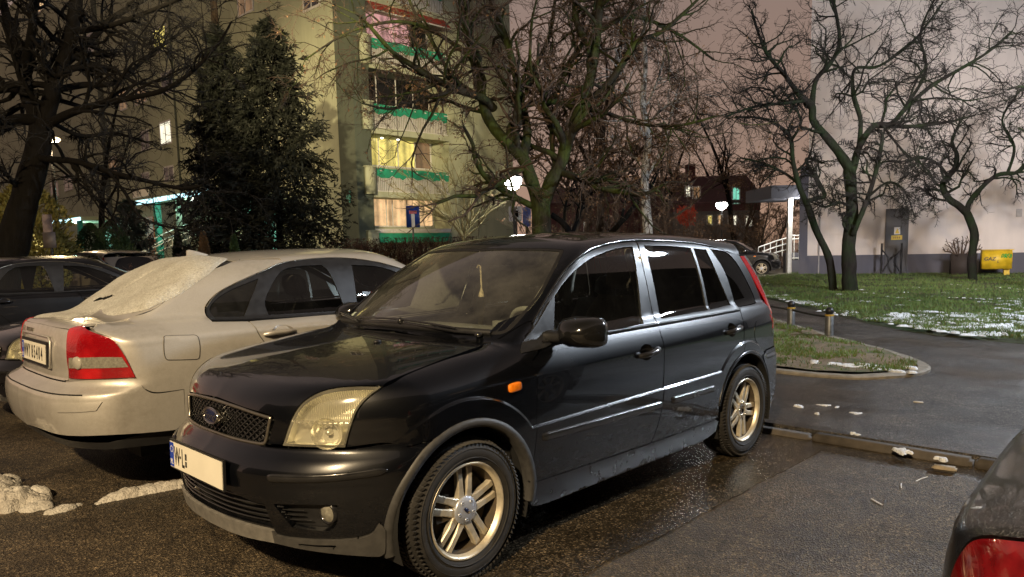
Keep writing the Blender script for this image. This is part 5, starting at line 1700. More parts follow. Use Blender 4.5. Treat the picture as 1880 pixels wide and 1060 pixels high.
# car at the right edge, frost on its deck
cF = respray(vol, {M['silver_paint']: M['frost_paint'], M['silver_shade']: M['dark_blue'], M['glass_dark']: M['frost_glass'], M['clear_lens']: M['red_dark'], M['tail_red']: M['red_dark']}, NOTEXT + ('window_trim', 'door_handle'))
cF.scale = (1, 1, .97)
cF.location = (.0, 3.575, 0); cF.rotation_euler = (0, 0, PI)
for o_ in cF.children:
    if o_.name.startswith('door_mirror'): o_.material_slots[0].link = 'OBJECT'; o_.material_slots[0].material = M['black_trim']
tag(cF, 'dark car with a frosted deck and red tail lamp at the right edge', 'car', 'parked cars')

# ------------------------------------------------------------------ ground
def asphalt(name, base, wet=None, warm=(1., .92, .80), grain=125.):
    t = NT(name)
    c = t.coord()
    v = t.vor(grain); vc = t.vor(grain, out='Color')
    big = t.noise(.55, 5, .6); mid = t.noise(3.2, 5, .65); fine = t.noise(160, 3, .6)
    sep = t.node('ShaderNodeSeparateColor'); t.l.new(vc, sep.inputs[0])
    stone = t.ramp(sep.outputs[0], [(.0, .25), (.5, .70), (.8, 1.4), (.94, 2.3), (1., 3.5)])
    patch = t.ramp(mid, [(.3, .65), (.7, 1.25)])
    k = t.math('MULTIPLY', t.math('MULTIPLY', stone, patch), base)
    col = t.node('ShaderNodeCombineColor')
    for i in range(3): t.l.new(t.math('MULTIPLY', k, warm[i]), col.inputs[i])
    wetm = t.ramp(big, [(.40, .15), (.62, .75)])
    if wet is not None:
        xyz = t.node('ShaderNodeSeparateXYZ'); t.l.new(c, xyz.inputs[0])
        yy = t.math('ADD', xyz.outputs[1], t.math('MULTIPLY', t.math('SUBTRACT', t.noise(2.2, 4), .5), .12))
        strip = t.math('MULTIPLY', t.ramp(yy, [(.0, 1), (.5, 1)], 'CONSTANT'), 0)
        mr = t.node('ShaderNodeMapRange'); mr.interpolation_type = 'SMOOTHSTEP'
        t.l.new(yy, mr.inputs['Value']); mr.inputs['From Min'].default_value = 1.20; mr.inputs['From Max'].default_value = 1.15; mr.inputs['To Min'].default_value = 0; mr.inputs['To Max'].default_value = 1
        mx = t.node('ShaderNodeMapRange'); mx.interpolation_type = 'SMOOTHSTEP'
        t.l.new(xyz.outputs[0], mx.inputs['Value']); mx.inputs['From Min'].default_value = 1.2; mx.inputs['From Max'].default_value = -.8
        my = t.node('ShaderNodeMapRange'); my.interpolation_type = 'SMOOTHSTEP'
        t.l.new(xyz.outputs[1], my.inputs['Value']); my.inputs['From Min'].default_value = -1.0; my.inputs['From Max'].default_value = -.2
        kb = t.node('ShaderNodeMapRange'); kb.interpolation_type = 'SMOOTHSTEP'       # gutter in front of the kerb
        t.l.new(t.math('ADD', xyz.outputs[0], t.math('MULTIPLY', mid, .5)), kb.inputs['Value']); kb.inputs['From Min'].default_value = -2.35; kb.inputs['From Max'].default_value = -2.75
        st = t.math('MULTIPLY', t.math('MULTIPLY', mr.outputs[0], mx.outputs[0]), my.outputs[0])
        st = t.math('MAXIMUM', st, t.math('MULTIPLY', kb.outputs[0], .9))
        wetm = t.math('MAXIMUM', t.math('MULTIPLY', wetm, .75), st)
    stain = t.ramp(t.noise(1.3, 6, .7), [(.36, .55), (.5, 1.), (.64, 1.25)])
    wv_ = t.node('ShaderNodeTexVoronoi'); wv_.feature = 'DISTANCE_TO_EDGE'; wv_.inputs['Scale'].default_value = .55
    ws_ = t.node('ShaderNodeVectorMath'); ws_.operation = 'ADD'; wn_ = t.node('ShaderNodeTexNoise'); wn_.inputs['Scale'].default_value = 2.; wn_.inputs['Detail'].default_value = 6
    t.l.new(c, wn_.inputs['Vector']); t.l.new(c, ws_.inputs[0]); t.l.new(wn_.outputs['Color'], ws_.inputs[1]); t.l.new(ws_.outputs[0], wv_.inputs['Vector'])
    crack = t.ramp(wv_.outputs['Distance'], [(.0, .45), (.006, .55), (.010, 1.)])
    mot = t.ramp(t.noise(17, 4, .75), [(.30, .55), (.5, 1.), (.70, 1.55)])
    k2 = t.math('MULTIPLY', t.math('MULTIPLY', stain, crack), mot)
    cm = t.mix(1., col.outputs[0], k2, 'MULTIPLY')
    dark = t.math('SUBTRACT', 1., t.math('MULTIPLY', wetm, .45))
    col2 = t.mix(1., cm, dark, 'MULTIPLY')
    t.set(col=col2, rough=t.math('SUBTRACT', .72, t.math('MULTIPLY', wetm, .58)), spec=.5)
    hh = t.math('ADD', t.math('MULTIPLY', v, 1.4), t.math('MULTIPLY', fine, .9))
    hb = t.math('MULTIPLY', hh, t.math('SUBTRACT', 1., t.math('MULTIPLY', wetm, .88)))
    t.bump(hb, .75, .010)
    return t.m
M['asphalt'] = asphalt('parking asphalt', .074, wet=True, warm=(1., .76, .47))
M['path'] = asphalt('path asphalt', .052, warm=(1., .84, .70), grain=115.)
M['kerb'] = plain('kerb concrete', (.060, .050, .040), .8, var=.35, scale=11, bump=.4)
M['kerb_pale'] = plain('pale kerb concrete', (.17, .15, .12), .8, var=.35, scale=12, bump=.4)
def sheet(name, loop, z, mat, z0=None, kind='structure', h=None):
    loop = np.asarray(loop, float)
    if area2(loop) < 0: loop = loop[::-1]
    Q, T, LI = tri_fill([loop], h or 3.)
    b = MB()
    V = [(q[0], q[1], z) for q in Q]
    b.add(V, [tuple(t_) for t_ in T], True)
    if z0 is not None:
        n = len(LI[0]); lo = [Q[i] for i in LI[0]]
        b.add([(p[0], p[1], z) for p in lo] + [(p[0], p[1], z0) for p in lo], [(i, n + i, n + (i + 1) % n, (i + 1) % n) for i in range(n)], False)
    return b.build(name, mat, kind=kind)
b = MB(); b.add([(-400, -400, 0), (60, -400, 0), (60, 200, 0), (-400, 200, 0)], [(0, 1, 2, 3)]); b.build('ground', M['asphalt'], kind='structure')
PZ = .05
def gz(px, py, z): return ground(px, py, z)[:2]
lawn_edge = [gz(*p, .1) for p in ((1880, 625), (1790, 617), (1700, 608), (1600, 590), (1500, 566), (1440, 552), (1395, 543))]
pathL = [(-3.22, -9.), (-3.22, 14.), (-9.0, 14.), (-9.3, 6.)] + [tuple(p) for p in lawn_edge] + [(-20., -9.), (-24., -14.), (-12., -14.)]
sheet('path', pathL, PZ, M['path'], 0., h=2.)
# kerb stones between the parking bays and the path
rnd = random.Random(5)
kb = []
y_ = -9.
k_ = 0
while y_ < 9.:
    b = MB(); jy = rnd.uniform(-.006, .006); hz_ = .030 + rnd.uniform(-.010, .010) + max(0, min(.02, (y_ - .8) * .012))
    b.box((-3.15 + jy, y_ + .5, hz_ / 2 - .02), (.11, .985, hz_ + .04 + .012), rz=rnd.uniform(-.006, .006), bev=.018)
    o = b.build('kerb_stone', M['kerb'], kind='structure')
    y_ += 1.; k_ += 1
# grass island with a rounded tip
isl = smooth_loop([tuple(gz(*p, .08)) for p in ((1420, 680), (1500, 688), (1570, 692), (1640, 690), (1690, 684), (1709, 675), (1695, 664), (1650, 648), (1590, 632), (1530, 617))] + [(-12.4, -4.6, 1), (-5.25, -4.4, 1)], True, .12)
if area2(isl) < 0: isl = isl[::-1]
t = NT('worn turf')
n1 = t.noise(2.6, 6, .7); n2 = t.noise(22, 5, .7)
earth = t.ramp(n2, [(.3, (.075, .055, .035)), (.7, (.20, .155, .10))]); green = t.ramp(n2, [(.3, (.022, .035, .010)), (.7, (.06, .085, .025))])
t.set(col=t.mix(t.ramp(n1, [(.50, 0), (.66, 1)]), earth, green), rough=.9)
t.bump(n2, .8, .03)
M['turf_worn'] = t.m
isl_in = inset(isl, .13)
Q, T, LI = tri_fill([isl_in], .16)
b = MB(); b.add([(q[0], q[1], .085 + .03 * fbm((q[0], q[1], 0), 1.3) + .02) for q in Q], [tuple(t_) for t_ in T], True)
b.build('grass_island', M['turf_worn'], kind='structure')
b = MB(); n = len(isl); 
jit = [1 + .0 * rnd.random() for _ in range(n)]
zt = [.088 + .008 * fbm((p[0], p[1], 4), 2.) for p in isl]
V = [(p[0], p[1], .0) for p in isl] + [(p[0], p[1], zt[i] - .015) for i, p in enumerate(isl)] + [tuple(isl[i] * .85 + isl_in[i] * .15) + (zt[i],) for i in range(n)] + [tuple(isl[i] * .1 + isl_in[i] * .9) + (zt[i],) for i in range(n)] + [(p[0], p[1], .05) for p in isl_in]
b.add(V, [(r_ * n + i, r_ * n + (i + 1) % n, (r_ + 1) * n + (i + 1) % n, (r_ + 1) * n + i) for r_ in range(4) for i in range(n)], False)
b.build('island_kerb', M['kerb_pale'], kind='structure')
# lawn
t = NT('winter lawn')
n1 = t.noise(.8, 5, .6); n2 = t.noise(30, 4, .7)
t.set(col=t.mix(t.ramp(n1, [(.35, 0), (.7, 1)]), t.ramp(n2, [(.3, (.010, .022, .005)), (.7, (.030, .062, .012))]), t.ramp(n2, [(.3, (.028, .024, .012)), (.7, (.075, .062, .032))])), rough=.9)
t.bump(n2, .9, .05)
M['lawn'] = t.m
lawnL = [tuple(p) for p in lawn_edge] + [(-24.5, -9.9), (-29, -9.5), (-33, 2.), (-33, 14.), (-9.5, 14.), (-9.3, 6.)]
Q, T, LI = tri_fill([smooth_loop([tuple(p) + (1,) for p in lawnL], True, .5) if False else (np.array(lawnL) if area2(np.array(lawnL)) > 0 else np.array(lawnL)[::-1])], .6)
bs_ = set(LI[0])
b = MB(); b.add([(q[0], q[1], .052 if i in bs_ else .10 + .035 * fbm((q[0], q[1], 1), .9)) for i, q in enumerate(Q)], [tuple(t_) for t_ in T], True)
n = len(LI[0]); lo = [Q[i] for i in LI[0]]
b.add([(p[0], p[1], .052) for p in lo] + [(p[0], p[1], .0) for p in lo], [(i, n + i, n + (i + 1) % n, (i + 1) % n) for i in range(n)], False)
b.build('lawn', M['lawn'], kind='structure')
LAWN = np.array(lawnL)
b = MB(); b.add([(-24, -10.4, .06), (-25.6, -8.2, .06), (-30, -9.2, .06), (-45, -20, .06), (-40, -27, .06), (-24, -14, .06)], [(0, 5, 4, 3, 2, 1)]); b.build('pavement', M['kerb_pale'], kind='structure')

# grass blades: nobody could count them
M['blade'] = None
t = NT('grass blades'); n2 = t.noise(1.4, 4); n3 = t.noise(38, 2)
t.set(col=t.mix(t.ramp(n3, [(.54, 0), (.60, .8)]), t.ramp(n2, [(.3, (.030, .076, .012)), (.7, (.100, .178, .034))]), (.16, .12, .05)), rough=.7)
M['blade'] = t.m
def blades(name, pts, zf, hgt, mat, seed):
    r = np.random.default_rng(seed)
    n = len(pts)
    a = r.uniform(0, 2 * PI, n); h_ = hgt * r.uniform(.5, 1.3, n); lean = r.normal(0, .45, (n, 2)) * h_[:, None]
    w = .0035 + .004 * r.random(n)
    base = np.stack([pts[:, 0], pts[:, 1], zf], 1)
    dx = np.stack([np.cos(a) * w, np.sin(a) * w, 0 * a], 1)
    tip = base + np.stack([lean[:, 0], lean[:, 1], h_], 1)
    mid = base * .45 + tip * .55 + np.stack([-lean[:, 0] * .18, -lean[:, 1] * .18, 0 * a], 1)
    V = np.stack([base - dx, base + dx, mid + dx * .7, mid - dx * .7, tip], 1).reshape(-1, 3)
    F = []
    for i in range(n):
        k = i * 5; F.append((k, k + 1, k + 2, k + 3)); F.append((k + 3, k + 2, k + 4))
    me = bpy.data.meshes.new(name); me.from_pydata([tuple(v) for v in V], [], F); me.update()
    return tag(link(name, me, mat), None, None, None, 'stuff')
r = np.random.default_rng(3)
def pts_in(poly, n, dens=None):
    lo, hi = poly.min(0), poly.max(0); out = []
    while sum(len(o) for o in out) < n:
        q = r.uniform(lo, hi, (n * 2, 2)); q = q[inside(poly, q)]
        if dens is not None: q = q[r.random(len(q)) < dens(q)]
        out.append(q)
    return np.concatenate(out)[:n]
camd = lambda q: np.hypot(q[:, 0] - CAM[0], q[:, 1] - CAM[1])
def visf(q):
    p = proj(np.stack([q[:, 0], q[:, 1], np.full(len(q), .12)], 1))
    return (p[:, 0] > 1360) & (p[:, 0] < 1940)
pp = pts_in(LAWN, 52000, lambda q: np.clip((13. / camd(q)) ** 2.2, 0, 1) * visf(q) * np.array([.25 + .75 * (fbm((p[0], p[1], 3), 1.7, 3) > -.12) for p in q]))
blades('grass', pp, np.array([.095 + .035 * fbm((q[0], q[1], 1), .9) for q in pp]), .062, M['blade'], 1)
cl = lambda q: np.array([1. if fbm((p[0], p[1], 7), 1.6) > .12 else .06 for p in q])
pq = pts_in(isl_in, 5200, lambda q: np.clip((8. / camd(q)) ** 2, 0, 1) * visf(q) * cl(q))
blades('island_grass', pq, np.array([.10 + .03 * fbm((q[0], q[1], 0), 1.3) for q in pq]), .045, M['blade'], 2)

# ------------------------------------------------------------------ snow
M['snow_far'] = snow_mat('thin snow', (.70, .73, .78), .2)
def snow_blob(mb, c, a, b_, h_, rz, seed, n=22, rings=6):
    vs = []
    ca, sa = math.cos(rz), math.sin(rz)
    for i in range(rings + 1):
        q = i / rings
        for k in range(n):
            t = 2 * PI * k / n
            w = 1 + .38 * fbm((math.cos(t) * 1.3 + seed * 3.1, math.sin(t) * 1.3, seed), 1.2) + .12 * fbm((math.cos(t) * 5 + seed, math.sin(t) * 5, 2), 1.)
            x, y = a * q * w * math.cos(t), b_ * q * w * math.sin(t)
            z = h_ * math.sqrt(max(0, 1 - q ** 2.4)) * (1 + .5 * fbm((x * 9 + seed, y * 9, seed), 1.))
            vs.append((c[0] + x * ca - y * sa, c[1] + x * sa + y * ca, c[2] + z - (.012 if i == rings else 0)))
    fs = [(i * n + k, (i + 1) * n + k, (i + 1) * n + (k + 1) % n, i * n + (k + 1) % n) for i in range(rings) for k in range(n)]
    mb.add(vs, fs, True)
rs = random.Random(8)
b = MB()
edge = np.array(lawn_edge)
for i in range(190):
    if i < 50:    # along the edge of the path and where the photo shows most of it, by the right side
        t_ = rs.random() ** .8 * (len(edge) - 1.01); k_ = int(t_)
        p = edge[k_] + (edge[k_ + 1] - edge[k_]) * (t_ - k_)
        inw = np.array([-.72, -.2]); p = p + inw * (.12 + abs(rs.gauss(0, .6)))
    elif i < 160:
        px_, py_ = rs.uniform(1640, 1900), min(622, max(552, rs.gauss(585, 14)))
        p = ground(px_, py_, .12)[:2]
    else:
        px_, py_ = rs.uniform(1400, 1890), rs.choice([527, 532, 540, 548, 556]) + rs.gauss(0, 4)
        p = ground(px_, py_, .12)[:2]
    if not inside(LAWN, p[None])[0]: continue
    sc = rs.uniform(.5, 1.5) * (1.25 if i >= 50 and i < 160 else .8)
    for j_ in range(3):
        p2 = p + np.array([rs.gauss(0, .05), rs.gauss(0, .13)])
        snow_blob(b, (p2[0], p2[1], .112 + .035 * fbm((p2[0], p2[1], 1), .9)), .030 * sc, .065 * sc, .010 * min(1.4, sc), rs.uniform(-.5, .5), i * 5 + j_, 11, 2)
b.build('snow', M['snow_far'], kind='stuff')
def tsnow(name, items, label, mat=None):
    b = MB(); r_ = random.Random(items[0][6])
    for (px_, py_, a, b_, h_, rz, sd) in items:
        z = h_[1] if hasattr(h_, '__len__') else PZ
        hh2 = h_[0] if hasattr(h_, '__len__') else h_
        p = ground(px_, py_, z)
        n_ = max(3, int(b_ / .018))
        for j_ in range(n_):
            u, v_ = max(-1, min(1, r_.gauss(0, .5))), max(-1, min(1, r_.gauss(0, .5)))
            q = (p[0] + a * u * .8, p[1] + b_ * v_ * .85 + a * u * rz, p[2])
            s2 = r_.uniform(.55, 1.1)
            snow_blob(b, q, min(a, .07) * .75 * s2, min(b_, .10) * .6 * s2, hh2 * r_.uniform(.35, 1.), r_.uniform(0, 3), sd * 7 + j_, 13, 4)
    return b.build(name, mat or M['snow_far'], None, label, 'snow')
tsnow('snow_patch', [(1545, 670, .10, .34, (.020, .10), .2, 3), (1590, 671, .10, .22, (.018, .10), -.1, 4), (1600, 661, .06, .20, (.012, .105), .1, 8), (1630, 679, .05, .26, (.012, .10), .15, 9)], 'broken white snow patch on the grass island beside its kerb')
tsnow('snow_patch', [(1662, 674, .07, .13, (.012, .10), .2, 31)], 'small flat scrap of snow near the tip of the grass island')
tsnow('snow_patch', [(1470, 748, .05, .06, .014, .2, 5)], 'small lump of snow on the path just past the rear bumper')
tsnow('snow_patch', [(1522, 746, .02, .085, .012, .1, 6)], 'thin sliver of snow on the path below the island')
tsnow('snow_patch', [(1565, 758, .03, .075, .009, .3, 7)], 'flat scrap of snow in the middle of the path')
tsnow('snow_patch', [(1568, 798, .03, .028, .03, .2, 10)], 'round knob of snow just behind the kerb')
tsnow('snow_patch', [(1498, 761, .02, .022, .02, .2, 13)], 'tiny crumb of snow between the larger scraps on the path')
tsnow('snow_patch', [(1650, 826, .030, .085, (.009, .06), .1, 11), (1668, 829, .02, .05, (.008, .06), .3, 12)], 'patch of snow lying on top of the kerb')
tsnow('snow_patch', [(1726, 842, .035, .06, (.010, .062), .1, 12)], 'lump of snow on the kerb above the pale broken slab')
b = MB(); p = ground(1738, 858, .02); b.box((p[0] + .05, p[1], .025), (.07, .13, .028), rz=.15, bev=.010); b.build('broken_slab', plain('broken stone', (.30, .25, .18), .8, var=.4, bump=.5), None, 'pale piece of broken slab leaning against the kerb', 'stone')
b = MB(); p = ground(1686, 740, PZ); b.box((p[0], p[1], PZ + .006), (.03, .075, .012), rz=.3, bev=.004); b.build('paper_scrap', plain('wet paper', (.45, .42, .38), .7), None, 'small pale scrap of paper on the path', 'litter')
for (px_, py_, l_, rz, lab) in ((1655, 893, .05, .3, 'white twig lying on the parking bay near the kerb'), (1610, 922, .05, .9, 'white straw on the asphalt in the middle of the parking bay'), (1692, 880, .07, -.2, 'bent white straw just below the broken slab')):
    b = MB(); p = ground(px_, py_, .004); d_ = np.array([math.cos(rz), math.sin(rz), 0]) * l_
    b.tube([p - d_, p + np.array([.008, 0, .004]), p + d_ * .9], .0035, 5); b.build('straw', plain('white straw', (.6, .6, .62), .6), None, lab, 'litter')
# snow swept into a heap and a strip in front of the silver saloon
M['snow_dirty'] = snow_mat('dirty snow', (.62, .59, .53), .6)
b = MB()
for i in range(70):
    px_ = rs.uniform(-130, 74); f_ = (px_ + 130) / 204.
    py_ = rs.uniform(866 + 46 * f_ ** 2, 938 - 2 * f_)
    p = ground(px_, py_, 0.); s_ = rs.uniform(.04, .125) * (1.2 - .5 * f_)
    snow_blob(b, (p[0], p[1], -.01 + .03 * (1 - f_) * rs.random()), s_, s_ * rs.uniform(.7, 1.2), s_ * rs.uniform(.5, 1.1), rs.uniform(0, 3), i + 100)
b.build('snow_heap', M['snow_dirty'], None, 'heap of dirty snow at the left edge beside the silver saloon', 'snow')
b = MB()
pts = [ground(px_, py_, 0.) for px_, py_ in ((182, 925), (205, 917), (240, 909), (275, 902), (310, 896), (345, 890), (375, 888))]
for i in range(len(pts) - 1):
    for k in range(5):
        p = pts[i] + (pts[i + 1] - pts[i]) * (k / 5. + rs.uniform(-.05, .05))
        w = .018 + .035 * min(1, (i * 5 + k) / 8.)
        snow_blob(b, (p[0], p[1], -.004), w * 1.6, w * rs.uniform(.8, 1.1), w * .8, rs.uniform(0, .6), i * 7 + k, 14, 4)
b.build('snow_strip', M['snow_dirty'], None, 'thin strip of snow running under the front bumper of the black hatchback', 'snow')
b = MB()
for (px_, py_, a_, c_) in ((112, 938, .07, .04), (125, 935, .06, .035), (95, 941, .05, .03), (140, 930, .05, .02)):
    p = ground(px_, py_, 0.); snow_blob(b, p, a_, c_, c_ * .7, .4, px_, 14, 4)
b.build('snow_lump', M['snow_dirty'], None, 'low lump of snow between the heap and the thin strip', 'snow')
b = MB(); p = ground(80, 917, 0.); snow_blob(b, p, .03, .02, .02, .8, 3, 12, 4); b.build('snow_lump', M['snow_dirty'], None, 'finger sized bit of snow just right of the heap', 'snow')
# ------------------------------------------------------------------ apartment block on the left
def stucco(name, col, var=.16, stain=.35, scale=.35):
    t = NT(name)
    n = t.noise(scale, 6, .65); n2 = t.noise(18, 4, .6)
    v = t.node('ShaderNodeMapping'); t.l.new(t.coord(), v.inputs[0]); v.inputs['Scale'].default_value = (1.2, 1.2, .12)
    st = t.ramp(t.noise(1.6, 5, .7, vec=v.outputs[0]), [(.45, 0), (.75, 1)])
    lo = [c * (1 - var) for c in col]; hi = [min(1, c * (1 + var)) for c in col]
    c1 = t.ramp(n, [(.3, lo), (.7, hi)])
    t.set(col=t.mix(t.math('MULTIPLY', st, stain), c1, [c * .45 for c in col]), rough=.9)
    t.bump(n2, .35, .01)
    return t.m
M['stucco_green'] = stucco('pale green stucco', (.42, .44, .31))
M['stucco_dark'] = stucco('dark green stucco', (.085, .10, .075))
M['stucco_blocker'] = stucco('sky blocker render', (.022, .021, .022))  # near black, so the added blocks look dark in car reflections
M['stucco_white'] = stucco('white stucco', (.66, .60, .565), var=.07, stain=.18, scale=.5)
M['plinth'] = stucco('grey plinth paint', (.105, .105, .13), var=.12, stain=.2)
M['dark_door'] = plain('dark grey door paint', (.032, .033, .042), .5, scale=3)
M['frame_white'] = plain('white frame', (.62, .60, .57), .5)
M['dark_pane'] = plain('dark window pane', (.012, .013, .016), .08, coat=.5)
M['teal'] = plain('teal paint', (.01, .22, .17), .5)
M['green_cloth'] = plain('green balcony cloth', (.015, .26, .15), .8, var=.25, scale=4)
M['red_awning'] = plain('red awning', (.33, .035, .02), .8, var=.3, scale=4)
M['rail_white'] = plain('white railing', (.60, .60, .58), .5)
M['yellow'] = plain('yellow paint', (.62, .42, .02), .5, var=.25, scale=5)
M['ochre'] = plain('worn yellow band', (.34, .22, .02), .6)
M['dark_metal'] = plain('dark metal', (.02, .02, .022), .45, metal=.5)
M['zinc'] = plain('zinc post', (.11, .115, .12), .45, metal=.6, var=.25, scale=20)
def lit_pane(name, col, strength, scale=7., stripes=True):
    """lit room behind a curtain"""
    t = NT(name)
    x = t.node('ShaderNodeSeparateXYZ'); t.l.new(t.coord(), x.inputs[0])
    u = t.math('ADD', x.outputs[0], x.outputs[1])
    w = t.math('ADD', t.math('SINE', t.math('MULTIPLY', u, scale)), t.math('MULTIPLY', t.math('SINE', t.math('MULTIPLY', u, scale * 2.7)), .6))
    n = t.noise(1.6, 4, .7)
    k = t.ramp(t.math('ADD', t.math('MULTIPLY', w, .16), n), [(.2, .35), (.8, 1.15)]) if stripes else t.ramp(n, [(.3, .7), (.7, 1.1)])
    t.set(col=(.05, .05, .05), em=t.mix(1., col, k, 'MULTIPLY'), ems=strength, rough=.2)
    return t.m
M['lit_orange'] = lit_pane('orange lit room', (1., .62, .30), 1.0)
M['lit_yellow'] = lit_pane('yellow lit room', (1., .80, .20), 1.1)
M['lit_pink'] = lit_pane('pink lit room', (1., .50, .48), .75)
M['lit_white'] = lit_pane('white lit room', (1., .93, .70), 1.3, stripes=False)
M['lit_dim'] = lit_pane('dim lit room', (1., .55, .25), .22)
M['lit_teal'] = lit_pane('teal lit hall', (.30, 1., .72), .75, stripes=False)
M['lit_blue'] = glow('cold edge glow', (.55, .92, 1.), 2.2)  # glow set on the canopy edge strip itself
M['lamp_glow'] = glow('lamp globe', (1., .97, .92), 60.)
M['bulb'] = glow('bulb', (1., .95, .85), 9.)

XC, YC = -16.44, -24.1
blk = empty('apartment_block', (XC, YC, 0), label='tall pale green apartment block with lit loggias at its corner and teal entrance canopies', cat='building')
def blk_part(b, nm, mat, par=None):
    o = b.build(nm, mat)
    p = par or blk
    o.parent = p
    o.matrix_parent_inverse = Matrix.Translation((-XC, -YC, 0)) if p is blk else Matrix.Identity(4)
    return o
def rel(p): return (p[0] - XC, p[1] - YC, p[2])
class MBr(MB):      # shapes given in world coordinates, stored relative to the block's corner
    def mesh(s, name):
        s.v = [(x - XC, y - YC, z) for x, y, z in s.v]
        return MB.mesh(s, name)
TOPZ = 24.
b = MBr()
b.box((XC - .2, (YC - 1.25 - 95) / 2, TOPZ / 2), (.4, 95 - 1.25 + YC, TOPZ))
b.box(((-26.08 - 21.71) / 2, YC - .2, TOPZ / 2), (26.08 - 21.71, .4, TOPZ))
b.box(((-17.26 - 21.71) / 2, YC - 1.45, TOPZ / 2), (21.71 - 17.26 + .2, .4, TOPZ))
b.box((-21.81, YC - .83, TOPZ / 2), (.2, .84, TOPZ))
b.box((-25.9, YC - 6.4, TOPZ / 2), (.35, 12, TOPZ))
b.build('wall', M['stucco_green'], blk)
b = MBr(); b.box(((-17.26 + XC) / 2 + .002, YC - .62, TOPZ / 2), (.824, 1.25, TOPZ)); 
FL = [1.1 + 2.75 * k for k in range(9)]
fin = b.build('corner_fin', M['stucco_dark'], blk)
for k, z_ in enumerate(FL[:7]):
    b = MBr(); b.box((-17.05, YC + .12, z_ + .55), (.5, .26, 1.15), bev=.02); b.box((-17.05, YC + .12, z_ + 1.15), (.56, .32, .05)); b.build('planter', M['stucco_green'], fin)
for k, z_ in enumerate(FL[:7]):
    b = MBr(); b.box((-19.485, YC - .60, z_ - .06), (4.44, 1.28, .14)); b.box((-19.485, YC + .035, z_ - .02), (4.44, .06, .26))
    sl = b.build('balcony_slab', M['stucco_green'], blk)
    b = MBr()
    if k == 0:
        b.box((-19.485, YC, z_ + .83), (4.40, .05, .42)); b.build('balcony_panel', M['green_cloth'], sl)
        b = MBr(); b.box((-19.485, YC, z_ + 1.15), (4.42, .06, .17)); b.build('balcony_rail', M['frame_white'], sl)
    else:
        for i in range(44): b.box((-17.33 - i * .0985, YC - .01, z_ + .55), (.05, .022, .82))
        b.box((-19.485, YC, z_ + .13), (4.40, .04, .04)); b.box((-19.485, YC, z_ + 1.02), (4.40, .05, .05))
        b.build('balcony_railing', M['frame_white'], sl)
        b = MBr()
        n = 22; vs = []
        for i in range(n + 1):
            x_ = -17.32 - 4.32 * i / n
            dz = .05 * math.sin(i * 1.3 + k) + .04 * math.sin(i * 2.9)
            vs += [(x_, YC + .03 + .012 * math.sin(i * 2.), z_ + 1.12 + .02 * math.sin(i)), (x_, YC + .032 + .02 * math.sin(i * 2.2), z_ + .74 + dz)]
        b.add(vs, [(2 * i, 2 * i + 1, 2 * i + 3, 2 * i + 2) for i in range(n)], True)
        b.build('balcony_cloth', M['green_cloth'], sl)
    # glazing of the room behind
    y_ = YC - 1.235
    lit = {0: 'lit_orange', 1: 'lit_yellow', 3: 'lit_pink'}.get(k, 'dark_pane')
    b = MBr(); b.box((-19.485, y_, z_ + 2.03), (4.3, .05, 1.36)); 
    wf = b.build('window', M['frame_white'], blk)
    xs_ = [-17.38, -18.05, -18.80, -19.15, -20.0, -20.75, -21.58] if k == 0 else [-17.40, -18.5, -19.6, -20.6, -21.56]
    b = MBr(); b2 = MBr()
    for i in range(len(xs_) - 1):
        x0, x1 = xs_[i] - .04, xs_[i + 1] + .04
        tgt = b if (k != 1 or i < 3) and (k != 3 or i < 3) else b2
        tgt.box(((x0 + x1) / 2, y_ + .032, z_ + 2.03), (x0 - x1, .02, 1.22))
    b.build('pane', M[lit], wf)
    if b2.v: b2.build('pane', M['lit_dim'] if k == 1 else M['dark_pane'], wf)
    if k == 3:
        b = MBr(); b.obox((-19.485, YC + .25, z_ + 2.42), (2.15, 0, 0), (0, .30, -.28), (0, .012, .014)); b.build('awning', M['red_awning'], blk)
        b = MBr(); b.tube([(-17.34, YC + .54, z_ + 2.13), (-21.63, YC + .54, z_ + 2.13)], .035, 6); b.build('awning_bar', M['frame_white'], blk)
    if k == 1:
        b = MBr()
        for i in range(3): b.ball((-17.6 - i * .9, YC - .9, z_ + 2.62), .06, 8, 6)
        b.build('balcony_lamp', M['bulb'], blk)
# windows of the long front
def lwin(px0, py0, px1, py1, mat, bars=1):
    P0 = onplane(px0, py1, (1, 0, 0), (XC, 0, 0)); P1 = onplane(px1, py0, (1, 0, 0), (XC, 0, 0))
    ya, yb = sorted((P0[1], P1[1])); za, zb = sorted((P0[2], P1[2]))
    b = MBr()
    for (c_, d_) in (((ya + yb) / 2, 'h'),):
        b.box((XC + .015, (ya + yb) / 2, za - .05), (.10, yb - ya + .2, .10)); b.box((XC + .015, (ya + yb) / 2, zb + .05), (.07, yb - ya + .2, .10))
        b.box((XC + .015, ya - .05, (za + zb) / 2), (.07, .10, zb - za)); b.box((XC + .015, yb + .05, (za + zb) / 2), (.07, .10, zb - za))
        for i in range(bars): b.box((XC + .02, ya + (yb - ya) * (i + 1) / (bars + 1), (za + zb) / 2), (.06, .07, zb - za))
    f = b.build('window', M['frame_white'], blk)
    b = MBr(); b.box((XC + .004, (ya + yb) / 2, (za + zb) / 2), (.05, yb - ya, zb - za)); b.build('pane', mat, f)
lwin(297, 222, 313, 266, M['lit_white']); lwin(285, 47, 304, 99, M['lit_yellow']); lwin(250, 158, 268, 193, M['lit_dim'], 2); lwin(222, 167, 231, 203, M['lit_dim'])
lwin(262, 240, 273, 275, M['dark_pane']); lwin(304, 306, 318, 333, M['dark_pane']); lwin(262, 318, 274, 331, M['dark_pane']); lwin(71, -10, 84, 24, M['lit_orange'])
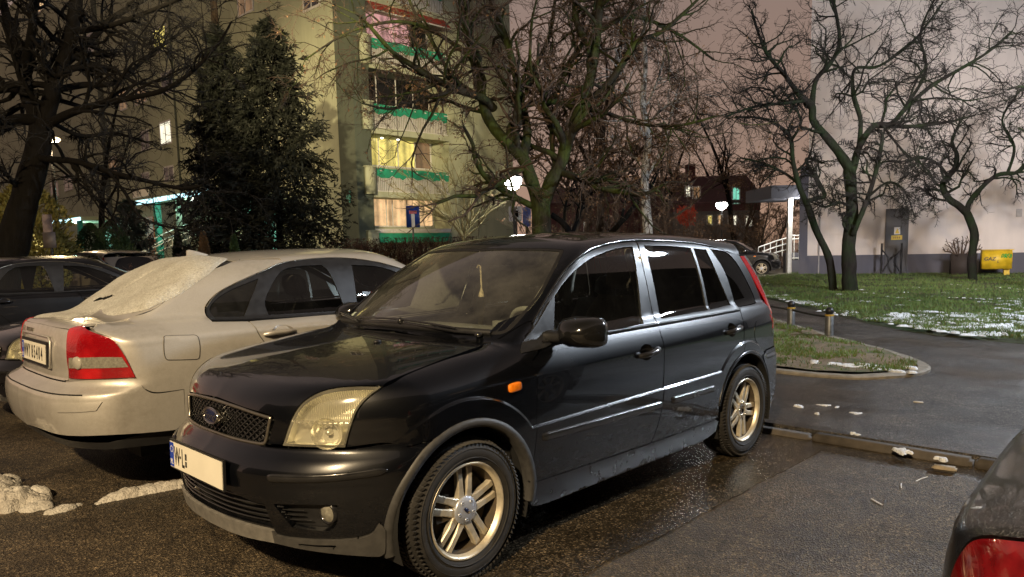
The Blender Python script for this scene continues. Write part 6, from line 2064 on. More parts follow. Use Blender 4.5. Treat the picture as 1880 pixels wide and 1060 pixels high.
lwin(300, 130, 316, 172, M['dark_pane']); lwin(440, -30, 462, 30, M['lit_dim']); lwin(388, 250, 406, 290, M['dark_pane']); lwin(160, 60, 172, 100, M['dark_pane']); lwin(200, 290, 214, 322, M['lit_dim'])
lwin(120, 320, 132, 350, M['dark_pane']); lwin(95, 335, 106, 362, M['dark_pane']); lwin(440, 330, 460, 372, M['dark_pane']); lwin(560, -40, 584, 20, M['dark_pane']); lwin(64, 428, 78, 462, M['lit_yellow'])
# downpipe strips of darker render
for px_ in (330, 196):
    b = MBr(); P = onplane(px_, 300, (1, 0, 0), (XC, 0, 0)); b.box((XC + .03, P[1], TOPZ / 2), (.08, .9 if px_ < 200 else .16, TOPZ)); b.build('wall_band', M['stucco_dark'], blk)
# house number on the front near the corner
b = MBr(); P = onplane(641, 361, (1, 0, 0), (XC, 0, 0)); add_text(b, '4', .55, (XC + .03, P[1], P[2]), (0, 1., 0), (0, 0, 1.), 1., .03, 0, .02); b.build('house_number', M['teal'], blk)

# entrance canopies
def canopy(px0, px1, py, xo, label, th, sign=None, posts=(), lamp=True):
    P0 = onplane(px0, py, (1, 0, 0), (XC + xo, 0, 0)); P1 = onplane(px1, py, (1, 0, 0), (XC + xo, 0, 0))
    ya, yb = sorted((P0[1], P1[1])); z_ = (P0[2] + P1[2]) / 2
    root = empty('entrance_canopy', (XC + xo, (ya + yb) / 2, 0), label=label, cat='canopy', group='entrance canopies')
    o0 = np.array([XC + xo, (ya + yb) / 2, 0])
    b = MB(); b.box((-xo / 2 + .02, 0, z_ + .12), (xo - .04, yb - ya, .24)); b.build('canopy_roof', M['stucco_green'], root)
    b = MB(); b.box((.03, 0, z_ + .09), (.06, yb - ya + .1, .22)); b.build('canopy_edge', M['lit_blue'], root)
    b = MB(); b.ball((-.5, (yb - ya) * .15, z_ - .1), (.25, .25, .10), 10, 6); b.build('canopy_lamp', M['bulb'], root)
    for px_, mat in posts:
        Pp = onplane(px_, py, (1, 0, 0), (XC + xo - .3, 0, 0))
        b = MB(); b.box((-.3, Pp[1] - o0[1], z_ / 2), (.30, .30, z_ - .01)); b.build('post', M[mat], root)
    if sign:
        Ps = onplane(sign[0], sign[1], (1, 0, 0), (XC + xo, 0, 0))
        b = MB(); b.box((.02, Ps[1] - o0[1], Ps[2]), (.05, sign[2], .42)); sg = b.build('house_sign', M['frame_white'], root)
        b = MB(); add_text(b, '4', .26, (.05, Ps[1] - o0[1], Ps[2]), (0, 1., 0), (0, 0, 1.), .9, .01); b.build('sign_lettering', M['ink'], sg)
    # glazed entrance below
    yo_ = (yb - ya) * (.30 if lamp and sign else 0.); fw = .30 if sign else .8
    b = MB(); b.box((-xo + .06, yo_, z_ * .55), (.1, (yb - ya) * fw, z_ * .85)); en = b.build('entrance_front', M['frame_white'], root)
    b = MB()
    for i in range(4):
        b.box((-xo + .12, yo_ + (yb - ya) * fw * (-.36 + .24 * i), z_ * .56), (.04, (yb - ya) * fw * .2, z_ * .78))
    b.build('entrance_pane', M['lit_teal'] if lamp else M['dark_pane'], en)
    L = bpy.data.lights.new('canopy_light', 'POINT'); L.energy = 260; L.color = (.55, 1., .85); L.shadow_soft_size = .3
    lo = bpy.data.objects.new('canopy_light', L); COL.objects.link(lo); lo.location = (XC + xo - .6, (ya + yb) / 2, z_ - .45)
    return root, z_, ya, yb
c1, cz1, ya1, yb1 = canopy(246, 402, 366, 3.2, 'wide entrance canopy with a cold lit edge and a teal post', .3, (259, 355, 2.3), ((287, 'teal'), (324, 'stucco_dark')))
c2, cz2, ya2, yb2 = canopy(98, 148, 408, 3.0, 'narrow far entrance canopy glowing teal above its door', .3, None, ((146, 'teal'),))
b = MB(); Pd = onplane(272, 418, (1, 0, 0), (XC + .2, 0, 0)); b.box((XC + .06, Pd[1], 2.6), (.1, 1.3, 2.6)); b.build('wooden_door', plain('orange brown door', (.45, .16, .06), .5), None, 'orange brown door beside the teal post of the wide entrance', 'door')
def railing(name, pts, h, label, mat, cat='railing', gap=.35, r=.03, parent=None, mids=(.5,)):
    pts = [np.asarray(p, float) for p in pts]
    b = MB()
    up = np.array([0, 0, 1.])
    for f_ in (1.,) + tuple(mids): b.tube([p + up * h * f_ for p in pts], r, 6)
    rt = b.build(name, mat, None, label, cat)
    b = MB()
    for i in range(len(pts) - 1):
        L = np.linalg.norm(pts[i + 1] - pts[i]); n = max(1, int(L / gap))
        for k in range(n + 1):
            p = pts[i] + (pts[i + 1] - pts[i]) * k / n
            b.tube([p, p + up * h], r * .7, 5)
    b.build('baluster', mat, rt)
    return rt
def pt(px, py, d): return at(px, py, d)
railing('ramp_railing', [pt(258, 476, 38), pt(300, 452, 39), pt(352, 430, 40)], 0.62, 'pale ramp railing rising towards the teal post of the wide entrance', M['rail_white'], gap=.8, r=.035)
railing('ramp_railing', [pt(268, 486, 36), pt(318, 462, 37), pt(375, 436, 38)], 0.62, 'second pale ramp railing in front of the wide entrance, behind the ball shaped shrub', M['rail_white'], gap=.8, r=.035)

# ------------------------------------------------------------------ white building on the right
W0 = np.array([-26.44, -8.78, 0]); we = np.array([-.359, .933, 0]); we /= np.linalg.norm(we); wn = np.array([we[1], -we[0], 0])
wb = empty('white_building', tuple(W0), math.atan2(we[1], we[0]), label='tall white rendered building with a grey painted plinth and no windows', cat='building')
# local frame: x along the wall, y into the building (away from the viewer), z up
def wl(px, py):
    P = onplane(px, py, wn, W0) - W0
    return float(P @ we), float(P[2])
b = MB(); b.box((12, 6.03, 10.), (24., 12., 18.4)); b.build('wall', M['stucco_white'], wb)
b = MB(); b.box((12, 6., .40), (24.06, 12.06, .80)); b.build('plinth', M['plinth'], wb)
b = MB(); b.box((-.13, .25, 2.1), (.30, .62, 4.2)); b.build('shaded_side', M['plinth'], wb)  # stands for the side face in shadow, shade put into its grey
d0, dz0 = wl(1630, 387); d1, _ = wl(1665.5, 387)
b = MB(); b.box(((d0 + d1) / 2, .0, dz0 / 2 + .02), (d1 - d0, .10, dz0 - .04)); door = b.build('door', M['dark_door'], wb)
b = MB(); b.box((d0 - .03, -.02, dz0 / 2), (.06, .14, dz0)); b.box((d1 + .03, -.02, dz0 / 2), (.06, .14, dz0)); b.box(((d0 + d1) / 2, -.02, dz0 + .03), (d1 - d0 + .12, .14, .06)); b.build('door_frame', M['dark_door'], door)
s0, sz = wl(1647, 424); b = MB(); b.box((s0, -.065, sz), (.20, .02, .26)); sg = b.build('warning_sign', M['frame_white'], door)
b = MB(); b.add([(s0 - .075, -.078, sz - .10), (s0 + .075, -.078, sz - .10), (s0, -.078, sz + .10)], [(0, 1, 2)]); b.build('sign_triangle', M['yellow'], sg)
s0, sz = wl(1646, 436.5); b = MB(); b.box((s0, -.065, sz), (.36, .02, .16)); sg = b.build('warning_sign', M['yellow'], door)
b = MB(); [b.box((s0 - .09 + .06 * i_, -.076, sz), (.032, .004, .075)) for i_ in range(4)]; b.build('sign_marks', plain('faded brown print', (.22, .12, .01), .6), sg)
s0, sz = wl(1871, 391); b = MB(); b.box((s0, .0, sz), (.17, .06, .27)); b.build('wall_vent', plain('vent cover', (.36, .34, .33), .6), wb)
for px0, tx, h_, sq in ((1553, 'dług', .30, 1.), (1604, 'ica', .22, 1.)):
    s0, sz = wl(px0, 262); b = MB(); add_text(b, tx, h_, (s0, .02, sz), (1., 0, 0), (0, 0, 1.), sq, .03, .1, .01); b.build('wall_lettering', M['dark_door'], wb)
b = MB(); s0, _ = wl(1503, 480); b.tube([(s0, -.02, .1), (s0, -.02, 2.9)], .03, 6); b.build('cable_pipe', plain('pipe grey', (.30, .29, .29), .6), wb)
for px_, lab, sgn in ((1615.5, 'black bent handrail to the left of the grey door', 1), (1651, 'black bent handrail in front of the grey door', -1)):
    s0, _ = wl(px_, 490)
    p = W0 + we * s0 + wn * .75
    b = MB()
    z1_ = 1.22
    b.tube([p, p + np.array([0, 0, z1_])], .035, 6)
    b.tube([p + np.array([0, 0, z1_ * .82]), p + we * sgn * .22 + np.array([0, 0, z1_ * .58]), p + we * sgn * .22 + np.array([0, 0, z1_ * .42]), p + np.array([0, 0, .12])], .028, 6)
    b.build('handrail', M['dark_metal'], None, lab, 'handrail')
# yellow gas cabinet
p = W0 + we * wl(1828, 480)[0] + wn * 1.6
P0 = onplane(1801, 494, wn, p); P1 = onplane(1857, 459, wn, p)
wdt = float((P1 - P0) @ we); z0_, z1_ = P0[2], P1[2]
c_ = (P0 + P1) / 2
gb_ = empty('gas_cabinet', (c_[0], c_[1], 0), math.atan2(we[1], we[0]), label='yellow metal gas cabinet on a short leg with black and green graffiti', cat='cabinet')
b = MB(); b.box((0, 0, (z0_ + z1_) / 2), (wdt, .45, z1_ - z0_), bev=.015); b.box((0, 0, z1_ + .012), (wdt + .06, .52, .025)); b.build('cabinet_body', M['yellow'], gb_)
b = MB(); b.box((wdt * .36, .0, z0_ / 2), (.16, .16, z0_)); b.build('leg', M['yellow'], gb_)
b = MB(); add_text(b, 'GAZ', .12, (-wdt * .24, -.232, z0_ + (z1_ - z0_) * .55), (1., 0, 0), (0, 0, 1.), 1., .003, .2, .02); add_text(b, 'L', .07, (.02, -.232, z0_ + (z1_ - z0_) * .40), (1., 0, 0), (0, 0, 1.), 1., .003, .2, .02); b.build('graffiti', M['ink'], gb_)
b = MB()
for i in range(9):
    x_ = wdt * (.14 + .036 * i); zz = z0_ + (z1_ - z0_) * (.70 + .03 * math.sin(i * 2.3))
    b.tube([(x_, -.232, zz - .06), (x_ + .03 * math.sin(i), -.234, zz), (x_ + .02, -.232, zz + .06)], .014, 5)
b.build('graffiti', plain('green spray', (.02, .30, .04), .6), gb_)
# dark planter box with a bare shrub behind the small tree
p = W0 + we * wl(1759, 490)[0] + wn * 1.1
b = MB(); b.box((p[0], p[1], .40), (.75, .45, .80), rz=math.atan2(we[1], we[0]), bev=.01); b.build('planter_box', plain('dark boards', (.035, .026, .022), .8), None, 'dark wooden box against the grey plinth between the door and the yellow cabinet', 'box')
PLANT = p
# canopy with a white post at the corner of the white building
pc_ = pt(1449, 500, 29.5)
cz0 = onplane(1411, 364, (1, 0, 0), (pc_[0], 0, 0))[2]
ex = RM[0] * np.array([1, 1, 0]); ex /= np.linalg.norm(ex); ey = np.array([-ex[1], ex[0], 0])
root = empty('porch_canopy', (pc_[0], pc_[1], 0), math.atan2(ex[1], ex[0]), label='flat grey porch canopy on a white post at the corner of the white building', cat='canopy')
sc_ = 29.5 / FPX
zt_, zb_ = at(1449, 342, 29.5)[2], at(1449, 365, 29.5)[2]
b = MB(); b.box((-.02, 1.4, (zt_ + zb_) / 2), (75 * sc_, 3.2, zt_ - zb_)); b.build('canopy_roof', plain('blue grey fascia', (.095, .105, .14), .6), root)
b = MB(); b.box((0, 0.05, zb_ / 2), (.17, .17, zb_ - .004)); b.build('post', M['rail_white'], root)
b = MB(); b.ball((29 * sc_, .1, zb_ - .02), (.16, .16, .10), 10, 6); b.build('porch_lamp', M['bulb'], root)
railing('ramp_railing', [pt(1392, 486, 31), pt(1425, 474, 31.), pt(1447, 468, 31.)], .72, 'white sloping ramp railing behind the black hatchback by the white building', M['rail_white'], gap=.22, r=.028, mids=(.66, .33))
railing('ramp_railing', [pt(1448, 478, 30.6), pt(1476, 478, 30.6)], 1.02, 'white level railing between the porch post and the white building', M['rail_white'], gap=.2, r=.028, mids=(.86, .08))
b = MB(); q = pt(1462, 494, 30.8); b.box((q[0], q[1], .45), (1.0, .3, .9), rz=math.atan2(ex[1], ex[0])); b.build('ramp_wall', M['plinth'], None, 'low concrete ramp wall under the white railing by the porch', 'wall')

# ------------------------------------------------------------------ houses far behind
M['brick_red'] = stucco('dark red render', (.13, .045, .045), var=.25)
M['roof_red'] = plain('dark roof tiles', (.075, .025, .025), .8, var=.3, scale=6, bump=.4)
M['timber'] = stucco('grey boards', (.16, .14, .125), var=.25)
def house(d, px0, px1, pye, pyr, label, wins, mat_u, mat_l, split=None, chim=None, group=None, depth=9.):
    c = at((px0 + px1) / 2, 450, d)
    k = d / FPX
    w = (px1 - px0) * k
    ze = at((px0 + px1) / 2, pye, d)[2]; zr = at((px0 + px1) / 2, pyr, d)[2]
    root = empty('house', (c[0], c[1], 0), math.atan2(ex[1], ex[0]), label=label, cat='house', group=group)
    lx = lambda px: (px - (px0 + px1) / 2) * k
    lz = lambda px, py: at(px, py, d)[2]
    zs = lz((px0 + px1) / 2, split) if split else 0.
    b = MB()
    if split: b.box((0, depth / 2, (zs + ze) / 2), (w, depth, ze - zs))
    else: b.box((0, depth / 2, ze / 2), (w, depth, ze))
    b.add([(-w / 2, .0, ze), (-w / 2, depth, ze), (-w / 2, depth / 2, zr - .1), (w / 2, 0, ze), (w / 2, depth, ze), (w / 2, depth / 2, zr - .1)], [(0, 2, 1), (3, 4, 5)])
    b.build('wall', mat_u, root)
    if split:
        b = MB(); b.box((0, depth / 2 + .04, zs / 2), (w - .1, depth, zs)); b.build('ground_floor', mat_l, root)
    b = MB()
    for sg in (-1, 1):
        y0, y1 = (-.4, depth / 2) if sg < 0 else (depth + .4, depth / 2)
        b.obox((0, (y0 + y1) / 2, (ze + zr) / 2), (w / 2 + .3, 0, 0), (0, (y1 - y0) / 2, (zr - ze) / 2 + .05), (0, .0, .07))
    rf = b.build('roof', M['roof_red'], root)
    if chim:
        b = MB(); b.box((lx(chim[0]), depth * .5, zr + .3), (.7, .7, 1.6)); b.build('chimney', M['brick_red'], rf)
    for (a, b0, a1, b1, mt) in wins:
        b = MB(); z0w, z1w = lz((a + a1) / 2, b1), lz((a + a1) / 2, b0); x0w, x1w = lx(a), lx(a1)
        b.box(((x0w + x1w) / 2, -.03, (z0w + z1w) / 2), (x1w - x0w + .16, .08, z1w - z0w + .16)); f = b.build('window', M['frame_white'] if mt != 'dark_pane' else M['timber'], root)
        b = MB(); n = 2
        for i in range(n):
            xa = x0w + (x1w - x0w) * i / n + .03; xb = x0w + (x1w - x0w) * (i + 1) / n - .03
            b.box(((xa + xb) / 2, -.08, (z0w + z1w) / 2), (xb - xa, .03, z1w - z0w))
        b.build('pane', M[mt], f)
    return root
house(58, 1235, 1395, 372, 318, 'dark red old house with bright upper window and a row of lit lower windows', [(1258, 344, 1266, 361, 'lit_white'), (1272, 345, 1284, 364, 'lit_dim'), (1299, 397, 1306, 412, 'lit_yellow'), (1318, 396, 1325, 412, 'lit_orange'), (1337, 397, 1351, 413, 'lit_white'), (1368, 398, 1381, 414, 'lit_white'), (1344, 346, 1356, 374, 'lit_teal')], M['brick_red'], M['timber'], split=388, chim=(1292,))
house(66, 1005, 1232, 372, 340, 'long dark house behind the big mossy tree with two slits of white light', [(1051, 414, 1056, 432, 'lit_white'), (1073, 409, 1081, 432, 'lit_white'), (1110, 408, 1120, 424, 'dark_pane')], M['brick_red'], M['brick_red'])
# glow of red leaves lit by a lamp beside the house is part of the shrub below
# pale kiosk wall and poster behind the lamp post
p = at(946, 393, 33); k = 33 / FPX
b = MB(); b.box((p[0], p[1], p[2]), (24 * k, .10, 27 * k), rz=math.atan2(ex[1], ex[0])); nb = b.build('notice_case', plain('pale grey panel', (.40, .40, .42), .5), None, 'pale grey box with a dark opening mounted behind the lamp post', 'notice case')
b = MB(); q = p + ey * -.06; b.box((q[0], q[1], q[2]), (11 * k, .03, 12 * k), rz=math.atan2(ex[1], ex[0])); b.build('opening', M['dark_pane'], nb)
b = MB(); b.box((p[0], p[1], (p[2] - 13 * k) / 2), (.12, .12, p[2] - 13 * k)); b.build('post', M['dark_metal'], nb)
p = at(967, 398, 34); k = 34 / FPX
tp_ = NT('weathered poster'); tp_.set(col=tp_.ramp(tp_.noise(3.2, 4, .7), [(.35, (.02, .05, .28)), (.52, (.10, .14, .40)), (.62, (.50, .40, .30))], 'LINEAR'), rough=.5)
b = MB(); b.box((p[0], p[1], p[2]), (15 * k, .08, 36 * k), rz=math.atan2(ex[1], ex[0])); po = b.build('poster_board', tp_.m, None, 'blue poster board with a pale figure between the lamp post and the mossy trunk', 'poster')
b = MB(); b.box((p[0], p[1], (p[2] - 18 * k) / 2), (.10, .10, p[2] - 18 * k)); b.build('post', M['dark_metal'], po)

# ------------------------------------------------------------------ street furniture
def street_lamp(px, py_head, d, label, hz=1., g=1.):
    hd = at(px, py_head, d)
    root = empty('street_lamp', (hd[0], hd[1], 0), label=label, cat='street lamp', group='lantern street lamps')
    z_ = hd[2]
    b = MB(); b.tube([(0, 0, 0), (0, 0, .6), (0, 0, .62), (0, 0, z_ - .28)], [.075, .07, .045, .04], 10); b.build('pole', M['dark_metal'], root)
    b = MB(); b.lathe([(.08 * g, z_ - .30), (.20 * g, z_ - .20), (.27 * g, z_ - .04), (.28 * g, z_ + .08), (.22 * g, z_ + .20)], (0, 0, 0), (0, 0, 1), 12); b.build('lantern_glass', M['lamp_glow'], root)
    b = MB(); b.lathe([(.29 * g, z_ + .16), (.28 * g, z_ + .20), (.10, z_ + .32), (.03, z_ + .38), (0, z_ + .40)], (0, 0, 0), (0, 0, 1), 12); b.lathe([(.05, z_ - .34), (.10, z_ - .27), (0, z_ - .26)], (0, 0, 0), (0, 0, 1), 12); b.build('lantern_cap', M['dark_metal'], root)
    return hd
LP1 = street_lamp(942, 334, 28, 'lit lantern street lamp in front of the pale green wall, left of the mossy tree', g=1.2)
LP2 = street_lamp(1325, 377, 50, 'brightest lit lantern street lamp in front of the dark red house', g=1.35)
hd = at(92, 263, 30)
MAST = hd.copy()
root = empty('street_lamp', (hd[0], hd[1], 0), label='small dim street lamp on a thin mast beside the dark leaning trunk', cat='street lamp')
b = MB(); b.tube([(0, 0, 0), (0, 0, hd[2] - .1), (0, .25, hd[2] + .12), (0, .6, hd[2] + .12)], [.09, .06, .05, .04], 8); b.build('pole', M['dark_metal'], root)
b = MB(); b.ball((0, .6, hd[2] + .06), (.22, .34, .10), 10, 6); b.build('lamp_head', glow('sodium head', (1., .72, .36), 9.), root)
# dead end sign
sp0 = at(758, 398, 24); k = 24 / FPX
root = empty('road_sign', (sp0[0], sp0[1], 0), math.atan2(ex[1], ex[0]) + .35, label='blue dead end road sign with a red bar on a grey post', cat='road sign')
b = MB(); b.box((0, 0, sp0[2]), (.44, .03, .70), bev=.01); pn_ = b.build('sign_plate', plain('sign blue', (.012, .045, .26), .4), root)
b = MB(); b.box((0, -.021, sp0[2] - .12), (.11, .008, .44)); b.build('sign_stem', M['frame_white'], pn_)
b = MB(); b.box((0, -.022, sp0[2] + .14), (.25, .010, .10)); b.build('sign_bar', plain('sign red', (.45, .02, .02), .4), pn_)
b = MB(); b.box((0, -.0205, sp0[2]), (.40, .006, .66)); 
b = MB(); b.tube([(0, .04, 0), (0, .04, sp0[2] + .34)], .030, 8); b.build('post', M['zinc'], root)
# two part notice board on the left
nb0 = at(91, 441, 16); k = 16 / FPX
root = empty('notice_board', (nb0[0], nb0[1], 0), math.atan2(ex[1], ex[0]), label='grey brown notice board with a pale sheet above it on a dark post', cat='notice board')
b = MB(); b.box((0, 0, nb0[2]), (23 * k, .03, 29 * k), bev=.005); b.build('board', plain('board back', (.14, .12, .115), .6), root)
b = MB(); b.box((-.02, .01, nb0[2] + 30 * k), (17 * k, .02, 33 * k)); b.build('sheet', plain('faded sheet', (.26, .20, .19), .7, var=.35, scale=6), root)
b = MB(); b.tube([(0, .05, 0), (0, .05, nb0[2] + 45 * k)], .03, 8); b.build('post', M['dark_metal'], root)
# low barrier of posts and bars on the island
bp = [ground(1522, 615, .10), ground(1452, 598, .10)]
bp.append(bp[1] + (bp[1] - bp[0]) * 1.02)
root = empty('low_barrier', tuple(bp[0]), label='low barrier of grey posts with yellow bands and black ball tops on the island', cat='barrier')
for i, p in enumerate(bp):
    q = p - bp[0]
    b = MB(); b.lathe([(.058, -.1), (.058, .275), (.05, .285)], q, (0, 0, 1), 14); po = b.build('post', M['zinc'], root)
    b = MB(); b.lathe([(.060, .262), (.061, .264), (.061, .284), (.060, .286)], q, (0, 0, 1), 14); b.build('band', M['ochre'], po)
    b = MB(); b.lathe([(.05, .284), (.045, .295), (.055, .31), (.058, .335), (.05, .36), (.03, .378), (0, .384)], q, (0, 0, 1), 14); b.build('ball_top', M['dark_metal'], po)
for i in range(2):
    b = MB(); b.tube([bp[i] - bp[0] + np.array([0, 0, .245]), (bp[i] + bp[i + 1]) / 2 - bp[0] + np.array([0, 0, .235]), bp[i + 1] - bp[0] + np.array([0, 0, .245])], .016, 8); b.build('bar', M['dark_metal'], root)

# unseen dark blocks, added to keep bright sky out of the car reflections
for (c_, d_, lab, ws_) in (((-55., 46., 8.), (200., 12., 30.), 'long dark apartment block on the far side of the car park, behind the viewer', ((13, 6), (21, 9), (34, 3.5), (40, 6), (47, 9), (55, 3.5), (27, 12))), ((58., 4., 8.), (12., 80., 26.), 'dark block closing the car park behind the viewer', ())):
    rb_ = empty('apartment_block', (c_[0], c_[1], 0), label=lab, cat='building')
    b = MB(); b.box((0, 0, d_[2] / 2), d_); b.build('wall', M['stucco_blocker'], rb_)
    for i, (x_, z_) in enumerate(ws_):  # made-up lit windows, there to show in reflections
        b = MB(); b.box((x_, -6.02, z_), (1.7, .1, 1.4)); wf = b.build('window', M['frame_white'], rb_)
        b = MB(); b.box((x_, -6.06, z_), (1.5, .08, 1.2)); b.build('pane', M['lit_dim' if i % 2 else 'lit_orange'], wf)
# ------------------------------------------------------------------ trees
def bark(name, col, moss=None, amt=.5):
    t = NT(name)
    v = t.vec(1., 1., .25)
    n = t.noise(14, 6, .7, vec=v); n2 = t.noise(1.8, 4)
    c = t.ramp(n, [(.3, [k * .45 for k in col]), (.7, [k * 1.45 for k in col])])
    if moss is not None:
        c = t.mix(t.math('MULTIPLY', t.ramp(n2, [(.42, 0), (.62, 1)]), amt), c, t.ramp(n, [(.3, [k * .6 for k in moss]), (.7, [k * 1.3 for k in moss])]))
    t.set(col=c, rough=.9, spec=.2)
    t.bump(n, .9, .03)
    return t.m
M['bark_dark'] = bark('dark bark', (.006, .005, .004))
M['bark_moss'] = bark('mossy bark', (.034, .030, .022), (.052, .072, .014), .9)
M['bark_locust'] = bark('locust bark', (.014, .012, .011), (.012, .026, .007), .75)
M['bark_brown'] = bark('brown bark', (.075, .052, .036))
M['bark_shrub'] = bark('yellow green stems', (.30, .27, .14))
M['twig_dark'] = plain('dark twigs', (.006, .005, .004), .85)
M['twig_brown'] = plain('brown twigs', (.085, .056, .038), .85, var=.35, scale=2)
M['dead_leaf'] = plain('dead leaves', (.20, .115, .060), .8, var=.5, scale=3)
tb_ = NT('birch bark')
vv = tb_.vec(1., 1., .5)
tb_.set(col=tb_.ramp(tb_.noise(9, 5, .7, vec=vv), [(.42, (.05, .045, .04)), (.52, (.50, .48, .44))]), rough=.8)
M['birch'] = tb_.m

def fast_tubes(polys, rads, n=3):
    """polys (N,k,3), rads (N,k) -> vertices, faces"""
    polys = np.asarray(polys, float); rads = np.asarray(rads, float)
    N, k, _ = polys.shape
    T = np.empty_like(polys)
    T[:, 1:-1] = polys[:, 2:] - polys[:, :-2]; T[:, 0] = polys[:, 1] - polys[:, 0]; T[:, -1] = polys[:, -1] - polys[:, -2]
    T /= np.linalg.norm(T, axis=2, keepdims=True) + 1e-12
    ref = np.where(np.abs(T[..., 2:3]) > .9, np.array([1., 0, 0]), np.array([0, 0, 1.]))
    U = np.cross(T, ref); U /= np.linalg.norm(U, axis=2, keepdims=True) + 1e-12
    W = np.cross(T, U)
    V = []
    for j in range(n):
        a = 2 * PI * j / n
        V.append(polys + rads[..., None] * (math.cos(a) * U + math.sin(a) * W))
    V = np.stack(V, 2)            # N,k,n,3
    base = (np.arange(N) * k * n)[:, None, None]
    i = np.arange(k - 1)[None, :, None] * n
    j = np.arange(n)[None, None, :]; j2 = (j + 1) % n
    F = np.stack([base + i + j, base + i + j2, base + i + n + j2, base + i + n + j], -1).reshape(-1, 4)
    return V.reshape(-1, 3), F
def np_mesh(name, V, F, smooth=True):
    me = bpy.data.meshes.new(name)
    V = np.asarray(V, np.float32); F = np.asarray(F, np.int32)
    nv = F.shape[1]
    me.vertices.add(len(V)); me.vertices.foreach_set('co', V.ravel())
    me.loops.add(F.size); me.loops.foreach_set('vertex_index', F.ravel())
    me.polygons.add(len(F)); me.polygons.foreach_set('loop_start', np.arange(0, F.size, nv, dtype=np.int32))
    me.polygons.foreach_set('use_smooth', np.full(len(F), smooth))
    me.update(calc_edges=True); me.validate()
    return me
def unit(v): return v / (np.linalg.norm(v, axis=-1, keepdims=True) + 1e-12)
def grow(R, P, D, L, k, wob, pull):
    """wandering shoots: start P, direction D, length L (arrays), pull = vector added at every step"""
    N = len(P)
    out = np.empty((N, k, 3)); out[:, 0] = P
    d = unit(D.copy())
    for i in range(1, k):
        d = unit(d + R.normal(0, wob, (N, 3)) + np.asarray(pull))
        out[:, i] = out[:, i - 1] + d * (L / (k - 1))[:, None]
    return out
def shoots(R, polys, rads, m, t0, spread, lscale, rscale, k, wob, pull, lens=None, tip=True):
    """m side shoots on each of the polylines"""
    N, kk, _ = polys.shape
    L0 = np.linalg.norm(np.diff(polys, axis=1), axis=2).sum(1) if lens is None else lens
    idx = np.repeat(np.arange(N), m)
    t = t0 + (1 - t0) * R.random(N * m) ** .9
    if tip: t[::m] = 1.
    f = t * (kk - 1); i = np.minimum(f.astype(int), kk - 2); u = f - i
    p = polys[idx, i] * (1 - u)[:, None] + polys[idx, i + 1] * u[:, None]
    d = unit(polys[idx, i + 1] - polys[idx, i])
    r = rads[idx, i] * (1 - u) + rads[idx, i + 1] * u
    a = unit(np.cross(d, R.normal(0, 1, (N * m, 3))))
    ang = np.abs(R.normal(spread, .25, N * m)); ang[::m] *= .35 if tip else 1
    dd = unit(d * np.cos(ang)[:, None] + a * np.sin(ang)[:, None])
    L = L0[idx] * lscale * R.uniform(.45, 1.25, N * m) * (1.15 - .55 * t)
    out = grow(R, p, dd, L, k, wob, pull)
    rr = np.minimum(r * rscale, .8 * r)
    q = np.linspace(1, .35, k)
    return out, rr[:, None] * q[None, :]
def limbs3(limbs, d0, seed, zjit=.35):
    """photo-traced limbs (list of (px,py,width px)) with an optional depth drift -> 3-D polylines"""
    R = np.random.default_rng(seed)
    out = []
    for L in limbs:
        drift = 0.; start = 0.
        if isinstance(L, tuple): L, start, drift = L
        n = len(L)
        P = []; r = []
        for i, (px, py, w) in enumerate(L):
            d = d0 + start + drift * (i / max(1, n - 1)) 
            P.append(at(px, py, d)); r.append(w * d / FPX / 2)
        P = np.array(P)
        # resample smoothly
        q = smooth_loop3(P, 6)
        rr = np.interp(np.linspace(0, n - 1, len(q)), np.arange(n), r)
        out.append((q, rr))
    return out
def smooth_loop3(P, sub):
    n = len(P); out = []
    for i in range(n - 1):
        p0 = P[max(i - 1, 0)]; p1 = P[i]; p2 = P[i + 1]; p3 = P[min(i + 2, n - 1)]
        for j in range(sub):
            t = j / sub
            out.append(.5 * ((2 * p1) + (-p0 + p2) * t + (2 * p0 - 5 * p1 + 4 * p2 - p3) * t * t + (-p0 + 3 * p1 - 3 * p2 + p3) * t ** 3))
    out.append(P[-1])
    return np.array(out)
def resamp(q, r, k):
    s = np.concatenate([[0], np.cumsum(np.linalg.norm(np.diff(q, axis=0), axis=1))])
    t = np.linspace(0, s[-1], k)
    return np.stack([np.interp(t, s, q[:, i]) for i in range(3)], 1), np.interp(t, s, r)
def leaves_on(R, polys, n, size, name):
    N, k, _ = polys.shape
    i = R.integers(0, N, n); j = R.integers(1, k, n)
    p = polys[i, j] + R.normal(0, size * .6, (n, 3))
    a = unit(R.normal(0, 1, (n, 3))); b = unit(np.cross(a, R.normal(0, 1, (n, 3))))
    s = size * R.uniform(.5, 1.2, n)[:, None]
    V = np.stack([p - a * s, p + b * s * .5, p + a * s, p - b * s * .5], 1).reshape(-1, 3)
    F = np.arange(4 * n).reshape(-1, 4)
    return V, F
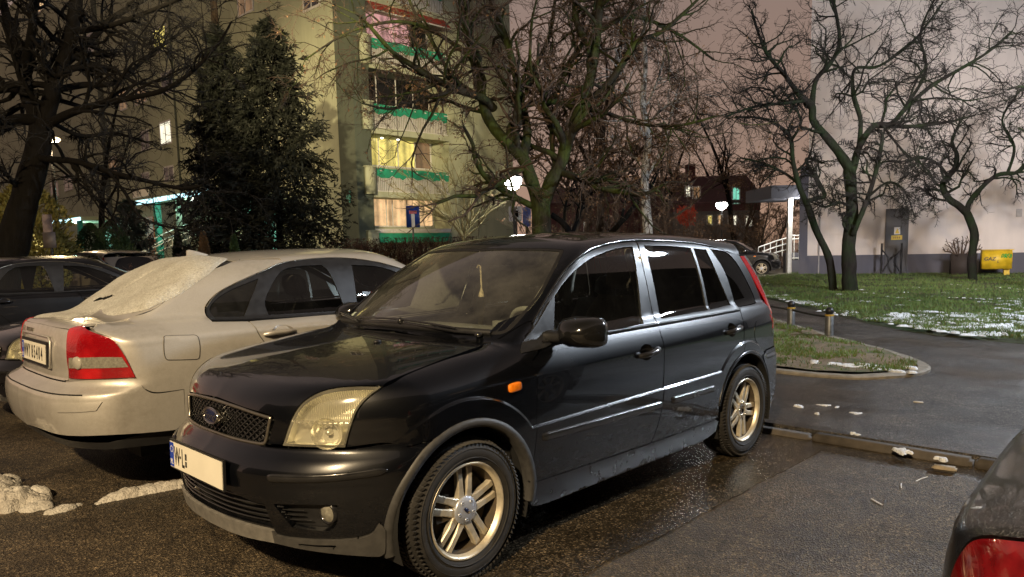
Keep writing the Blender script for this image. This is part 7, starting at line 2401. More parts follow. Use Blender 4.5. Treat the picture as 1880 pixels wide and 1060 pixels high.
def bare_tree(name, label, limbs, d0, seed, mat, twig_mat, base=None, n1=9, n2=5, n3=4, len1=.42, t1=.25, pull=(0, 0, .02), pull2=(0, 0, .0), wob=.22, twr=1., group=None, dead=0, sides=10, l1max=3.2, minr=.0035, spread=.85):
    R = np.random.default_rng(seed)
    L3 = limbs3(limbs, d0, seed)
    root = empty(name, tuple(L3[0][0][0]) if base is None else base, label=label, cat='tree', group=group)
    o0 = np.array(root.location)
    b = MB()
    for q, r in L3:
        wv = np.array([[fbm(p * 1.0, 2.2, 2) for _ in range(1)] for p in q])
        b.tube(q - o0, r * (1 + .16 * wv[:, 0]), sides)
    b.build('trunk', mat, root)
    K = 9
    main = np.array([resamp(q, r, K)[0] for q, r in L3[1:]]); mr = np.array([resamp(q, r, K)[1] for q, r in L3[1:]])
    ml = np.minimum(np.linalg.norm(np.diff(main, axis=1), axis=2).sum(1), l1max / len1)
    s1, r1 = shoots(R, main, mr, n1, t1, spread, len1, .55, 7, wob, pull, lens=ml)
    r1 = np.maximum(r1, minr * 2)
    s2, r2 = shoots(R, s1, r1, n2, .2, .75, .52, .6, 6, wob * 1.1, pull2)
    r2 = np.maximum(r2, minr * 1.3 * twr)
    s3, r3 = shoots(R, s2, r2, n3, .15, .7, .5, .7, 4, wob * 1.2, pull2)
    r3 = np.maximum(r3, minr * twr)
    V1, F1 = fast_tubes(s1 - o0, r1, 5)
    link('branches', np_mesh('branches', V1, F1), mat, root)
    V2, F2 = fast_tubes(s2 - o0, r2, 4); V3, F3 = fast_tubes(s3 - o0, r3, 3)
    m2 = np_mesh('twigs', np.concatenate([V2]), F2); link('twigs', m2, twig_mat, root)
    m3 = np_mesh('twigs', V3, F3); link('fine_twigs', m3, twig_mat, root)
    if dead:
        V, F = leaves_on(R, s3, dead, .035, 'dead_leaves')
        link('dead_leaves', np_mesh('dead_leaves', V - o0, F, False), M['dead_leaf'], root)
    return root

# the big mossy tree behind the black hatchback
T1 = [[(992, 600, 46), (994, 430, 38), (993, 390, 37), (992, 362, 40)],
      [(990, 375, 28), (975, 330, 26), (962, 295, 24), (940, 270, 22), (915, 245, 20), (895, 215, 20), (885, 180, 18), (872, 120, 17), (858, 60, 14), (850, 0, 12), (845, -60, 9)],
      ([(958, 298, 20), (968, 240, 16), (955, 180, 14), (940, 110, 13), (925, 60, 12), (905, 10, 10), (895, -40, 7)], 0, 1.2),
      ([(907, 200, 15), (887, 181, 14), (840, 165, 13), (805, 149, 12), (760, 122, 11), (720, 95, 9), (680, 50, 7), (650, 20, 5)], 0, -2.2),
      ([(980, 380, 12), (930, 354, 11), (893, 327, 9), (873, 294, 8), (868, 265, 7), (850, 230, 4)], 0, -1.5),
      [(998, 372, 27), (1012, 335, 26), (1030, 300, 24), (1040, 265, 24), (1055, 225, 22), (1075, 180, 20), (1088, 120, 18), (1095, 70, 16), (1100, 20, 13), (1105, -40, 10)],
      ([(1068, 195, 14), (1105, 165, 12), (1135, 130, 12), (1168, 79, 10), (1213, 60, 8), (1260, 20, 6), (1300, -20, 4)], 0, -1.5),
      ([(1085, 90, 14), (1062, 50, 13), (1055, 10, 11), (1050, -40, 8)], 0, 1.),
      ([(1032, 318, 13), (1050, 324, 12), (1068, 331, 11), (1104, 347, 10), (1145, 353, 9), (1181, 357, 8), (1225, 335, 4)], 0, -1.8),
      ([(995, 200, 11), (1020, 175, 11), (1032, 136, 10), (1068, 82, 9), (1086, 41, 8), (1110, -10, 6)], .6, 1.),
      ([(968, 193, 11), (1000, 186, 11), (1030, 190, 10), (1052, 198, 9)], .2, .3),
      ([(1072, 200, 10), (1110, 207, 8), (1168, 226, 7), (1213, 231, 6), (1258, 229, 5), (1320, 212, 3)], 0, -2.),
      ([(884, 180, 10), (830, 140, 8), (790, 70, 7), (760, 20, 6), (740, -30, 4)], 0, 2.),
      ([(870, 110, 9), (800, 60, 7), (730, 40, 6), (640, 60, 4), (560, 110, 3)], 0, -2.5),
      ([(1098, 60, 9), (1160, 30, 8), (1240, 60, 6), (1310, 110, 4)], 0, 2.),
      ([(955, 180, 8), (985, 120, 8), (1010, 60, 7), (1020, -10, 5)], .5, 1.),
      ([(850, 165, 8), (780, 180, 6), (720, 200, 5), (665, 190, 3)], -.5, -1.5)]
bare_tree('broadleaf_tree', 'large bare tree with a forked moss covered trunk directly behind the black hatchback', T1, 17., 11, M['bark_moss'], M['twig_brown'], n1=15, n2=8, n3=6, len1=.55, pull=(0, 0, .0), pull2=(0, 0, -.07), wob=.26, group='bare trees', dead=2500, l1max=2.5, t1=.12, spread=1.0, minr=.0036)
# dark leaning tree at the left
T2 = [[(-8, 560, 62), (10, 500, 56), (25, 440, 52), (50, 350, 46), (68, 285, 44), (76, 235, 42)],
      [(78, 240, 30), (90, 195, 28), (104, 141, 26), (127, 85, 24), (137, 24, 22), (145, -30, 18)],
      ([(74, 240, 30), (60, 200, 26), (47, 165, 24), (42, 110, 20), (15, 40, 16), (0, -20, 12)], 0, 1.),
      ([(66, 222, 22), (30, 220, 20), (0, 235, 18), (-40, 250, 14), (-90, 255, 10)], 0, -1.),
      ([(47, 165, 20), (20, 160, 20), (-20, 165, 16), (-70, 150, 12)], 0, 1.),
      ([(45, 120, 18), (58, 60, 16), (65, -20, 12)], 0, -1.),
      ([(84, 232, 17), (120, 212, 15), (165, 196, 13), (236, 181, 11), (302, 165, 9), (358, 127, 7), (401, 80, 5), (425, 40, 3)], 0, -2.),
      ([(72, 285, 13), (85, 292, 13), (141, 297, 12), (203, 316, 10), (259, 330, 8), (330, 346, 6), (372, 341, 4)], 0, -1.5),
      ([(110, 128, 13), (141, 100, 12), (179, 61, 11), (207, 33, 10), (264, 0, 8), (310, -30, 6)], 0, 1.5),
      ([(100, 165, 12), (156, 156, 11), (212, 151, 9), (283, 95, 7), (330, 61, 5), (372, 30, 3)], 0, 1.),
      ([(130, 60, 12), (203, 47, 10), (292, 14, 7), (350, -10, 5)], 0, -1.5),
      ([(200, 316, 6), (230, 355, 6), (255, 395, 5), (290, 412, 4), (340, 424, 3)], -.9, -.6),
      ([(40, 360, 9), (20, 330, 8), (-10, 300, 7), (-50, 290, 5)], 0, -1.),
      ([(95, 225, 9), (150, 250, 8), (210, 245, 6), (270, 262, 4)], .4, 1.5)]
bare_tree('broadleaf_tree', 'dark leaning bare tree at the left edge, its trunk rising behind the black saloon', T2, 13., 12, M['bark_dark'], M['twig_dark'], n1=20, n2=8, n3=6, len1=.42, pull=(0, 0, .01), pull2=(0, 0, -.04), wob=.24, group='bare trees', l1max=1.7, t1=.15, spread=.95, minr=.0026)
# the locust trees on the lawn
T4 = [[(1563, 549, 40), (1562, 539, 32), (1559, 515, 27), (1559, 491, 25), (1558, 449, 24), (1564, 401, 24), (1563, 359, 22), (1559, 312, 21)],
      [(1559, 320, 17), (1556, 305, 17), (1540, 280, 16), (1514, 248, 14), (1493, 222, 13), (1490, 195, 12), (1467, 174, 10), (1440, 137, 8), (1409, 100, 7), (1393, 63, 5), (1380, 20, 4)],
      ([(1490, 200, 10), (1498, 148, 9), (1525, 116, 8), (1541, 79, 7), (1535, 26, 6), (1520, -30, 4)], 0, 1.),
      [(1562, 318, 14), (1567, 308, 13), (1578, 269, 12), (1604, 232, 11), (1636, 227, 9), (1667, 195, 8), (1710, 158, 7), (1763, 127, 6), (1815, 95, 5), (1858, 58, 4)],
      ([(1576, 275, 9), (1580, 222, 8), (1567, 174, 8), (1570, 127, 6), (1615, 121, 5), (1678, 74, 4), (1731, 5, 3)], 0, 1.5),
      ([(1604, 232, 8), (1678, 232, 7), (1741, 224, 5), (1790, 212, 3)], 0, -1.),
      ([(1566, 430, 9), (1572, 417, 9), (1593, 364, 8), (1609, 311, 8), (1620, 253, 6), (1612, 238, 5)], -.2, -.5),
      ([(1660, 200, 6), (1700, 130, 5), (1690, 60, 4), (1720, -10, 3)], 0, 1.5),
      ([(1480, 185, 7), (1440, 190, 6), (1390, 195, 5), (1330, 215, 3)], 0, -1.5),
      ([(1556, 424, 5), (1549, 412, 6), (1552, 398, 5), (1558, 390, 5)], -.2, 0),
      ([(1562, 380, 5), (1540, 372, 5), (1515, 380, 4), (1490, 372, 3)], -.3, -1.),
      ([(1620, 230, 5), (1660, 280, 4), (1690, 300, 3), (1712, 325, 2)], -.2, -1.5),
      ([(1596, 360, 5), (1630, 335, 4), (1660, 350, 3), (1680, 400, 2)], -.4, -1.)]
bare_tree('locust_tree', 'bare many limbed tree with a thick dark trunk on the lawn before the white building', T4, 18.7, 14, M['bark_locust'], M['twig_dark'], n1=21, n2=10, n3=6, len1=.45, pull=(0, 0, .0), pull2=(0, 0, -.02), wob=.34, group='bare trees', l1max=1.9, t1=.2, spread=1.0, minr=.0036)
T5 = [[(1533, 540, 17), (1530, 533, 14), (1522, 475, 13), (1498, 422, 12), (1482, 375, 11)],
      [(1482, 378, 11), (1466, 338, 9), (1456, 296, 8), (1451, 253, 7), (1430, 232, 6), (1398, 217, 4), (1350, 215, 3)],
      ([(1482, 370, 9), (1500, 364, 9), (1514, 359, 8), (1498, 327, 7), (1480, 296, 6), (1490, 292, 5), (1510, 300, 4)], 0, .5),
      ([(1466, 338, 5), (1440, 318, 5), (1400, 300, 4), (1360, 290, 3)], 0, 1.),
      ([(1452, 260, 5), (1470, 220, 4), (1440, 170, 3)], 0, -.6)]
bare_tree('locust_tree', 'slim crooked bare tree leaning left beside the thick dark trunk on the lawn', T5, 19.2, 15, M['bark_locust'], M['twig_dark'], n1=18, n2=9, n3=6, len1=.42, wob=.34, pull2=(0, 0, -.02), group='bare trees', l1max=1.3, minr=.0036)
T6 = [[(1787, 527, 20), (1786, 515, 17), (1784, 475, 15), (1789, 433, 14), (1783, 410, 14), (1775, 391, 14)],
      [(1775, 392, 13), (1760, 378, 13), (1741, 364, 12), (1731, 338, 10), (1752, 311, 9), (1757, 285, 7), (1748, 260, 5), (1760, 230, 4)],
      [(1776, 388, 10), (1780, 372, 9), (1799, 348, 8), (1831, 322, 8), (1868, 317, 7), (1890, 300, 6), (1940, 290, 4)],
      ([(1745, 330, 6), (1720, 300, 5), (1690, 290, 4), (1660, 300, 2)], 0, -.8),
      ([(1850, 318, 6), (1862, 270, 5), (1840, 220, 4), (1870, 170, 3)], 0, .8),
      ([(1752, 370, 5), (1720, 365, 4), (1690, 345, 3)], 0, .6)]
bare_tree('locust_tree', 'small bare tree with a bent trunk in front of the yellow gas cabinet', T6, 21.6, 16, M['bark_locust'], M['twig_dark'], n1=21, n2=10, n3=6, len1=.45, wob=.34, pull2=(0, 0, -.03), group='bare trees', l1max=1.5, minr=.0038)
# a neighbour reaching in from beyond the right edge
T7 = [[(2010, 560, 26), (2000, 400, 24), (1990, 250, 20)],
      [(1990, 250, 12), (1960, 200, 10), (1920, 185, 7), (1880, 160, 5), (1850, 165, 3)],
      ([(1990, 260, 11), (1950, 120, 8), (1900, 80, 6), (1860, 85, 3)], 0, -.6), ([(1990, 250, 10), (1950, 260, 7), (1905, 250, 5), (1870, 235, 3)], 0, .6)]
bare_tree('locust_tree', 'bare tree beyond the right edge with only its branch ends in the picture', T7, 16., 17, M['bark_locust'], M['twig_dark'], n1=10, n2=6, n3=5, len1=.45, wob=.3, pull2=(0, 0, -.06), group='bare trees', l1max=1.4)
# birch
T8 = [[(1190, 600, 20), (1190, 440, 18), (1186, 380, 16), (1184, 320, 15), (1190, 250, 13), (1180, 190, 11), (1185, 120, 9), (1182, 40, 6), (1185, -40, 4)],
      ([(1186, 330, 6), (1215, 270, 5), (1235, 200, 4), (1250, 140, 3)], 0, 1.), ([(1188, 260, 6), (1160, 200, 5), (1145, 140, 4), (1130, 90, 3)], 0, -1.),
      ([(1184, 200, 5), (1210, 140, 4), (1225, 70, 3)], 0, -1.), ([(1183, 150, 5), (1160, 90, 4), (1150, 20, 3)], 0, 1.),
      ([(1186, 300, 5), (1150, 280, 4), (1120, 250, 3)], 0, 1.), ([(1186, 230, 5), (1230, 190, 4), (1270, 180, 3)], 0, -1.)]
bare_tree('birch_tree', 'birch with a pale mottled trunk right of the mossy tree', T8, 23., 18, M['birch'], M['twig_brown'], n1=16, n2=7, n3=5, len1=.7, pull2=(0, 0, -.12), group='bare trees', l1max=2.2, dead=1500)
# bent trees in the thicket
T9 = [[(1010, 420, 14), (1020, 405, 14), (1000, 385, 12)], [(1006, 392, 12), (1030, 402, 12), (1044, 425, 10), (1052, 470, 9)], ([(1112, 470, 11), (1122, 430, 11), (1150, 398, 10), (1178, 362, 8), (1205, 330, 5)], 2, 1.), ([(1062, 440, 5), (1075, 395, 5), (1100, 360, 4), (1115, 330, 3)], 1, 1.)]
T9a = [[(1050, 560, 13), (1046, 440, 12), (1035, 412, 12), (1012, 394, 10)], [(1046, 440, 8), (1062, 400, 7), (1072, 370, 6), (1100, 345, 4)], ([(1035, 412, 6), (1040, 370, 5), (1060, 320, 3)], 0, 1.)]
bare_tree('thicket_tree', 'dark bent tree just right of the foot of the mossy trunk', T9a, 22., 19, M['bark_dark'], M['twig_brown'], n1=12, n2=6, n3=5, len1=.6, group='bare trees', l1max=1.6, dead=900)
T9b = [[(1100, 560, 13), (1108, 450, 12), (1122, 428, 11), (1150, 398, 10)], [(1150, 398, 10), (1178, 362, 8), (1200, 335, 5), (1215, 290, 3)], ([(1140, 405, 6), (1150, 350, 5), (1140, 290, 4)], 0, 1.)]
bare_tree('thicket_tree', 'dark tree slanting up to the right towards the birch', T9b, 25., 20, M['bark_dark'], M['twig_brown'], n1=12, n2=6, n3=5, len1=.6, group='bare trees', l1max=1.8, dead=900)

# trees of the thicket: prototypes, then copies of each tree with all its parts
def grown_tree(seed, H, mat, twig_mat, n0=9, n1=10, n2=6, n3=4, dead=0, up=.06, wide=.55):
    R = np.random.default_rng(seed)
    tr = grow(R, np.zeros((1, 3)), np.array([[.05, 0, 1.]]), np.array([H]), 9, .10, (0, 0, .08))
    trr = np.linspace(.020 * H, .003 * H, 9)[None]
    a, ra = shoots(R, tr, trr, n0, .22, wide, .55, .6, 8, .16, (0, 0, up))
    b_, rb_ = shoots(R, a, ra, n1, .2, .8, .42, .55, 6, .22, (0, 0, .0))
    c, rc_ = shoots(R, b_, np.maximum(rb_, .007), n2, .15, .7, .5, .6, 5, .25, (0, 0, -.03))
    d, rd_ = shoots(R, c, np.maximum(rc_, .005), n3, .1, .7, .5, .7, 3, .25, (0, 0, -.03))
    root = empty('thicket_tree')
    b = MB(); b.tube(tr[0], trr[0], 8)
    for q, r in zip(a, ra): b.tube(q, np.maximum(r, .012), 6)
    b.build('trunk', mat, root)
    V, F = fast_tubes(b_, np.maximum(rb_, .009), 4); link('branches', np_mesh('branches', V, F), mat, root)
    V, F = fast_tubes(c, np.maximum(rc_, .006), 3); link('twigs', np_mesh('twigs', V, F), twig_mat, root)
    V, F = fast_tubes(d, np.maximum(rd_, .0048), 3); link('fine_twigs', np_mesh('fine_twigs', V, F), twig_mat, root)
    if dead:
        V, F = leaves_on(R, d, dead, .05, 'dead_leaves'); link('dead_leaves', np_mesh('dead_leaves', V, F, False), M['dead_leaf'], root)
    return root
protos = [grown_tree(31, 8., M['bark_brown'], M['twig_brown'], dead=5000), grown_tree(32, 7., M['bark_brown'], M['twig_brown'], wide=.7, dead=3500), grown_tree(33, 9., M['bark_dark'], M['twig_brown'], wide=.45)]
spots = [(905, 40, 0, 1.1, 'bare thicket tree behind the lantern lamp by the pale green wall'), (1075, 33, 1, 1.2, 'bushy bare thicket tree filling the gap right of the mossy trunk'), (1135, 38, 0, 1.15, 'bare thicket tree seen between the mossy trunk and the birch'),
         (1225, 36, 1, 1.2, 'spreading bare tree in front of the left end of the red house'), (1215, 52, 2, 1.1, 'tall bare tree standing taller behind the red house gable'),
         (1352, 42, 2, 1.05, 'slender dark bare tree just right of the brightest lamp'), (1366, 47, 0, .8, 'low bare tree between the brightest lamp and the black hatchback'),
         (1405, 55, 1, .8, 'low bushy bare tree behind the roof of the porch canopy'), (1425, 62, 1, .9, 'far bare tree left of the porch canopy'), (1035, 44, 0, 1.2, 'bare thicket tree whose crown fills the fork of the mossy tree'),
         (1330, 64, 2, 1.2, 'far tall bare tree behind the roof of the red house'), (178, 25, 2, .80, 'thin dark bare tree between the leaning trunk and the spruces'), (1100, 27, 0, 1.2, 'dense bare thicket tree rising over the lower mossy branch'), (1045, 25, 1, 1.15, 'bushy bare thicket tree right beside the mossy trunk'), (855, 37, 0, 1.1, 'bare thicket tree rising in front of the pale green wall'),
         (1390, 36, 1, .55, 'small bare tree right behind the black hatchback near the ramp')]
rt = random.Random(3)
for i, (px, d, k, s_, lab) in enumerate(spots):
    o = copy_tree(protos[k])
    p = at(px, 450, d)
    o.location = (p[0], p[1], 0); o.rotation_euler = (0, 0, rt.uniform(0, 6.28)); o.scale = (s_, s_, s_)
    tag(o, lab, 'tree', 'bare trees')
for p_ in protos:
    for ch in list(p_.children): bpy.data.objects.remove(ch)
    bpy.data.objects.remove(p_)
# low brushwood at the foot of the thicket
def brush(name, label, px0, px1, d, hgt, n, seed, mat, cat='shrub', group=None, dead=0, depth=1.6, pull=(0, 0, .05)):
    R = np.random.default_rng(seed)
    A = at(px0, 450, d) * np.array([1, 1, 0]); B = at(px1, 450, d) * np.array([1, 1, 0])
    t = R.random(n)[:, None]
    P = A + (B - A) * t + np.stack([R.normal(0, depth * .3, n), R.normal(0, depth * .3, n), np.zeros(n)], 1)
    root = empty(name, tuple((A + B) / 2), label=label, cat=cat, group=group)
    o0 = np.array(root.location)
    s1 = grow(R, P, np.stack([R.normal(0, .4, n), R.normal(0, .4, n), np.ones(n)], 1), hgt * R.uniform(.6, 1.15, n), 7, .16, pull)
    r1 = np.linspace(.014, .006, 7)[None] * R.uniform(.7, 1.4, n)[:, None]
    s2, r2 = shoots(R, s1, r1, 7, .2, .6, .42, .7, 5, .2, (0, 0, .02))
    s3, r3 = shoots(R, s2, np.maximum(r2, .005), 4, .2, .6, .5, .7, 3, .2, (0, 0, 0))
    V, F = fast_tubes(s1 - o0, r1, 5); link('stems', np_mesh('stems', V, F), mat, root)
    V, F = fast_tubes(s2 - o0, np.maximum(r2, .005), 3); link('twigs', np_mesh('twigs', V, F), mat, root)
    V, F = fast_tubes(s3 - o0, np.maximum(r3, .0042), 3); link('fine_twigs', np_mesh('fine_twigs', V, F), mat, root)
    if dead:
        V, F = leaves_on(R, s3, dead, .05, 'dead_leaves'); link('dead_leaves', np_mesh('dead_leaves', V - o0, F, False), M['dead_leaf'] if dead > 0 else mat, root)
    return root
brush('shrub', 'tangle of brown brushwood below the fork of the mossy tree', 1010, 1120, 28, 2.8, 60, 41, M['twig_brown'], group='brushwood', dead=1500)
brush('shrub', 'brown brushwood between the birch and the red house', 1190, 1260, 31, 2.6, 50, 42, M['twig_brown'], group='brushwood', dead=1200)
brush('shrub', 'brushwood below the brightest lamp', 1290, 1400, 40, 2.6, 60, 43, M['twig_brown'], group='brushwood', dead=800)
brush('shrub', 'brushwood between the black hatchback and the white porch post', 1400, 1470, 36, 2.4, 46, 44, M['twig_brown'], group='brushwood', dead=600)
M['red_leaf'] = plain('red leaves', (.80, .10, .04), .6, var=.3, scale=3)
o = brush('shrub', 'shrub glowing orange red under the lamp by the dark red house', 1248, 1274, 46, 3.4, 16, 45, M['twig_brown'], group=None)
V, F = leaves_on(np.random.default_rng(2), np.array([np.stack([at(rt.uniform(1246, 1276), rt.gauss(395, 7), 46) for _ in range(3)]) for _ in range(60)]), 700, .13, 'x')
link('red_leaves', np_mesh('red_leaves', V - np.array(o.location), F, False), M['red_leaf'], o)
# fan shaped shrub by the lamp
SH = [[(852, 470, 8), (852, 445, 8), (851, 432, 8)]] + [([(852, 438, 5)] + [(852 + (x1 - 852) * f + 6 * math.sin(f * 5 + i), 438 + (y1 - 438) * f ** .85, 4 * (1 - .6 * f)) for f in (.25, .5, .75, 1.)], 0, rt.uniform(-1.2, 1.2)) for i, (x1, y1) in enumerate(((735, 345), (755, 335), (775, 345), (800, 320), (820, 310), (842, 318), (865, 305), (885, 312), (905, 322), (930, 335), (940, 355), (900, 345), (780, 375), (925, 372)))]
bare_tree('shrub', 'fan shaped bare shrub with yellowish stems left of the lantern lamp', SH, 29.6, 46, M['bark_shrub'], M['bark_shrub'], n1=7, n2=4, n3=3, len1=.45, wob=.16, pull=(0, 0, .05), minr=.006, spread=.5, l1max=1.2, sides=6)
SG = [[(PXc, 490, 5), (PXc, 470, 5)] for PXc in (1762,)] + [[(1762, 480, 4), (x1 * .5 + 1762 * .5, 465, 3), (x1, y1, 2)] for x1, y1 in ((1735, 462), (1742, 450), (1750, 445), (1758, 442), (1768, 440), (1776, 444), (1790, 450), (1800, 458))]
bare_tree('shrub', 'small bare shrub behind the bent trunk against the white wall', SG, 25.6, 47, M['twig_brown'], M['twig_brown'], n1=5, n2=3, n3=2, len1=.4, pull=(0, 0, .08), sides=5, minr=.006, l1max=.6)

# ---- evergreens
def needle_mat(name, lo, hi):
    t = NT(name); n = t.noise(1.3, 4, .7); n2 = t.noise(9, 2)
    t.set(col=t.mix(.5, t.ramp(n, [(.3, lo), (.7, hi)]), t.ramp(n2, [(.3, lo), (.7, hi)])), rough=.75)
    return t.m
M['spruce'] = needle_mat('spruce needles', (.003, .005, .0025), (.012, .015, .007))
M['spruce_blue'] = needle_mat('blue spruce needles', (.03, .05, .045), (.09, .13, .12))
M['thuja'] = needle_mat('thuja leaves', (.012, .035, .012), (.045, .085, .028))
M['thuja_brown'] = needle_mat('brown conifer leaves', (.07, .04, .015), (.16, .09, .04))
M['ever_yellow'] = needle_mat('yellow green leaves', (.10, .085, .015), (.26, .22, .05))
def spruce(name, label, px, d, ztop, rbase, seed, mat, lean=0., nwh=34, z0=.3, group=None, dens=1.):
    R = np.random.default_rng(seed)
    p = at(px, 450, d)
    root = empty(name, (p[0], p[1], 0), label=label, cat='tree', group=group)
    b = MB(); b.tube([(0, 0, -.1), (0, 0, ztop * .5), (lean, 0, ztop)], [.018 * ztop, .010 * ztop, .004], 8); b.build('trunk', M['bark_dark'], root)
    P = []; D = []; L = []
    for i in range(nwh):
        f = i / (nwh - 1)
        z = z0 + (ztop - z0) * f ** .95
        rl = rbase * (1 - f) ** .66 * R.uniform(.75, 1.15) + .12
        n = int(R.integers(6, 9) * (1.2 if f < .7 else .9))
        a0 = R.random() * 6.28
        for k in range(n):
            a = a0 + 2 * PI * k / n + R.normal(0, .2)
            P.append((lean * f, 0, z + R.normal(0, .05))); D.append((math.cos(a), math.sin(a), .15 + .5 * f)); L.append(rl * R.uniform(.70, 1.15))
    P = np.array(P, float); D = np.array(D, float); L = np.array(L, float)
    s1 = grow(R, P, D, L, 8, .06, (0, 0, -.075))
    s1[:, -2:, 2] += (L * .05)[:, None] * np.array([.5, 1.])
    V, F = fast_tubes(s1, np.linspace(.02, .004, 8)[None] * np.ones((len(L), 1)), 3)
    link('branches', np_mesh('branches', V, F), M['bark_dark'], root)
    # side twigs, drooping, with sprays of needles
    m = int(22 * dens)
    r0 = np.full((len(L), 8), .01)
    s2, _ = shoots(R, s1, r0, m, .10, .75, .42, .5, 4, .10, (0, 0, -.12))
    N, k, _ = s2.shape
    q = 9
    idx = np.repeat(np.arange(N), q)
    t = R.random(N * q) * (k - 1); i0 = np.minimum(t.astype(int), k - 2); u = (t - i0)[:, None]
    c = s2[idx, i0] * (1 - u) + s2[idx, i0 + 1] * u
    dr = unit(s2[idx, i0 + 1] - s2[idx, i0] + R.normal(0, .02, (N * q, 3)) * 0 + np.abs(0))
    sd = unit(np.cross(dr, R.normal(0, 1, (N * q, 3))))
    ax = unit(dr + sd * R.uniform(.3, 1.1, (N * q, 1)) + np.array([0, 0, -.15]))
    ln = R.uniform(.07, .17, (N * q, 1)) * (.7 + .05 * ztop); w = unit(np.cross(ax, R.normal(0, 1, (N * q, 3)))) * ln * .16
    V = np.stack([c - w, c + w, c + ax * ln + w * .2, c + ax * ln - w * .2], 1).reshape(-1, 3)
    F = np.arange(len(V)).reshape(-1, 4)
    link('needles', np_mesh('needles', V, F, False), mat, root)
    return root
z_of = lambda px, py, d: at(px, py, d)[2]
spruce('spruce_tree', 'broad dark spruce with full drooping boughs just left of the lit loggias', 515, 22., z_of(505, 62, 22), 2.3, 51, M['spruce'], group='spruces')
spruce('spruce_tree', 'taller dark spruce with a bare upper stem, left of the broad spruce', 424, 23., z_of(424, 70, 23), 1.75, 52, M['spruce'], group='spruces')
b = MB(); p = at(424, 450, 25.2); b.tube([(p[0], p[1], 0), (p[0], p[1], 6.5), (p[0] + .1, p[1], 12.)], [.2, .15, .09], 8); 
tp = b.build('trunk', M['bark_brown']); rt_ = empty('pine_tree', (p[0], p[1], 0), label='tall straight brown trunk rising behind the left spruce', cat='tree')
tp.parent = rt_; tp.matrix_parent_inverse = Matrix.Translation((-p[0], -p[1], 0))
R_ = np.random.default_rng(4); P_ = np.array([[p[0] + .05, p[1], z] for z in R_.uniform(5.5, 12, 40)]); s_ = grow(R_, P_, np.stack([R_.normal(0, 1, 40), R_.normal(0, 1, 40), R_.uniform(0, .6, 40)], 1), R_.uniform(.5, 1.8, 40), 6, .2, (0, 0, -.03)); s2_, r2_ = shoots(R_, s_, np.full((40, 6), .012), 8, .2, .7, .5, .6, 4, .2, (0, 0, -.05))
V1, F1 = fast_tubes(s_, np.full((40, 6), .014), 4); V2, F2 = fast_tubes(s2_, np.maximum(r2_, .005), 4)
o = link('branches', np_mesh('branches', np.concatenate([V1, V2]) - np.array([p[0], p[1], 0]), np.concatenate([F1, F2 + len(V1)])), M['bark_dark'], rt_)
spruce('spruce_tree', 'low blue grey spruce with layered boughs left of the teal post', 240, 27., z_of(240, 372, 27), .95, 53, M['spruce_blue'], nwh=18, group='spruces', dens=.8)
def topiary(name, label, px, d, ztop, r, seed, mat, shape='cone', group='clipped conifers', n=5200, size=.055):
    R = np.random.default_rng(seed)
    p = at(px, 450, d)
    root = empty(name, (p[0], p[1], 0), label=label, cat='shrub', group=group)
    b = MB(); b.tube([(0, 0, 0), (0, 0, ztop * .7)], [.05, .02], 6); b.build('trunk', M['bark_dark'], root)
    f = R.random(n) ** (.75 if shape == 'cone' else 1)
    rad = {'cone': lambda f: (1 - f) ** .8 * (.75 + .4 * np.sin(np.minimum(f * 5, 1.57))), 'ball': lambda f: np.sqrt(np.clip(1 - (2 * f - 1) ** 2, 0, 1)), 'egg': lambda f: np.sin(np.clip(f * .9 + .1, 0, 1) * PI) ** .7}[shape](f)
    a = R.random(n) * 2 * PI
    lump = np.array([1 + .28 * fbm((math.cos(x) * 1.2 + seed, math.sin(x) * 1.2, y * 3.), 1.5, 2) for x, y in zip(a, f)])
    rr = r * rad * lump * np.sqrt(R.uniform(.45, 1.05, n))
    c = np.stack([rr * np.cos(a), rr * np.sin(a), .12 + (ztop - .12) * f], 1)
    ax = unit(np.stack([np.cos(a), np.sin(a), R.uniform(.2, 1.6, n)], 1) + R.normal(0, .35, (n, 3)))
    s = size * R.uniform(.6, 1.5, (n, 1)); w = unit(np.cross(ax, R.normal(0, 1, (n, 3)))) * s * .35
    V = np.stack([c - w, c + w, c + ax * s + w * .3, c + ax * s - w * .3], 1).reshape(-1, 3)
    link('leaves', np_mesh('leaves', V, np.arange(len(V)).reshape(-1, 4), False), mat, root)
    return root
topiary('conifer_shrub', 'slim dark green cone shaped conifer beside the teal lit far door', 113, 26, z_of(113, 424, 26), .45, 61, M['thuja'])
topiary('conifer_shrub', 'round green conifer bush left of the layered blue spruce', 205, 23, z_of(205, 408, 23), .62, 62, M['thuja'], 'egg', n=8000)
topiary('conifer_shrub', 'dark green conifer bush at the foot of the thin dark tree', 168, 23.5, z_of(168, 412, 23.5), .58, 63, M['thuja'], 'egg', n=8000)
topiary('conifer_shrub', 'ball shaped green shrub with a pointed top in front of the pale ramp railing', 327, 24, z_of(327, 424, 24), .30, 64, M['thuja'], 'cone')
topiary('conifer_shrub', 'brown conifer shrub standing in front of the left spruce', 374, 20, z_of(374, 428, 20), .24, 65, M['thuja_brown'], 'cone')
topiary('conifer_shrub', 'small dark green shrub between the left spruce and the roof of the silver saloon', 430, 20, z_of(430, 433, 20), .23, 66, M['thuja'], 'cone')
topiary('leafy_shrub', 'yellow green leafy shrub behind the leaning trunk, left of the notice board', 55, 19, z_of(50, 330, 19), .95, 67, M['ever_yellow'], 'egg', None, 7000, .08)
topiary('leafy_shrub', 'low yellowish shrub just left of the notice board', 72, 17.5, z_of(75, 395, 17.5), .55, 68, M['ever_yellow'], 'egg', None, 5000, .07)
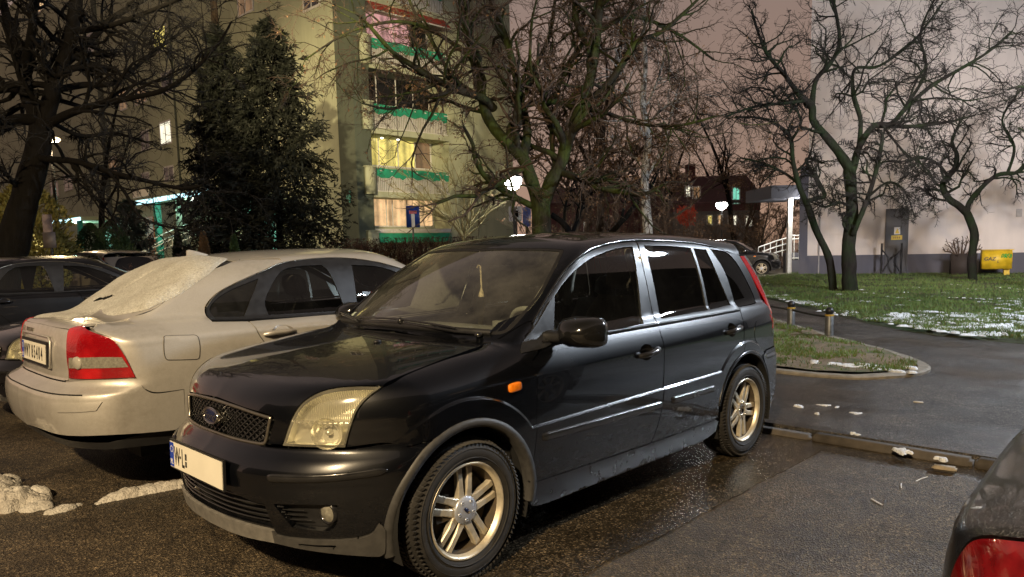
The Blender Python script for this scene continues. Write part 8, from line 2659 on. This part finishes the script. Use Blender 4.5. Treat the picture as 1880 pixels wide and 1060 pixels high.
# hedges
def hedge(label, px0, px1, d0, d1, ztop, th, seed, mat, n=9000, name='hedge'):
    R = np.random.default_rng(seed)
    A = at(px0, 450, d0) * np.array([1, 1, 0]); B = at(px1, 450, d1) * np.array([1, 1, 0])
    e = unit(B - A); q = np.array([-e[1], e[0], 0]); L = np.linalg.norm(B - A)
    root = empty(name, tuple((A + B) / 2), label=label, cat='hedge')
    o0 = np.array(root.location)
    m = int(L * 60)
    P = A + e * (R.random(m) * L)[:, None] + q * R.normal(0, th * .18, m)[:, None]
    s1 = grow(R, P, np.stack([R.normal(0, .22, m), R.normal(0, .22, m), np.ones(m)], 1), ztop * R.uniform(.78, 1.03, m), 6, .10, (0, 0, .06))
    V, F = fast_tubes(s1 - o0, np.linspace(.014, .006, 6)[None] * np.ones((m, 1)), 4); link('stems', np_mesh('stems', V, F), M['bark_dark'], root)
    s2, r2 = shoots(R, s1, np.full((m, 6), .007), 16, .35, .7, .26, .6, 4, .2, (0, 0, .03))
    s2[..., 2] = np.minimum(s2[..., 2], ztop * 1.02 + .03 * R.random(s2.shape[:2]))
    V, F = fast_tubes(s2 - o0, np.maximum(r2, .0035), 3); link('twigs', np_mesh('twigs', V, F), mat, root)
    V, F = leaves_on(R, s2, n, .022, 'l'); link('leaves', np_mesh('leaves', V - o0, F, False), mat, root)
    return root
M['hedge_brown'] = plain('red brown hedge twigs', (.060, .030, .022), .85, var=.4, scale=4)
hedge('clipped bare red brown hedge below the lit loggias, behind both cars', 622, 905, 21, 23.5, z_of(700, 441, 21.5), .9, 71, M['hedge_brown'], 40000)
hedge('low brown hedge at the foot of the ramp railings, above the silver roof', 276, 352, 18., 18.5, z_of(310, 471, 18), .5, 72, M['hedge_brown'], 3000)
# ------------------------------------------------------------------ sky and lamps
w = bpy.data.worlds.new('World'); SC.world = w; w.use_nodes = True
nt = w.node_tree
bg = nt.nodes['Background']
sky = nt.nodes.new('ShaderNodeTexSky'); sky.sky_type = 'NISHITA'; sky.sun_disc = False
sky.sun_elevation = math.radians(-6); sky.sun_rotation = math.radians(40)
tc = nt.nodes.new('ShaderNodeTexCoord'); nz = nt.nodes.new('ShaderNodeTexNoise'); nz.inputs['Scale'].default_value = 1.6; nz.inputs['Detail'].default_value = 4
nt.links.new(tc.outputs['Generated'], nz.inputs['Vector'])
sep = nt.nodes.new('ShaderNodeSeparateXYZ'); nt.links.new(tc.outputs['Generated'], sep.inputs[0])
rp = nt.nodes.new('ShaderNodeValToRGB')          # low cloud lit by the town
e = rp.color_ramp.elements
e[0].position = .0; e[0].color = (.250, .150, .100, 1); e[1].position = 1.; e[1].color = (.010, .009, .010, 1)
for p_, c_ in ((.12, (.195, .130, .100)), (.32, (.150, .108, .092)), (.50, (.110, .085, .076)), (.75, (.065, .053, .050))):
    q_ = e.new(p_); q_.color = (*c_, 1)
nt.links.new(sep.outputs[2], rp.inputs['Fac'])
mul = nt.nodes.new('ShaderNodeMix'); mul.data_type = 'RGBA'; mul.blend_type = 'MULTIPLY'; mul.inputs['Factor'].default_value = .55
nt.links.new(rp.outputs[0], mul.inputs[6]); nt.links.new(nz.outputs['Fac'], mul.inputs[7])
b2 = nt.nodes.new('ShaderNodeBackground'); nt.links.new(mul.outputs[2], b2.inputs['Color']); b2.inputs['Strength'].default_value = 2.6
nt.links.new(sky.outputs[0], bg.inputs['Color']); bg.inputs['Strength'].default_value = .05
ad = nt.nodes.new('ShaderNodeAddShader'); nt.links.new(bg.outputs[0], ad.inputs[0]); nt.links.new(b2.outputs[0], ad.inputs[1])
nt.links.new(ad.outputs[0], nt.nodes['World Output'].inputs['Surface'])
def lamp(name, loc, energy, col, size=.15, kind='POINT'):
    L = bpy.data.lights.new(name, kind); L.energy = energy; L.color = col; L.shadow_soft_size = size
    o = bpy.data.objects.new(name, L); COL.objects.link(o); o.location = tuple(loc)
    return o
def spot(name, loc, target, energy, col, ang, blend=.6, size=.2):
    o = lamp(name, loc, energy, col, size, 'SPOT')
    o.data.spot_size = math.radians(ang); o.data.spot_blend = blend
    o.rotation_euler = (Vector(target) - Vector(loc)).to_track_quat('-Z', 'Y').to_euler()
    return o
spot('sodium_street_lamp', (9.2, 5.4, 8.2), (4.5, 1.6, 0), 11500, (1., .75, .44), 116, .35, .22)
spot('block_fill_spot', (9.2, 5.2, 8.4), (-19., -26.6, 7.0), 70000, (1., .80, .45), 19, .7)  # added spot from an unseen source, brightens the apartment block front
lamp('led_street_lamp', (-11.0, 4.9, 5.6), 4200, (.78, .88, 1.), .30)
spot('wall_fill_spot', (-11.0, 4.8, 5.7), (-27.0, -6.5, 2.6), 11000, (1., .86, .78), 60, 1., 1.6)  # added warm fill for the white wall, made-up source
lamp('lantern_light', tuple(LP1), 10000, (1., .95, .86), .28)
lamp('lantern_light', tuple(LP2), 9000, (1., .95, .90), .28)
lamp('mast_light', tuple(MAST + np.array([0, .6, -.1])), 3200, (1., .74, .40), .2)
lamp('porch_light', tuple(at(1478, 372, 29.0)), 420, (1., .95, .85), .15)
SC.view_settings.view_transform = 'Standard'; SC.view_settings.look = 'None'; SC.view_settings.exposure = 0; SC.view_settings.gamma = 1
SC.cycles.use_denoising = True
SC.cycles.max_bounces = 8; SC.cycles.transparent_max_bounces = 24
SC.cycles.sample_clamp_indirect = 6.
SC.cycles.caustics_reflective = False; SC.cycles.caustics_refractive = False
